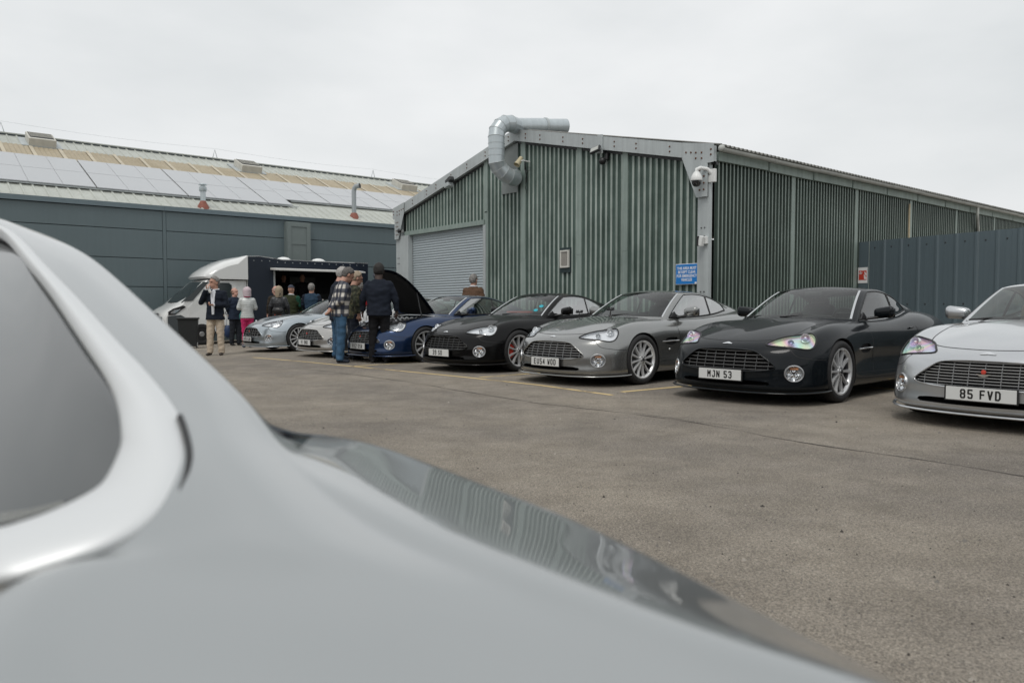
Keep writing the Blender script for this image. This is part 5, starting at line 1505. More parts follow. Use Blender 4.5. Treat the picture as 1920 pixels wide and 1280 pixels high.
    # dashboard, wheel, mirror, rear shelf
    mb = MB(); soft_box(mb, (.98, 0, .80), (.42, 1.24, .20), .07); mb.build('dashboard', leather if spec.get('leather') == 'dark' else M_LEATHER['dark'], root, smooth=60)
    Ms = frame_M((1.30, -.36, .85), (0, 1, 0), Vector((-.30, 0, .95)).normalized(), Vector((.95, 0, .30)).normalized())
    mb = MB(); mb.tube([Ms @ Vector((.18 * math.cos(a), .18 * math.sin(a), 0)) for a in np.linspace(0, 2 * math.pi, 25)], .014, 8, cap=False)
    mb.tube([Ms @ Vector((-.17, 0, 0)), Ms @ Vector((0, 0, -.02)), Ms @ Vector((.17, 0, 0))], .016, 6); mb.tube([Ms @ Vector((0, 0, -.02)), Ms @ Vector((0, -.17, 0))], .016, 6); mb.lathe([(0, .01), (.05, .0), (.05, -.1)], 12, Ms)
    mb.build('steering_wheel', M_BLACK, root, smooth=60)
    mb = MB(); soft_box(mb, (1.16, 0, 1.20), (.03, .22, .06), .013); mb.build('rear_view_mirror', M_BLACK, root, smooth=60)
    mb = MB(); soft_box(mb, (2.55, 0, .93), (.55, 1.06, .06), .02); mb.build('parcel_shelf', leather, root, smooth=60)
    mb = MB(); mb.box((2.2, 0, .78), (.1, 1.1, .34)); mb.build('rear_bulkhead', leather, root)
    # wheels
    key = (spec['wheel'], bool(spec.get('red')))
    if key not in WHEELS: WHEELS[key] = wheel_parts(*key)
    for (wx, wy, s) in ((0, .912, 1), (0, -.912, -1), (2.69, .918, 1), (2.69, -.918, -1)):
        w = bpy.data.objects.new('wheel', None); COL.objects.link(w); w.parent = root
        w.location = (wx, wy, .338); w.rotation_euler = (0, 0, math.pi if s < 0 else 0)
        for nm, (me, mt) in WHEELS[key].items():
            o = link(nm, me, w)
            if nm in ('rim', 'tyre', 'hub_cap'): o.rotation_euler = (0, spec.get('spin', 0) + wx, 0)
    # belly so that no light leaks under
    mb = MB(); mb.box((1.35, 0, .19), (3.2, 1.1, .06)); mb.build('underbody', M_LINER, root)
    if open_bonnet:
        # hinge at the scuttle, nose end up
        piv = Vector((.46, 0, .90)); ang = R(open_bonnet)
        Mo = Matrix.Translation(piv) @ Matrix.Rotation(ang, 4, 'Y') @ Matrix.Translation(-piv)
        bonnet.matrix_local = Mo
        for s in (1, -1):
            a = Mo @ Vector((-.12, .52 * s, .80)); tube_mesh([Vector((.12, .60 * s, .80)), a], [.012, .012], M_DARK, 'gas_strut', root, 6)
        # inner panel of the lid
        rows = []
        for i in range(0, BON_S + 1, 3):
            rows.append([Vector(G[i, j]) for j in range(0, BON_T - 1, 2)])
        mb = MB()
        for s in (1, -1):
            mb.grid([[Vector((p.x * .97 - .005, p.y * s * .97, p.z - .022)) for p in r_] for r_ in rows])
        il = mb.build('bonnet_liner', M_LINER, bonnet, smooth=60)
        # engine bay
        bay = MB(); bay.box((-.05, 0, .60), (.95, 1.05, .10)); bay.build('engine_bay_floor', M_LINER, root)
        eng = MB(); soft_box(eng, (.02, 0, .74), (.72, .30, .14), .03); 
        for s in (1, -1):
            soft_box(eng, (.02, .26 * s, .71), (.66, .16, .12), .03, Matrix.Rotation(R(-20 * s), 4, 'X'))
        e_o = eng.build('engine', simple('engine_cast', (0.12, 0.12, 0.125), 0.4, 0.5), root, smooth=40)
        for s in (1, -1):
            for k in range(6):
                tube_mesh([Vector((-.26 + .11 * k, .05 * s, .80)), Vector((-.26 + .11 * k, .18 * s, .835)), Vector((-.26 + .11 * k, .30 * s, .77))], .020, M_SATIN, 'intake_runner', e_o, 8)
            mb = MB(); soft_box(mb, (.30, .46 * s, .78), (.22, .22, .12), .03); mb.build('reservoir', M_BLACK, root, smooth=40)
            tube_mesh(smooth_open([(-.5, .40 * s, .68), (-.3, .46 * s, .76), (0, .47 * s, .80), (.3, .3 * s, .83)], 5), .028, M_BLACK, 'hose', root, 8)
        mb = MB(); soft_box(mb, (-.53, 0, .665), (.12, .80, .05), .02); mb.build('slam_panel', M_BLACK, root, smooth=40)
        mb = MB(); mb.tube([(.42, -.60, .86), (.36, -.3, .885), (.36, .3, .885), (.42, .60, .86)], .014, 8); mb.build('strut_brace', M_SATIN, root, smooth=40)
    return root

P_MJN = car_paint('paint_dark_grey_green', (0.004, 0.006, 0.008), 0.0, 0.35, coat=.5)
P_GREY = car_paint('paint_warm_grey', (0.27, 0.273, 0.267), 0.85, 0.27, 0.10)
P_BLACK = car_paint('paint_black', (0.002, 0.002, 0.0022), 0.0, 0.4, coat=.42)
P_BLUE = car_paint('paint_blue', (0.012, 0.034, 0.095), 0.8, 0.28, 0.2)
P_SILVER = car_paint('paint_silver', (0.52, 0.535, 0.55), 0.82, 0.28, 0.10)
P_SILVER2 = car_paint('paint_blue_silver', (0.40, 0.445, 0.475), 0.88, 0.30, 0.12)
P_SILVER3 = car_paint('paint_beige_silver', (0.44, 0.43, 0.41), 0.88, 0.28, 0.12)
CARS = [
 dict(pos=(2.96, 8.77), th=48, plate='MJN 53', paint=P_MJN, darkglass=1, wheel='flat', rainbow=1, bright=1, slats=M_SLAT_D, nh=6, spin=.12, label='dark charcoal coupe with plate MJN 53 beside the steel fence'),
 dict(pos=(1.15, 10.69), th=48, plate='EU54 WOD', paint=P_GREY, wheel='twelve', slats=M_SLAT_S, nh=7, spin=.3, psize=.104, psx=.70, pshift=0, label='mid grey coupe with plate EU54 WOD in front of the blue sign'),
 dict(pos=(-.48, 12.75), th=47.5, plate='39 SO', paint=P_BLACK, wheel='flat', red=True, slats=M_SLAT_D, nh=6, spin=.5, psx=.66, psize=.104, pshift=-.03, label='black coupe with plate 39 SO and red brake calipers'),
 dict(pos=(4.58, 6.77), th=50, plate='85 FVD', paint=P_SILVER, wheel='flat', rainbow=1, slats=M_SLAT_S, nh=9, spin=.2, emblem=1, leather='tan', psx=.86, label='bright silver coupe with plate 85 FVD at the right edge'),
 dict(pos=(-2.22, 14.87), th=48, plate='V12 OSW', paint=P_BLUE, wheel='flat', open=56, slats=M_SLAT_S, nh=7, spin=.7, emblem=1, leather='tan', psx=.70, label='blue coupe with plate V12 OSW and its bonnet raised'),
 dict(pos=(-3.66, 16.45), th=48, plate='VI BND', paint=P_SILVER3, wheel='twelve', slats=M_SLAT_S, nh=7, spin=.0, emblem=1, psx=.75, label='pale warm silver coupe half hidden behind the man in the plaid shirt'),
 dict(pos=(-5.70, 18.85), th=50, plate='BX02 DJB', paint=P_SILVER2, wheel='twelve', slats=M_SLAT_S, nh=4, spin=.3, emblem=1, psx=.70, label='blue tinted silver coupe farthest left in the row in front of the catering van'),
]
CAR_ROOTS = []
for spec in CARS:
    r_ = make_car(spec)
    x, y = spec['pos']; r_.location = (x, y, gz(x, y))
    r_.rotation_euler = (0, 0, math.pi / 2 - R(spec['th']))
    # local +x must point to (sin th, cos th); local +y (car's left as built) towards the right of the picture
    r_.scale = (1, -1, 1) if False else (1, 1, 1)
    CAR_ROOTS.append(r_)

# windscreen stickers and a red strip behind the glass of the black coupe
so_ = CAR_ROOTS[2]
for (i, j, r1_) in ((14, 19.6, .032), (13, 21.6, .030)):
    p = Vector(GS[i, int(j)]); p = Vector((p.x, -p.y, p.z)); n_ = Vector((-.62, -.28, .73)).normalized()
    e1 = n_.cross(Vector((0, 0, 1))).normalized(); e2 = e1.cross(n_)
    mb = MB(); mb.lathe([(0, .004), (r1_, .004)], 18, frame_M(p + n_ * .004, e1 * 1.3, e2, n_)); mb.build('sticker', bpy.data.materials.get('sticker_teal') or simple('sticker_teal', (0.02, 0.36, 0.45), .5), so_)
mb = MB(); mb.box((.78, -.05, .955), (.05, .62, .03)); mb.build('red_folder', simple('folder_red', (0.45, 0.05, 0.03), .5), so_, bevel=.004)
# clamp brackets standing on the grey coupe's bonnet
eu = CAR_ROOTS[1]; bpy.context.view_layer.update()
for (lx, ly, lb_) in ((.36, .60, 'black clamp bracket on the outer bonnet edge of the grey EU54 WOD coupe'), (.40, .02, 'black clamp bracket on the middle of the grey EU54 WOD bonnet by its wipers')):
    p = eu.matrix_world @ proj_top(lx, ly)
    cb = empty('clamp_bracket', p, R(40), lb_, 'bracket')
    mb = MB(); mb.lathe([(0, .02), (.022, .018), (.03, 0)], 14); mb.build('suction_cup', M_BLACK, cb)
    mb = MB(); mb.tube([(0, 0, .01), (0, 0, .05), (.01, 0, .075)], .009, 8); mb.build('stem', M_BLACK, cb)
    mb = MB(); mb.box((.0, 0, .095), (.13, .025, .028)); mb.build('cross_bar', M_BLACK, cb, bevel=.003)
    for dx in (-.055, -.02, .03, .06):
        mb = MB(); mb.tube([(dx, 0, .085), (dx + .01, 0, .125)], .011, 8); mb.build('knob', M_BLACK, cb)
# ------------------------------------------------------------------ the silver car we look across (close, out of focus)
def PT(px, py, t): 
    d = ray(px, py); return EYE + d * (t / d.y)
FN_ = Vector((.724, .69, 0))
near = empty('sports_car', (0.1, 1.3, 0), 0, 'silver coupe close to the camera at lower left with bright window trim', 'car')
n0 = near.location.copy()
P_NEAR = car_paint('paint_near_silver', (0.385, 0.402, 0.405), 0.80, 0.32, 0.0)
ST_ = [  # crest / silhouette point , inner point (pixel x, pixel y, distance)
 ((-420, 255, 3.3), (-420, 275, 3.0)), ((-120, 372, 2.3), (-120, 392, 2.05)), ((0, 411, 1.92), (0, 426, 1.68)), ((125, 457, 1.55), (66, 484, 1.36)), ((205, 511, 1.34), (136, 562, 1.15)),
 ((300, 596, 1.13), (206, 646, .98)), ((400, 688, .99), (274, 730, .86)), ((480, 768, .90), (316, 800, .78)), ((548, 850, .83), (324, 868, .71)),
 ((660, 928, .745), (300, 942, .65)), ((800, 998, .665), (235, 1005, .615)), ((950, 1058, .605), (130, 1056, .59)), ((1100, 1115, .562), (0, 1102, .575)),
 ((1300, 1188, .52), (-120, 1180, .53)), ((1500, 1252, .487), (-160, 1330, .46)), ((1720, 1330, .455), (60, 1480, .40)), ((2000, 1440, .42), (500, 1600, .36))]
FAR = {8: ((600, 812, 1.10), .02), 9: ((740, 845, 1.07), 0), 10: ((900, 904, .98), 0), 11: ((1060, 966, .89), 0), 12: ((1200, 1033, .80), 0), 13: ((1360, 1115, .72), 0), 14: ((1530, 1204, .65), 0), 15: ((1700, 1290, .595), 0), 16: ((1950, 1420, .53), 0)}
rows = []
for i, (o_, i_) in enumerate(ST_):
    O_, I_ = PT(*o_), PT(*i_); r_ = []
    # skirt below the near edge, only under the lower panel
    if i >= 12:
        r_.append(I_ + Vector((-.10, -.10, -.50))); r_.append(I_ + Vector((-.09, -.09, -.20)))
    else:
        r_.append(I_ + FN_ * .05 + Vector((0, 0, -.03))); r_.append(I_ + FN_ * .02 + Vector((0, 0, -.008)))
    bul = .012 if i < 8 else .02
    for k, u in enumerate((0.0, .3, .62, .88)):
        VAL = {8: .003, 9: .008, 10: .011, 11: .009, 12: .005}.get(i, .003 if i > 12 else 0.0); p = I_.lerp(O_, u) - Vector((0, 0, VAL * {0.0: 0, .3: .1, .62: .55, .88: 1.0}[u])); up_ = Vector((0, 0, 1)) * (bul * 4 * u * (1 - u)); r_.append(p + up_ - FN_ * (bul * 2 * u * (1 - u)))
    r_.append(O_ + Vector((0, 0, .006 if i > 8 else 0.0)))
    if i in FAR:
        Fp = PT(*FAR[i][0]); r_.append(O_.lerp(Fp, .5) + Vector((0, 0, .004))); r_.append(O_.lerp(Fp, .86) + Vector((0, 0, .002))); r_.append(Fp + Vector((.01, .012, -.012))); r_.append(Fp + FN_ * .05 + Vector((0, 0, -.10))); r_.append(Fp + FN_ * .06 + Vector((0, 0, -.42)))
    else:
        w = max(0, (i - 4)) / 4
        vd = (O_ - EYE).normalized(); nb = PT(*ST_[min(i + 1, 16)][0]) - PT(*ST_[max(i - 1, 0)][0]); nn_ = nb.cross(vd).normalized()
        if nn_.z < 0: nn_ = -nn_
        for dd_, dn_ in ((.10, .004), (.22, .022), (.42, .07), (.66, .15), (.85, .42)): r_.append(O_ + vd * dd_ - nn_ * dn_)
    rows.append([tuple(p - n0) for p in r_])
def free_surf(rows, ss, st, rounds=2):
    return surf(rows, ss, st, False, False, False, rounds)
Gn = free_surf(rows, 8, 6)
NB = MB(); NB.grid([[Vector(p) for p in r_] for r_ in Gn])
ncol = Gn.shape[1] - 1
for q_ in range(len(NB.f)):
    s_i, c_j = (q_ // ncol) / 8.0, (q_ % ncol) / 6.0
    if 3.0 < s_i < 8.0 and c_j > 6.30 and c_j < 11.5: NB.m[q_] = 1
me_fix(NB); NB.build('body', [P_NEAR, simple('dark_glass', (0.03, 0.033, 0.035), 0.05, coat=1)], near, smooth=180)
# window trim ring
OUT_ = [(-420, 273, 2.98), (-120, 390, 2.03), (0, 424, 1.66), (69, 489, 1.34), (137, 565, 1.13), (206, 647, .965), (275, 730, .845), (309, 785, .785), (323, 840, .73), (322, 881, .695), (302, 936, .655), (261, 984, .625), (172, 1039, .592), (69, 1077, .575), (0, 1100, .568), (-160, 1130, .58), (-420, 1150, .64)]
INN_ = [(-420, 300, 2.98), (-120, 410, 2.03), (0, 447, 1.66), (41, 489, 1.42), (89, 544, 1.24), (144, 627, 1.05), (199, 709, .91), (224, 765, .84), (231, 815, .785), (229, 845, .76), (206, 895, .715), (175, 925, .69), (100, 962, .655), (40, 982, .64), (0, 993, .635), (-160, 1020, .64), (-420, 1050, .69)]
rows = []
for o_, i_ in zip(OUT_, INN_):
    a, b_ = PT(*o_), PT(*i_); nn = -FN_ * .7 + Vector((0, 0, .7))
    if i_[1] > 900: nn = -FN_ * .5 + Vector((0, 0, .85))
    rows.append([tuple(a + FN_ * .015 - n0), tuple(a + nn * .006 - n0), tuple(a.lerp(b_, .3) + nn * .014 - n0), tuple(a.lerp(b_, .7) + nn * .012 - n0), tuple(b_ + nn * .003 - n0), tuple(b_ + FN_ * .02 - n0)])
Tg = free_surf(rows, 5, 4)
M_TRIM = simple('bright_trim', (0.68, 0.695, 0.70), 0.45, 0.4)
mb = MB(); mb.grid([[Vector(p) for p in r_] for r_ in Tg]); me_fix(mb); mb.build('window_trim', M_TRIM, near, smooth=180)
mb = MB(); mb.tube([Vector(r_[0]) + Vector((0.002, -.004, .002)) for r_ in Tg[5 * 7:5 * 11]], .0035, 8); mb.build('trim_seal', M_RUBBER, near, smooth=60)
mb = MB(); mb.tube([Vector(r_[-1]) - FN_ * .012 for r_ in Tg], .006, 8); mb.build('glass_seal', M_RUBBER, near, smooth=60)
# glass
up = [Vector(r_[-1]) for r_ in Tg[:5 * 8 + 1]]; lo = [Vector(r_[-1]) for r_ in Tg[5 * 8:]][::-1]
def resample(P, n):
    L = [0]
    for a, b_ in zip(P[:-1], P[1:]): L.append(L[-1] + (b_ - a).length)
    out = []
    for k in range(n):
        s = L[-1] * k / (n - 1); j = max(0, min(len(P) - 2, sum(1 for x in L if x <= s) - 1)); u = (s - L[j]) / max(1e-9, L[j + 1] - L[j]); out.append(P[j].lerp(P[j + 1], min(1, u)))
    return out
U_, Lo_ = resample(up, 30), resample(lo, 30)
gl_rows = [[U_[k].lerp(Lo_[k], v) - FN_ * (.05 * v * (1 - v)) for v in np.linspace(0, 1, 12)] for k in range(30)]
mb = MB(); mb.grid(gl_rows); mb.build('quarter_window', glass_mat('near_glass', (0.55, 0.62, 0.61), 0.11, f_hi=.85), near, smooth=180)
# what shows through it: dark lining and a pale seat shoulder
def deeper(p, m):
    w = p + n0; return w + (w - EYE).normalized() * m - n0
mb = MB(); mb.grid([[deeper(U_[k].lerp(Lo_[k], v), .16 + .06 * v) for v in np.linspace(0.02, .98, 6)] for k in range(30)]); mb.build('cabin_lining', simple('lining', (0.055, 0.055, 0.055), 0.9), near, smooth=180)
mb = MB()
for c in ((-.75, 1.5, .32), ):
    mb.lathe([(.0, -.11), (.30, -.11), (.335, -.08), (.335, .08), (.30, .11), (0, .11)], 32, frame_M(Vector(c) - n0, (.69, -.72, 0), (0, 0, 1), (-.724, -.69, 0)))
mb.build('tyre', M_TYRE, near, smooth=40)
# ------------------------------------------------------------------ added dark blocks out of view, there only for the car paint to reflect
mb = MB(); mb.box((-4, -19, 2.6), (60, 8, 6.4)); hb = mb.build('reflection_block', simple('reflection_block_dark', (0.10, 0.07, 0.055), 0.9, 0, 0.3, 3)); tag(hb, 'long unseen dark block added behind the camera for the car paint to reflect', 'building')
mb = MB(); mb.box((-34, 2, 2.0), (8, 40, 5.0)); hb = mb.build('reflection_block', bpy.data.materials['reflection_block_dark']); tag(hb, 'unseen dark block added far off to the left for the car paint to reflect', 'building')
# ------------------------------------------------------------------ catering van
VZ = -0.15
van = empty('catering_van', (-8.75, 25.0, VZ), math.atan2(.629, .777), 'white cabbed catering van with a dark navy box body and a serving hatch', 'van')
bpy.context.view_layer.update()
M_VANW = car_paint('van_white', (0.70, 0.71, 0.70), 0, 0.3)
M_NAVY = simple('van_navy', (0.010, 0.016, 0.028), 0.38)
M_VBLK = simple('van_grey_plastic', (0.055, 0.065, 0.070), 0.5)
M_VGL = simple('van_glass', (0.018, 0.026, 0.028), 0.12)
M_VIN = simple('van_interior', (0.035, 0.036, 0.038), 0.7)
M_STEEL = simple('kitchen_steel', (0.12, 0.12, 0.12), 0.35, 0.8)
M_WOOD = simple('counter_wood', (0.30, 0.13, 0.06), 0.5, 0, 0.2, 6)
W_ = 2.05
# box body made of panels so that the hatch is a true opening
HX0, HX1, HZ0, HZ1, L_ = 0.87, 3.88, 1.40, 2.46, 4.43
def roof_z(x): return 2.90 + (0.03 * math.sin(min(1, x / .8) * math.pi * .6)) - (0.10 * min(1, max(0, (x - .35) / .85)) ** 1)
def vprism(name, poly, y0, y1, mat, parent=van, bevel=None, smooth=None):
    mb = MB(); mb.prism([(x, y0, z) for x, z in poly], (0, y1 - y0, 0)); me_fix(mb); return mb.build(name, mat, parent, bevel=bevel, smooth=smooth)
xs_ = [0.0, .2, .35, .5, .65, .87]
vprism('side_panel', [(0, .62)] + [(HX0, .62)] + [(x, roof_z(x)) for x in xs_[::-1]], 0, .04, M_NAVY)
vprism('side_panel', [(HX0 + .001, HZ1), (HX1, HZ1), (HX1, roof_z(HX1)), (1.2, roof_z(1.2)), (HX0 + .001, roof_z(HX0))], 0, .04, M_NAVY)
vprism('side_panel', [(HX0 + .001, .62), (HX1, .62), (HX1, HZ0), (HX0 + .001, HZ0)], 0, .04, M_NAVY)
vprism('side_panel', [(HX1 + .001, .62), (L_, .62), (L_, roof_z(L_)), (HX1 + .001, roof_z(HX1))], 0, .04, M_NAVY)
vprism('far_side', [(0, .62), (L_, .62), (L_, roof_z(L_)), (1.2, roof_z(1.2))] + [(x, roof_z(x)) for x in xs_[::-1]], W_ - .04, W_, M_NAVY)
mb = MB(); rr = [[Vector((x, y, roof_z(x) + .004)) for y in (0.0, W_)] for x in xs_ + [1.2, 2, 3, L_]]; mb.grid(rr); o = mb.build('roof', simple('van_roof', (0.55, 0.57, 0.58), 0.5), van); sm = o.modifiers.new('s', 'SOLIDIFY'); sm.thickness = .03; sm.offset = 1
mb = MB(); mb.box((L_ - .02, W_ / 2, 1.7), (.04, W_ - .09, 2.18)); mb.build('rear_wall', M_NAVY, van)
mb = MB(); mb.box((.02, W_ / 2, 1.7), (.04, W_ - .09, 2.18)); mb.build('front_bulkhead', M_VANW, van)
mb = MB(); mb.box((L_ / 2, W_ / 2, .6), (L_, W_ - .002, .06)); mb.build('floor', M_VBLK, van)
mb = MB(); mb.box((2.3, W_ - .07, 1.8), (3.6, .03, 1.9)); mb.build('back_wall_lining', M_VIN, van)
mb = MB(); mb.box((2.3, W_ - .35, 1.25), (3.2, .5, .9)); mb.box((2.6, W_ - .3, 2.15), (1.0, .3, .35)); mb.box((1.3, W_ - .3, 1.9), (.5, .3, .35)); mb.build('kitchen_units', M_STEEL, van, bevel=.01)
mb = MB(); mb.box((2.375, -.12, HZ0 - .02), (3.0, .34, .035)); mb.build('counter', M_WOOD, van, bevel=.005)
mb = MB(); mb.prism([(HX0 - .12, -.02, HZ1 + .08), (HX0 - .12, -.62, HZ1 + .02), (HX0 - .12, -.62, HZ1 - .03), (HX0 - .12, -.02, HZ1 + .01)], (HX1 - HX0 + .24, 0, 0)); me_fix(mb); mb.build('awning', simple('awning_white', (0.62, 0.62, 0.60), 0.5), van)
for x in (HX0 + .02, HX1 - .02):
    mb = MB(); mb.box((x, -.012, (HZ0 + HZ1) / 2), (.05, .03, HZ1 - HZ0)); mb.build('hatch_frame', M_GALV, van)
for k in range(16):
    mb = MB(); mb.lathe([(0, .012), (.014, .008), (.016, 0)], 8, frame_M((.2 + .27 * k, -.001, 2.73 if k > 2 else 2.76), (1, 0, 0), (0, 0, 1), (0, -1, 0))); mb.build('rivet', M_GALV, van)
for x in (1.55, 2.85):
    mb = MB(); mb.lathe([(.26, 0), (.25, .05), (.18, .11), (.07, .14), (0, .145)], 20, Matrix.Translation((x, .8, roof_z(x)))); mb.build('roof_cowl', M_WHITE, van, smooth=50)
# cab shell lofted across its width
prof = [(-2.60, .42), (-2.68, .60), (-2.68, .86), (-2.62, 1.02), (-2.45, 1.16), (-2.20, 1.30), (-1.84, 1.62), (-1.42, 2.02), (-1.28, 2.10), (-.02, 2.12), (-.02, .42)]
mb = MB(); rows = []
for y, sc in ((.03, .0), (.06, .06), (.16, .10), (.5, .12), (W_ / 2, .13), (W_ - .5, .12), (W_ - .16, .10), (W_ - .06, .06), (W_ - .03, 0)):
    row = []
    for i, (x, z) in enumerate(prof):
        e = (.13 - sc)
        row.append(Vector((x + (e * .9 if i < 8 else 0), y + (.12 * max(0, (z - 1.35)) if y < 1 else -.12 * max(0, (z - 1.35))), z - (e * .25 if 3 <= i <= 9 else 0))))
    rows.append(row)
mb.grid(rows); mb.add(rows[0], [list(range(len(prof)))]); mb.add(rows[-1], [list(range(len(prof)))]); me_fix(mb)
mb.build('cab', M_VANW, van, smooth=35)
def vside(name, poly, mat, out=.012, th=.02, parent=van, smooth=None):
    # plate on the near flank; flank leans in above the waist
    mb = MB(); mb.prism([(x, .03 - out + .12 * max(0, z - 1.35), z) for x, z in poly], (0, th, 0)); me_fix(mb); return mb.build(name, mat, parent)
door = vside('door', [(-1.80, .62), (-.44, .62), (-.36, .8), (-.36, 2.0), (-.44, 2.07), (-1.14, 2.06), (-1.70, 1.42), (-1.9, 1.2), (-1.88, .9)], M_VANW, .018, .03)
vside('side_window', [(-1.58, 1.38), (-.60, 1.30), (-.52, 1.38), (-.52, 1.93), (-.60, 2.0), (-1.05, 2.0), (-1.14, 1.94)], M_VGL, .030, .014, door)
vside('quarter_glass', [(-2.06, 1.38), (-1.76, 1.42), (-1.24, 2.02), (-1.38, 2.02)], M_VGL, .020, .02)
vside('handle', [(-.64, 1.16), (-.46, 1.16), (-.46, 1.20), (-.64, 1.20)], M_VBLK, .04, .03, door)
vside('sill_cladding', [(-1.05, .42), (-.02, .42), (-.02, .70), (-1.05, .70)], M_VBLK, .014)
vside('bumper', [(-2.52, .30), (-1.86, .30), (-1.86, .60), (-1.96, .86), (-2.14, .96), (-2.52, .92)], M_VBLK, .03, .5)
mb = MB(); mb.box((-2.66, W_ / 2, .62), (.16, W_ - .3, .56)); mb.build('front_bumper', M_VBLK, van, bevel=.06)
mb = MB(); mb.box((-2.69, W_ / 2, .94), (.05, 1.1, .16)); mb.build('grille', M_BLACK, van, bevel=.02)
hl = vside('headlight', [(-2.50, .96), (-2.30, .97), (-1.98, 1.22), (-2.06, 1.26), (-2.35, 1.16), (-2.50, 1.06)], M_BLACK, .022, .05)
vside('reflector', [(-2.44, 1.0), (-2.30, 1.01), (-2.12, 1.15), (-2.3, 1.12), (-2.42, 1.07)], M_CHROME, .030, .012, hl)
mb = MB(); p0, p1 = Vector((-2.15, 0, 1.34)), Vector((-1.43, 0, 2.02)); dv = p1 - p0; nn = Vector((-dv.z, 0, dv.x)).normalized()
mb.grid([[p0 + nn * .012 + Vector((.07, .07, 0)), p0 + nn * .035 + Vector((0, W_ / 2, 0)), p0 + nn * .012 + Vector((.07, W_ - .07, 0))], [p1 + nn * .012 + Vector((.08, .14, 0)), p1 + nn * .035 + Vector((0, W_ / 2, 0)), p1 + nn * .012 + Vector((.08, W_ - .14, 0))]])
mb.build('windscreen', M_VGL, van, smooth=90)
# brow over the cab
mb = MB(); rows = []
for y, e in ((.0, 1.0), (.05, .6), (.2, .25), (.6, .05), (W_ / 2, 0), (W_ - .6, .05), (W_ - .2, .25), (W_ - .05, .6), (W_, 1.0)):
    row = []
    for x, z in ((.0, 2.12), (-1.50, 2.12), (-1.66, 2.13), (-1.71, 2.20), (-1.60, 2.34), (-1.30, 2.54), (-.90, 2.72), (-.45, 2.85), (.0, 2.92)):
        xx = x * .84 * (1 - .16 * e) ; zz = z - (z - 2.12) * .30 * e * (1 if x < -.05 else .04)
        row.append(Vector((xx, y, zz)))
    rows.append(row)
mb.grid(rows); mb.add(rows[0], [list(range(9))]); mb.add(rows[-1], [list(range(9))]); me_fix(mb)
mb.build('cab_brow', M_VANW, van, smooth=50)
for x, s in ((-1.50, 0), (2.75, 0)):
    w = bpy.data.objects.new('wheel', None); COL.objects.link(w); w.parent = van; w.location = (x, -.005, .345)
    Lx = Matrix(((1, 0, 0, 0), (0, 0, -1, 0), (0, 1, 0, 0), (0, 0, 0, 1)))
    mb = MB(); mb.lathe([(.21, -.2), (.31, -.2), (.345, -.16), (.345, -.03), (.31, .0), (.235, .0), (.215, -.03)], 36, Lx); mb.build('tyre', M_TYRE, w, smooth=40)
    mb = MB(); mb.lathe([(.225, -.02), (.21, -.03), (.20, -.06), (.10, -.035), (.07, -.01), (.0, -.01)], 28, Lx); mb.build('rim', simple('steel_rim', (0.30, 0.30, 0.30), 0.45, 0.5), w, smooth=30)
    mb = MB()
    for k in range(8):
        a = k * math.pi / 4; mb.lathe([(0, 0), (.024, 0)], 10, Lx @ Matrix.Translation((.145 * math.cos(a), .145 * math.sin(a), -.038)))
    mb.build('rim_hole', M_BLACK, w)
    if x < 0:
        mb = MB(); mb.lathe([(0, -.021), (.42, -.021)], 32, Lx @ Matrix.Translation((0, .05, 0)), ); mb.build('wheel_arch', M_BLACK, w)
mb = MB(); mb.box((1.7, .9, .42), (4.8, 1.5, .2)); mb.build('chassis', M_BLACK, van)
mb = MB(); mb.box((3.1, .1, .47), (1.5, .03, .25)); mb.box((.9, .1, .47), (1.3, .03, .25)); mb.build('side_guard', M_VBLK, van)
vR = van.matrix_world.to_3x3()
text_mesh('lettering', "ON", .17, M_NAVY, frame_M((-.66, .008, 1.02), (1, 0, 0), (0, 0, 1), (0, -1, 0)), van, .8, .002)
# cups on the counter
for x, h_ in ((1.81, .11), (2.55, .09)):
    p = van.matrix_world @ Vector((x, -.18, HZ0 + .0))
    mb = MB(); mb.lathe([(0, 0), (.03, 0), (.042, h_), (.038, h_), (.03, .01)], 14); c = mb.build('paper_cup', M_WHITE, smooth=40); c.location = p
    tag(c, 'white paper cup on the van counter ' + ('left' if x < 2.0 else 'right') + ' of the man in the blue gilet', 'cup')
# wheelie bin in front of the cab
b0_ = GP(353, 21.6)
bn = empty('wheelie_bin', b0_, R(20), 'dark grey wheelie bin standing by the front of the van', 'bin')
mb = MB(); mb.box((0, 0, .52), (.62, .62, .9), taper=None); 
for i in range(4): mb.v[i] = Vector((mb.v[i].x * .82, mb.v[i].y * .82, mb.v[i].z))
mb.build('body', simple('bin_grey', (0.012, 0.014, 0.015), 0.5), bn, bevel=.02)
bn.scale = (.86, .86, .86)
mb = MB(); mb.box((0, 0, 1.0), (.68, .70, .06)); mb.build('lid', bpy.data.materials['bin_grey'], bn, bevel=.02)
mb = MB(); mb.tube([(-.3, .33, .95), (.3, .33, .95)], .015, 8); mb.build('handle', M_BLACK, bn)
for s in (-1, 1):
    mb = MB(); mb.lathe([(0, -.03), (.09, -.03), (.1, 0), (.09, .03), (0, .03)], 16, frame_M((.24 * s, .24, .1), (0, 1, 0), (0, 0, 1), (1, 0, 0))); mb.build('wheel', M_WHITE if s > 0 else M_BLACK, bn)
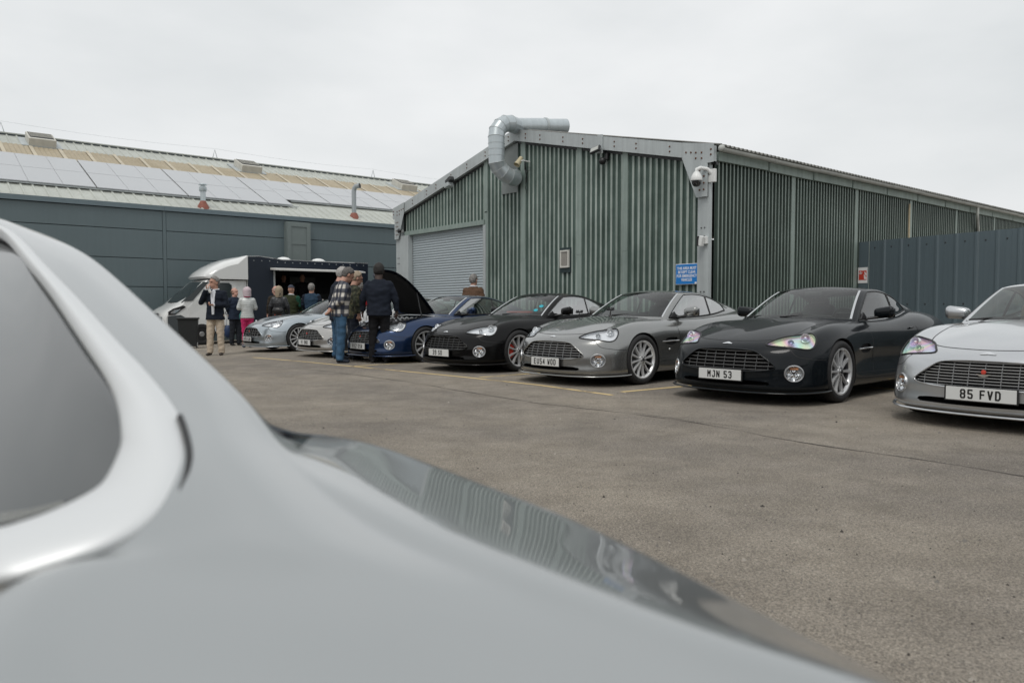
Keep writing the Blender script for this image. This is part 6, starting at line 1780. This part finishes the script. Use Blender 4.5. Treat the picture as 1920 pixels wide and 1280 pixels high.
# ------------------------------------------------------------------ people
def cloth(name, c, rough=0.85, var=0.12, sc=14.0, bump=0.35):
    return simple(name, c, rough, 0, var, sc, bump, spec=0.2)
M_SKIN = simple('skin', (0.42, 0.235, 0.17), 0.55, 0, 0.10, 10)
M_SKIND = simple('skin_dark', (0.045, 0.024, 0.017), 0.5)
M_SKINP = simple('skin_pink', (0.50, 0.28, 0.22), 0.55, 0, 0.10, 10)
M_EYE = simple('eye_dark', (0.03, 0.02, 0.018), 0.4)
def plaid_mat():
    m, nt, b = new_mat('plaid'); L = nt.links.new
    t = N(nt, 'ShaderNodeTexCoord'); sp = N(nt, 'ShaderNodeSeparateXYZ'); L(t.outputs['Object'], sp.inputs[0])
    def bands(sock, f, lo):
        ml = N(nt, 'ShaderNodeMath', operation='MULTIPLY'); ml.inputs[1].default_value = f; L(sock, ml.inputs[0])
        sn = N(nt, 'ShaderNodeMath', operation='SINE'); L(ml.outputs[0], sn.inputs[0])
        mr = N(nt, 'ShaderNodeMapRange'); mr.inputs['From Min'].default_value = -.35; mr.inputs['From Max'].default_value = .45; mr.inputs['To Min'].default_value = lo; L(sn.outputs[0], mr.inputs['Value'])
        return mr.outputs[0]
    ax = N(nt, 'ShaderNodeMath', operation='ADD'); L(sp.outputs['X'], ax.inputs[0]); L(sp.outputs['Y'], ax.inputs[1])
    u = bands(ax.outputs[0], 44.0, .12); v = bands(sp.outputs['Z'], 42.0, .12)
    mu = N(nt, 'ShaderNodeMath', operation='MULTIPLY'); L(u, mu.inputs[0]); L(v, mu.inputs[1])
    mx = N(nt, 'ShaderNodeMixRGB'); mx.inputs['Color1'].default_value = (0.014, 0.020, 0.040, 1); mx.inputs['Color2'].default_value = (0.60, 0.57, 0.52, 1)
    L(mu.outputs[0], mx.inputs['Fac']); L(mx.outputs[0], b.inputs['Base Color']); b.inputs['Roughness'].default_value = .9
    return m
def camo_mat():
    m, nt, b = new_mat('camo'); L = nt.links.new
    t = N(nt, 'ShaderNodeTexCoord'); n_ = N(nt, 'ShaderNodeTexNoise', Scale=11.0, Detail=2.0); L(t.outputs['Object'], n_.inputs['Vector'])
    r_ = N(nt, 'ShaderNodeValToRGB'); r_.color_ramp.interpolation = 'CONSTANT'; e = r_.color_ramp.elements
    e[0].position = 0; e[0].color = (0.020, 0.022, 0.014, 1); e[1].position = .47; e[1].color = (0.045, 0.052, 0.026, 1)
    x = e.new(.56); x.color = (0.085, 0.075, 0.045, 1); x = e.new(.64); x.color = (0.02, 0.025, 0.014, 1)
    L(n_.outputs['Fac'], r_.inputs['Fac']); L(r_.outputs[0], b.inputs['Base Color']); b.inputs['Roughness'].default_value = .9
    return m
def denim_mat(c):
    m, nt, b = new_mat('denim'); L = nt.links.new
    t = N(nt, 'ShaderNodeTexCoord'); mp_ = N(nt, 'ShaderNodeMapping'); mp_.inputs['Scale'].default_value = (1, 1, .35); L(t.outputs['Object'], mp_.inputs[0])
    n_ = N(nt, 'ShaderNodeTexNoise', Scale=9.0, Detail=6.0); L(mp_.outputs[0], n_.inputs['Vector'])
    r_ = N(nt, 'ShaderNodeValToRGB'); e = r_.color_ramp.elements; e[0].position = .35; e[0].color = rgb([x * .8 for x in c]); e[1].position = .7; e[1].color = rgb([x * 1.3 for x in c])
    L(n_.outputs['Fac'], r_.inputs['Fac']); L(r_.outputs[0], b.inputs['Base Color']); b.inputs['Roughness'].default_value = .9
    bp = N(nt, 'ShaderNodeBump', Strength=.5, Distance=.02); L(n_.outputs['Fac'], bp.inputs['Height']); L(bp.outputs['Normal'], b.inputs['Normal'])
    return m
def loft(mb, secs, n=20, cap=True):
    """stack of elliptical rings: (x, y, z, rx, ry[, squareness])"""
    vs = []; fs = []
    for s_ in secs:
        x, y, z, rx, ry = s_[:5]; e = s_[5] if len(s_) > 5 else 1.0
        for k in range(n):
            a = 2 * math.pi * k / n; c, s = math.cos(a), math.sin(a)
            vs.append((x + rx * math.copysign(abs(c) ** e, c), y + ry * math.copysign(abs(s) ** e, s), z))
    m = len(secs)
    for i in range(m - 1):
        for k in range(n): fs.append((i * n + k, i * n + (k + 1) % n, (i + 1) * n + (k + 1) % n, (i + 1) * n + k))
    if cap: fs.append(list(range(n - 1, -1, -1))); fs.append(list(range((m - 1) * n, m * n)))
    mb.add(vs, fs)
def limb(mb, pts, rs, n=12):
    pts = [Vector(p) for p in pts]
    mb.tube(pts, list(rs), n)
    for p, r in zip(pts, rs): mb.ball(p, r * .99, 12, 8)
def fuse(mb, name, mat, parent, vox, sm=6, noise_amp=0.0, seed=0, wrinkle=9.0):
    o = mb.build(name, mat, None)
    r_ = o.modifiers.new('r', 'REMESH'); r_.mode = 'VOXEL'; r_.voxel_size = vox; r_.use_smooth_shade = True
    s = o.modifiers.new('s', 'SMOOTH'); s.iterations = sm; s.factor = .5
    me = bake(o, name)
    if noise_amp:
        nrm = [v.normal.copy() for v in me.vertices]
        for v, n_ in zip(me.vertices, nrm):
            q = Vector((v.co.x * wrinkle + seed, v.co.y * wrinkle, v.co.z * wrinkle * 1.5))
            v.co += n_ * (noise.noise(q) * noise_amp)
    me.materials.clear(); me.materials.append(mat)
    me.polygons.foreach_set('use_smooth', [True] * len(me.polygons))
    if parent is not None: o.parent = parent
    return o
def hand(mb, wrist, d, palm_n, s=1.0, curl=.5):
    """palm, four unequal curled fingers and a thumb; d = pointing direction"""
    d = Vector(d).normalized(); pn = Vector(palm_n); pn = (pn - d * pn.dot(d)).normalized(); sd = d.cross(pn)
    w = Vector(wrist)
    mb.tube([w, w + d * .03 * s, w + d * .085 * s], [.026 * s, .034 * s, .038 * s], 10, flat=.55)
    for k, (ln, of) in enumerate(((.070, -.029), (.080, -.010), (.074, .010), (.058, .028))):
        b0 = w + d * .080 * s + sd * of * s; l1, l2 = ln * .55 * s, ln * .45 * s
        d1 = (d * math.cos(curl) + pn * math.sin(curl)); d2 = (d * math.cos(curl * 2.2) + pn * math.sin(curl * 2.2))
        mb.tube([b0 - d * .02 * s, b0 + d1 * l1, b0 + d1 * l1 + d2 * l2], [.0105 * s, .0098 * s, .008 * s], 7)
    b0 = w + d * .025 * s - sd * .030 * s; dt = (d * .7 - sd * .6 + pn * .45).normalized()
    mb.tube([b0, b0 + dt * .04 * s, b0 + (dt + d * .4).normalized() * .068 * s], [.013 * s, .012 * s, .009 * s], 7)
class Rot:
    """bends everything above the waist forward (lean) and the head further (nod, turn)"""
    def __init__(s, lean, nod, turn, tilt=0):
        s.L = Matrix.Translation((0, 0, .98)) @ Matrix.Rotation(R(lean), 4, 'X') @ Matrix.Translation((0, 0, -.98))
        s.H = Matrix.Translation((0, .01, 1.50)) @ Matrix.Rotation(R(turn), 4, 'Z') @ Matrix.Rotation(R(nod), 4, 'X') @ Matrix.Rotation(R(tilt), 4, 'Y') @ Matrix.Translation((0, -.01, -1.50))
        s.lean = lean
    def torso(s, mb):
        for i, v in enumerate(mb.v):
            t = min(1, max(0, (v.z - .86) / .24)); mb.v[i] = v.lerp(s.L @ v, t)
    def head(s, mb):
        for i, v in enumerate(mb.v):
            t = min(1, max(0, (v.z - 1.42) / .10)); c_ = Vector((0, .005, 1.62)); v2 = c_ + (v - c_) * 1.12 - Vector((0, 0, .028))
            v = v.lerp(v2, t); mb.v[i] = v.lerp(s.H @ v, t)
        s.torso(mb)
PN = [0]
def person(px, Y, hgt, yaw, label, top, bottom, shoes=None, skin=None, hair=None, lean=0, nod=0, turn=0, tilt=0, armR=None, armL=None, woman=False, puffer=False, long_=False,
           group=None, jacket_hem=.82, flare=1.0, bulk=1.0, legs=None, style='short', open_front=None, shirt=None, collar=None, zoff=0.0, crop=None, extra=None, sleeves=None):
    PN[0] += 1; seed = PN[0] * 3.7
    skin = skin or M_SKIN; s = hgt / 1.77
    g = GP(px, Y); g.z += zoff
    root = empty('person', g, R(yaw), label, 'person', group)
    root.scale = (s, s, s)
    RT = Rot(lean, nod, turn, tilt)
    aR = armR or [(-.255, .03, 1.14), (-.265, -.03, .90)]
    aL = armL or [(.255, .03, 1.14), (.265, -.03, .90)]
    lg = legs or [(-.105, 0, 0), (.105, 0, 0)]
    sw = .185 if not woman else .165
    # body: one continuous skin mesh
    b = MB()
    b.ball((0, .012, 1.672), (.076, .096, .104), 18, 14); b.ball((0, -.022, 1.605), (.058, .070, .072), 14, 10); b.ball((0, -.062, 1.562), (.028, .026, .022), 10, 8)
    b.tube([(0, -.088, 1.668), (0, -.108, 1.633), (0, -.094, 1.622)], [.009, .017, .014], 8); b.ball((0, -.078, 1.690), (.058, .020, .014), 10, 6)
    b.ball((0, -.084, 1.588), (.027, .012, .011), 8, 6)
    for q in (-1, 1): b.ball((.078 * q, .012, 1.645), (.010, .020, .032), 8, 8)
    b.tube([(0, .018, 1.42), (0, .012, 1.50), (0, .005, 1.60)], [.075, .066, .062], 12)
    RT.head(b)
    t_ = MB()
    loft(t_, [(0, 0, .84, .14, .10), (0, 0, .95, .165, .115), (0, 0, 1.1, .145, .10), (0, 0, 1.28, .165, .11), (0, 0, 1.40, .15, .09), (0, .01, 1.46, .07, .06)])
    for a, q in ((aR, -1), (aL, 1)):
        E, Wr = Vector(a[0]), Vector(a[1]); S_ = Vector((sw * q, .01, 1.40))
        limb(t_, [S_, E, Wr], [.050, .042, .028]); hand(t_, Wr, (Wr - E), a[2] if len(a) > 2 else (-q * .9, -.2, 0), 1.0, a[3] if len(a) > 3 else .45)
    RT.torso(t_)
    l_ = MB(); feet = []
    for (fx, fy, lift), q in zip(lg, (-1, 1)):
        hip = Vector((.088 * q, 0, .90)); ank = Vector((fx, fy, .085 + lift)); kn = (hip + ank) / 2 + Vector((.0, -.02, .02)); feet.append(ank)
        limb(l_, [hip, kn, ank], [.085, .058, .040])
    allb = MB()
    for m_ in (b, t_, l_): allb.add(m_.v, m_.f)
    body = fuse(allb, 'body', skin, root, .0095, 3)
    ey = MB()
    for q in (-1, 1): ey.ball((.030 * q, -.086, 1.672), (.010, .006, .0055), 8, 6)
    ey.box((0, -.098, 1.590), (.036, .006, .004)); RT.head(ey); ey.build('face_features', M_EYE, body)
    # trousers
    tr = MB(); loft(tr, [(0, 0, .80, .165, .125), (0, .005, .90, .178 * bulk, .135 * bulk), (0, 0, 1.0, .165 * bulk, .125 * bulk), (0, 0, 1.04, .155, .115)])
    cut_ = crop or .045
    for (fx, fy, lift), q, ank in zip(lg, (-1, 1), feet):
        hip = Vector((.092 * q, .005, .88)); kn = (hip + ank) / 2 + Vector((0, -.015, .02)); lo = ank + (kn - ank).normalized() * (cut_ - .045) + Vector((0, .005, -.035))
        rr = (.105, .080, .068) if not woman else (.098, .068, .054)
        tr.tube([hip, kn, lo], [rr[0], rr[1], rr[2]], 14); tr.ball(hip, rr[0], 12, 8)
    RT2 = Rot(lean, 0, 0); RT2.torso(tr)
    fuse(tr, 'trousers', bottom, root, .014, 3, .012, seed, 11)
    # shoes
    sh = MB()
    for ank, q in zip(feet, (-1, 1)):
        c_ = Vector((ank.x, ank.y, ank.z - .085)); o_ = .12 * q
        for (dy, dz, rx, ry, rz) in ((.02, .045, .040, .050, .045), (-.06, .035, .044, .075, .036), (-.125, .028, .040, .055, .028)):
            sh.ball(c_ + Vector((-dy * o_ * 1.2, dy, dz)), (rx, ry, rz), 12, 8)
        sh.tube([c_ + Vector((0, .01, .04)), c_ + Vector((0, .015, .11))], [.042, .045], 10)
    fuse(sh, 'shoes', shoes or M_BLACK, root, .012, 2)
    # top garment
    jk = MB(); B_ = bulk; hem = jacket_hem
    secs = [(0, .0, hem, .195 * B_ * flare, .150 * B_ * flare, .85), (0, 0, (hem + 1.02) / 2, .186 * B_ * flare, .146 * B_, .85), (0, 0, 1.04, .176 * B_, .140 * B_, .85), (0, 0, 1.16, .184 * B_, .142 * B_, .85), (0, 0, 1.28, .198 * B_, .145 * B_, .85), (0, .004, 1.38, .200, .130, .85), (0, .008, 1.44, .155, .095, .9), (0, .012, 1.485, .090, .078)]
    if woman: secs = [(x, y, z, rx * (.93 if abs(z - 1.1) > .1 else .86), ry * .92, e) for x, y, z, rx, ry, *e in [(q_ + (1,))[:6] for q_ in secs] for e in [e[0]]]
    if puffer:
        S2 = []; n2 = 44; zs = [q_[2] for q_ in secs]
        for i in range(n2 + 1):
            z = hem + (1.475 - hem) * i / n2; j = max(k for k in range(len(zs)) if zs[k] <= z + 1e-6); j = min(j, len(zs) - 2); u = (z - zs[j]) / (zs[j + 1] - zs[j])
            rx = secs[j][3] * (1 - u) + secs[j + 1][3] * u; ry = secs[j][4] * (1 - u) + secs[j + 1][4] * u; bump_ = .010 * abs(math.sin((z - hem) / .062 * math.pi))
            S2.append((0, 0, z, rx + bump_, ry + bump_, .9))
        secs = S2
    loft(jk, secs, 24)
    for a, q in ((aR, -1), (aL, 1)):
        E, Wr = Vector(a[0]), Vector(a[1]); S_ = Vector(((sw - .005) * q, .01, 1.385)); We = Wr + (E - Wr).normalized() * .025
        limb(jk, [S_, S_.lerp(E, .5), E], [.078, .072, .062]); jk.tube([E, E.lerp(We, .5), We], [.062, .056, .046], 12)
        if puffer:
            for A_, B2 in ((S_, E), (E, We)):
                L_n = (B2 - A_).length; k_ = 0.03
                while k_ < L_n: jk.ball(A_.lerp(B2, k_ / L_n), .076 - .02 * (A_ == E), 12, 8); k_ += .062
    RT.torso(jk)
    jo = fuse(jk, 'jacket' if not puffer else 'puffer_jacket', top, root, .0125, 4 if not puffer else 2, .014 if not puffer else .003, seed, 10)
    if sleeves:      # contrasting sleeves (a gilet over a jumper)
        sl_ = MB()
        for a, q in ((aR, -1), (aL, 1)):
            E, Wr = Vector(a[0]), Vector(a[1]); S_ = Vector(((sw + .012) * q, .01, 1.375)); We = Wr + (E - Wr).normalized() * .02
            limb(sl_, [S_, S_.lerp(E, .5), E], [.082, .078, .068]); sl_.tube([E, E.lerp(We, .5), We], [.068, .060, .050], 12)
        RT.torso(sl_); fuse(sl_, 'sleeves', sleeves, root, .0125, 4, .010, seed + 1, 11)
    if collar:
        co = MB(); co.tube([Vector((.078 * math.cos(a), .012 + .070 * math.sin(a), 1.478 + .014 * math.sin(a))) for a in np.linspace(0, 2 * math.pi, 17)], .020, 8, cap=False); RT.torso(co); fuse(co, 'collar', collar, root, .008, 2)
    if shirt:        # shirt front showing in an open jacket
        si = MB(); si.prism([(-.022, -.172, hem + .12), (.024, -.172, hem + .12), (.032, -.172, 1.12), (.042, -.166, 1.30), (.050, -.135, 1.43), (.0, -.12, 1.47), (-.050, -.135, 1.43), (-.044, -.166, 1.30), (-.030, -.172, 1.12)], (0, .08, 0)); me_fix(si); RT.torso(si); si.build('shirt_front', shirt, root)
        for a, q in ((aR, -1), (aL, 1)):
            E, Wr = Vector(a[0]), Vector(a[1]); cu = MB(); dd = (Wr - E).normalized(); cu.tube([Wr - dd * .05, Wr - dd * .0], [.040, .042], 12); RT.torso(cu); cu.build('cuff', shirt, root)
    # hair
    if hair:
        h_ = MB()
        def keep(v, st):
            x, y, z = v
            if st == 'bald': return z < 1.70 and y > -.03 and z > 1.605
            if st == 'long': return y > -.045 or z > 1.725
            if st == 'cap': return z > 1.70
            return (z > 1.742 or (y > -.05 and z > 1.70) or (y > -.012 and z > 1.665) or (y > .03 and z > 1.585))
        n1, n2 = 26, 20
        cen = Vector((0, .014, 1.676)); rad = (.084, .104, .110) if style != 'long' else (.098, .116, .118)
        if style == 'bob': rad = (.102, .114, .114)
        V = []; F = []
        for i in range(n2 + 1):
            a = math.pi * i / n2
            for k in range(n1):
                q = 2 * math.pi * k / n1; p = cen + Vector((rad[0] * math.sin(a) * math.cos(q), rad[1] * math.sin(a) * math.sin(q), rad[2] * math.cos(a)))
                if style in ('long', 'bob') and p.z < 1.66:
                    t = (1.66 - p.z); p = Vector((math.cos(q) * rad[0] * (1 - .5 * t), .012 + math.sin(q) * rad[1] * (1 - .6 * t), 1.66 - t * (1.25 if style == 'bob' else 1.9)))
                p += (p - cen).normalized() * (noise.noise(p * 28 + Vector((seed, 0, 0))) * .009 + noise.noise(p * 90 + Vector((0, seed, 0))) * .005)
                V.append(p)
        st = 'long' if style in ('long', 'bob') else style
        for i in range(n2):
            for k in range(n1):
                f = (i * n1 + k, (i + 1) * n1 + k, (i + 1) * n1 + (k + 1) % n1, i * n1 + (k + 1) % n1)
                if all(keep(V[j], st) for j in f): F.append(f)
        h_.add(V, F); RT.head(h_)
        ho = h_.build('hair' if style != 'cap' else 'flat_cap', hair, root, smooth=180)
        so = ho.modifiers.new('s', 'SOLIDIFY'); so.thickness = .008; so.offset = 0
        if style == 'cap':
            pk = MB(); pk.ball((0, -.105, 1.715), (.062, .055, .012), 14, 6); RT.head(pk); pk.build('cap_peak', hair, ho, smooth=60)
    return root, RT, s
M_HGREY = simple('hair_grey', (0.20, 0.19, 0.18), 0.85, 0, 0.55, 45)
M_HWHITE = simple('hair_white', (0.34, 0.33, 0.315), 0.85, 0, 0.4, 45)
M_HDARKG = simple('hair_dark_grey', (0.10, 0.095, 0.09), 0.8, 0, 0.4, 60)
M_HBROWN = simple('hair_brown', (0.10, 0.07, 0.05), 0.8, 0, 0.3, 60)
M_HBLOND = simple('hair_blond', (0.30, 0.24, 0.17), 0.75, 0, 0.3, 50)
M_HPINK = simple('hair_pale_lilac', (0.52, 0.43, 0.46), 0.8, 0, 0.2, 50)
M_HBLACK = simple('hair_black', (0.018, 0.016, 0.015), 0.8)
M_NAVYC = cloth('navy_cloth', (0.012, 0.016, 0.026)); M_NAVYJ = cloth('navy_jacket', (0.016, 0.024, 0.042)); M_NAVYG = cloth('blue_gilet', (0.022, 0.045, 0.075))
M_CREAM = cloth('cream_chino', (0.50, 0.42, 0.33), .9, .1); M_BLKC = cloth('black_cloth', (0.010, 0.010, 0.012)); M_CHAR = cloth('charcoal_trousers', (0.022, 0.025, 0.032))
M_SILVC = simple('silver_nylon', (0.50, 0.52, 0.51), 0.38, 0.15, 0.08, 10); M_PINK = cloth('pink_trousers', (0.55, 0.035, 0.14)); M_BLKN = simple('black_nylon', (0.016, 0.017, 0.020), 0.35)
M_OLIVE = cloth('olive_gilet', (0.028, 0.034, 0.016)); M_GREENS = cloth('green_sleeves', (0.012, 0.060, 0.038)); M_REDJ = cloth('red_jumper', (0.52, 0.035, 0.045)); M_ORANGE = cloth('orange_red_skirt', (0.45, 0.06, 0.03))
M_TWEED = cloth('brown_tweed', (0.105, 0.062, 0.040), .9, .25, 40); M_SHIRTW = cloth('white_shirt', (0.66, 0.68, 0.72), .8, .04); M_BRSHOE = simple('brown_shoe', (0.025, 0.017, 0.014), .4); M_DENIM = denim_mat((0.038, 0.095, 0.170)); M_DENIMD = denim_mat((0.012, 0.018, 0.032)); M_BLUESH = simple('blue_shoe', (0.03, 0.06, 0.11), .7); M_PLAID = plaid_mat(); M_CAMO = camo_mat(); M_BROWNG = cloth('dark_brown_jacket', (0.030, 0.024, 0.018))
M_SNEAK = simple('navy_trainer', (0.012, 0.018, 0.032), .7)

# 1 man in blazer wiping his mouth
r1, RT1, s1 = person(404, 17.2, 1.80, 4, 'man in a navy blazer and cream trousers wiping his mouth', M_NAVYC, M_CREAM, M_BRSHOE, hair=M_HGREY, turn=-38, nod=4, jacket_hem=.80, flare=1.06,
    armR=[(-.30, -.02, 1.19), (-.115, -.20, 1.50), (.5, .3, 0), .9], armL=[(.25, .0, 1.12), (.03, -.245, 1.13), (-.2, -.3, .8), .9], shirt=M_SHIRTW, collar=M_SHIRTW, legs=[(-.125, -.02, 0), (.12, .02, 0)])
mb = MB()
for k in range(5): mb.ball((-.075 + .010 * k, -.235 + .004 * k, 1.535 - .028 * k), (.030, .022, .034), 9, 7)
o = fuse(mb, 'paper_napkin', M_WHITE, None, .008, 1, .010, 3, 40); o.matrix_world = Matrix.Translation(r1.location) @ Matrix.Rotation(R(4), 4, 'Z') @ Matrix.Scale(s1, 4)
tag(o, 'white paper napkin held to the mouth of the man in cream trousers', 'napkin')
# 2 man in navy jacket, 3 woman in silver puffer
behind = [(-.24, .06, 1.14), (-.07, .18, .96), (.4, .9, 0), .4]
behindL = [(.24, .06, 1.14), (.07, .18, .95), (-.4, .9, 0), .4]
r2, RT2_, s2 = person(441, 22.7, 1.74, 60, 'man in a dark navy jacket with hands behind him facing the pink trousered woman', M_NAVYJ, M_CHAR, M_BLACK, skin=M_SKINP, hair=M_HBROWN, style='bald', turn=8, jacket_hem=.80, flare=1.08, bulk=1.08, armR=behind, armL=behindL, collar=cloth('grey_collar', (0.12, 0.13, 0.15)), legs=[(-.09, .06, 0), (.09, -.05, 0)])
r3, RT3, s3 = person(464, 21.0, 1.68, 205, 'woman with pale hair in a silver puffer jacket and pink trousers', M_SILVC, M_PINK, M_BLUESH, skin=M_SKINP, hair=M_HPINK, style='bob', woman=True, puffer=True, jacket_hem=.86, bulk=1.05, crop=.20,
    armR=[(-.235, -.02, 1.15), (-.14, -.20, 1.18), (.5, -.3, .4), .8], armL=[(.235, -.02, 1.15), (.10, -.22, 1.15), (-.5, -.3, .4), .8], collar=M_PINK, legs=[(-.07, 0, 0), (.09, -.08, 0)])
mb = MB(); mb.ball((0, 0, 0), (.10, .05, .13), 14, 10); mb.tube([(-.05, 0, .1), (-.02, 0, .22), (.04, 0, .23), (.05, 0, .1)], .010, 6)
o = fuse(mb, 'handbag', simple('teal_leather', (0.03, 0.16, 0.15), .5), None, .010, 1); g = GP(455, 21.6); o.location = (g.x, g.y, g.z + .87); tag(o, 'small teal bag held between the navy jacket man and silver jacket woman', 'bag')
mb = MB(); mb.ball((0, 0, .20), (.12, .09, .20), 14, 10); mb.tube([(-.05, 0, .36), (0, 0, .80), (.03, 0, .92)], .009, 6)
o = fuse(mb, 'carrier_bag', simple('blue_fabric', (0.012, 0.035, 0.10), .6), None, .012, 1); g = GP(427, 23.0); o.location = (g.x, g.y, g.z + .22); tag(o, 'dark blue carrier bag hanging by the van door', 'bag')
# queue at the hatch
person(519, 23.2, 1.78, 215, 'bald man in a dark brown jacket behind the blond woman', M_BROWNG, M_CHAR, skin=M_SKINP, hair=M_HWHITE, style='bald', group=None, turn=40, nod=8)
r4, RT4, s4 = person(524, 21.7, 1.70, 188, 'woman with blond hair in a black puffer jacket and shoulder bag', M_BLKN, M_ORANGE, skin=M_SKIN, hair=M_HBLOND, style='long', woman=True, puffer=True, jacket_hem=.80, bulk=1.12)
mb = MB(); mb.ball((0, 0, 0), (.17, .07, .10), 16, 10); mb.tube([(-.12, 0, .05), (-.06, .02, .22), (.02, .05, .38), (.06, .05, .52)], .012, 6); mb.tube([(.12, 0, .05), (.10, .03, .25), (.07, .05, .52)], .010, 6)
o = fuse(mb, 'shoulder_bag', simple('black_leather', (0.010, 0.010, 0.011), .35), None, .012, 1); g = GP(521, 21.4); o.location = (g.x, g.y, g.z + 1.0); tag(o, 'black leather shoulder bag on the blond woman\'s back', 'bag')
person(547, 22.8, 1.77, 172, 'man in a flat cap and olive gilet with green sleeves', M_OLIVE, M_BLKC, hair=simple('cap_navy', (0.045, 0.05, 0.07), .9), style='cap', bulk=1.12, sleeves=M_GREENS, collar=M_SHIRTW, armR=[(-.27, -.02, 1.15), (-.22, -.18, 1.0)], armL=[(.28, -.02, 1.14), (.24, -.18, 1.02)])
person(585, 22.6, 1.80, 178, 'grey haired man in a quilted blue gilet at the van counter', M_NAVYG, M_BLKC, hair=M_HGREY, bulk=1.12, sleeves=M_NAVYC, armR=[(-.27, -.02, 1.15), (-.25, -.17, 1.0)], armL=[(.27, -.02, 1.15), (.25, -.17, 1.0)])
# trio looking under the bonnet
r7, _, _ = person(634, 15.1, 1.86, 128, 'tall white haired man in a dark navy coat behind the plaid shirt', M_NAVYC, M_DENIM, M_SNEAK, skin=M_SKINP, hair=M_HWHITE, lean=6, nod=14, turn=6, jacket_hem=.74)
r8, _, _ = person(638, 14.1, 1.82, 118, 'man in a blue and white plaid shirt and jeans with hands behind his back', M_PLAID, M_DENIM, M_SNEAK, hair=M_HDARKG, lean=9, nod=26, turn=6, jacket_hem=.84, bulk=1.04, armR=behind, armL=behindL, legs=[(-.10, .04, 0), (.10, -.03, 0)])
r9, _, _ = person(662, 14.9, 1.76, 120, 'man in an olive camouflage shirt beside the plaid shirt', M_CAMO, M_DENIMD, M_BLACK, hair=M_HBLOND, lean=5, nod=14, armL=[(.24, -.02, 1.14), (.16, -.18, 1.16), (0, -.5, .6), .7])
person(674, 19.5, 1.72, 240, 'grey haired man in a red jumper beyond the silver car', M_REDJ, M_CHAR, skin=M_SKINP, hair=M_HGREY, collar=cloth('light_blue_collar', (0.25, 0.36, 0.52)), turn=-40)
r11, _, _ = person(711, 14.0, 1.86, 182, 'man in black seen from behind at the open bonnet', M_NAVYC, M_BLKC, M_BLACK, skin=M_SKIND, hair=M_HBLACK, bulk=1.16, jacket_hem=.84, flare=1.02, nod=10, armR=[(-.29, -.01, 1.14), (-.30, -.06, .90)], armL=[(.29, -.01, 1.14), (.30, -.08, .90)], legs=[(-.12, 0, 0), (.12, 0, 0)])
mb = MB(); mb.lathe([(0, 0), (.03, 0), (.033, .02), (.033, .12), (.018, .15), (.014, .17), (0, .17)], 14); o = mb.build('water_bottle', simple('clear_plastic', (0.55, 0.57, 0.58), .15), smooth=50); g = GP(685, 13.85); o.location = (g.x, g.y, g.z + .80); tag(o, 'clear plastic bottle in the left hand of the man in black', 'bottle')
person(888, 18.6, 1.86, 160, 'grey haired man in a brown tweed jacket by the roller door', M_TWEED, M_CHAR, hair=M_HGREY, collar=M_SHIRTW, turn=-12, nod=4, bulk=1.1)
# two staff inside the van
for px_i, lb_ in ((533, 'first of the two staff in the dark of the van, nearest the hatch post'), (568, 'second of the two staff in the dark of the van, nearer the hatch middle')):
    person(px_i, 27.1, 1.70, 20, lb_, M_BLKC, M_BLKC, skin=M_SKIN, hair=M_HBLACK, zoff=.62)
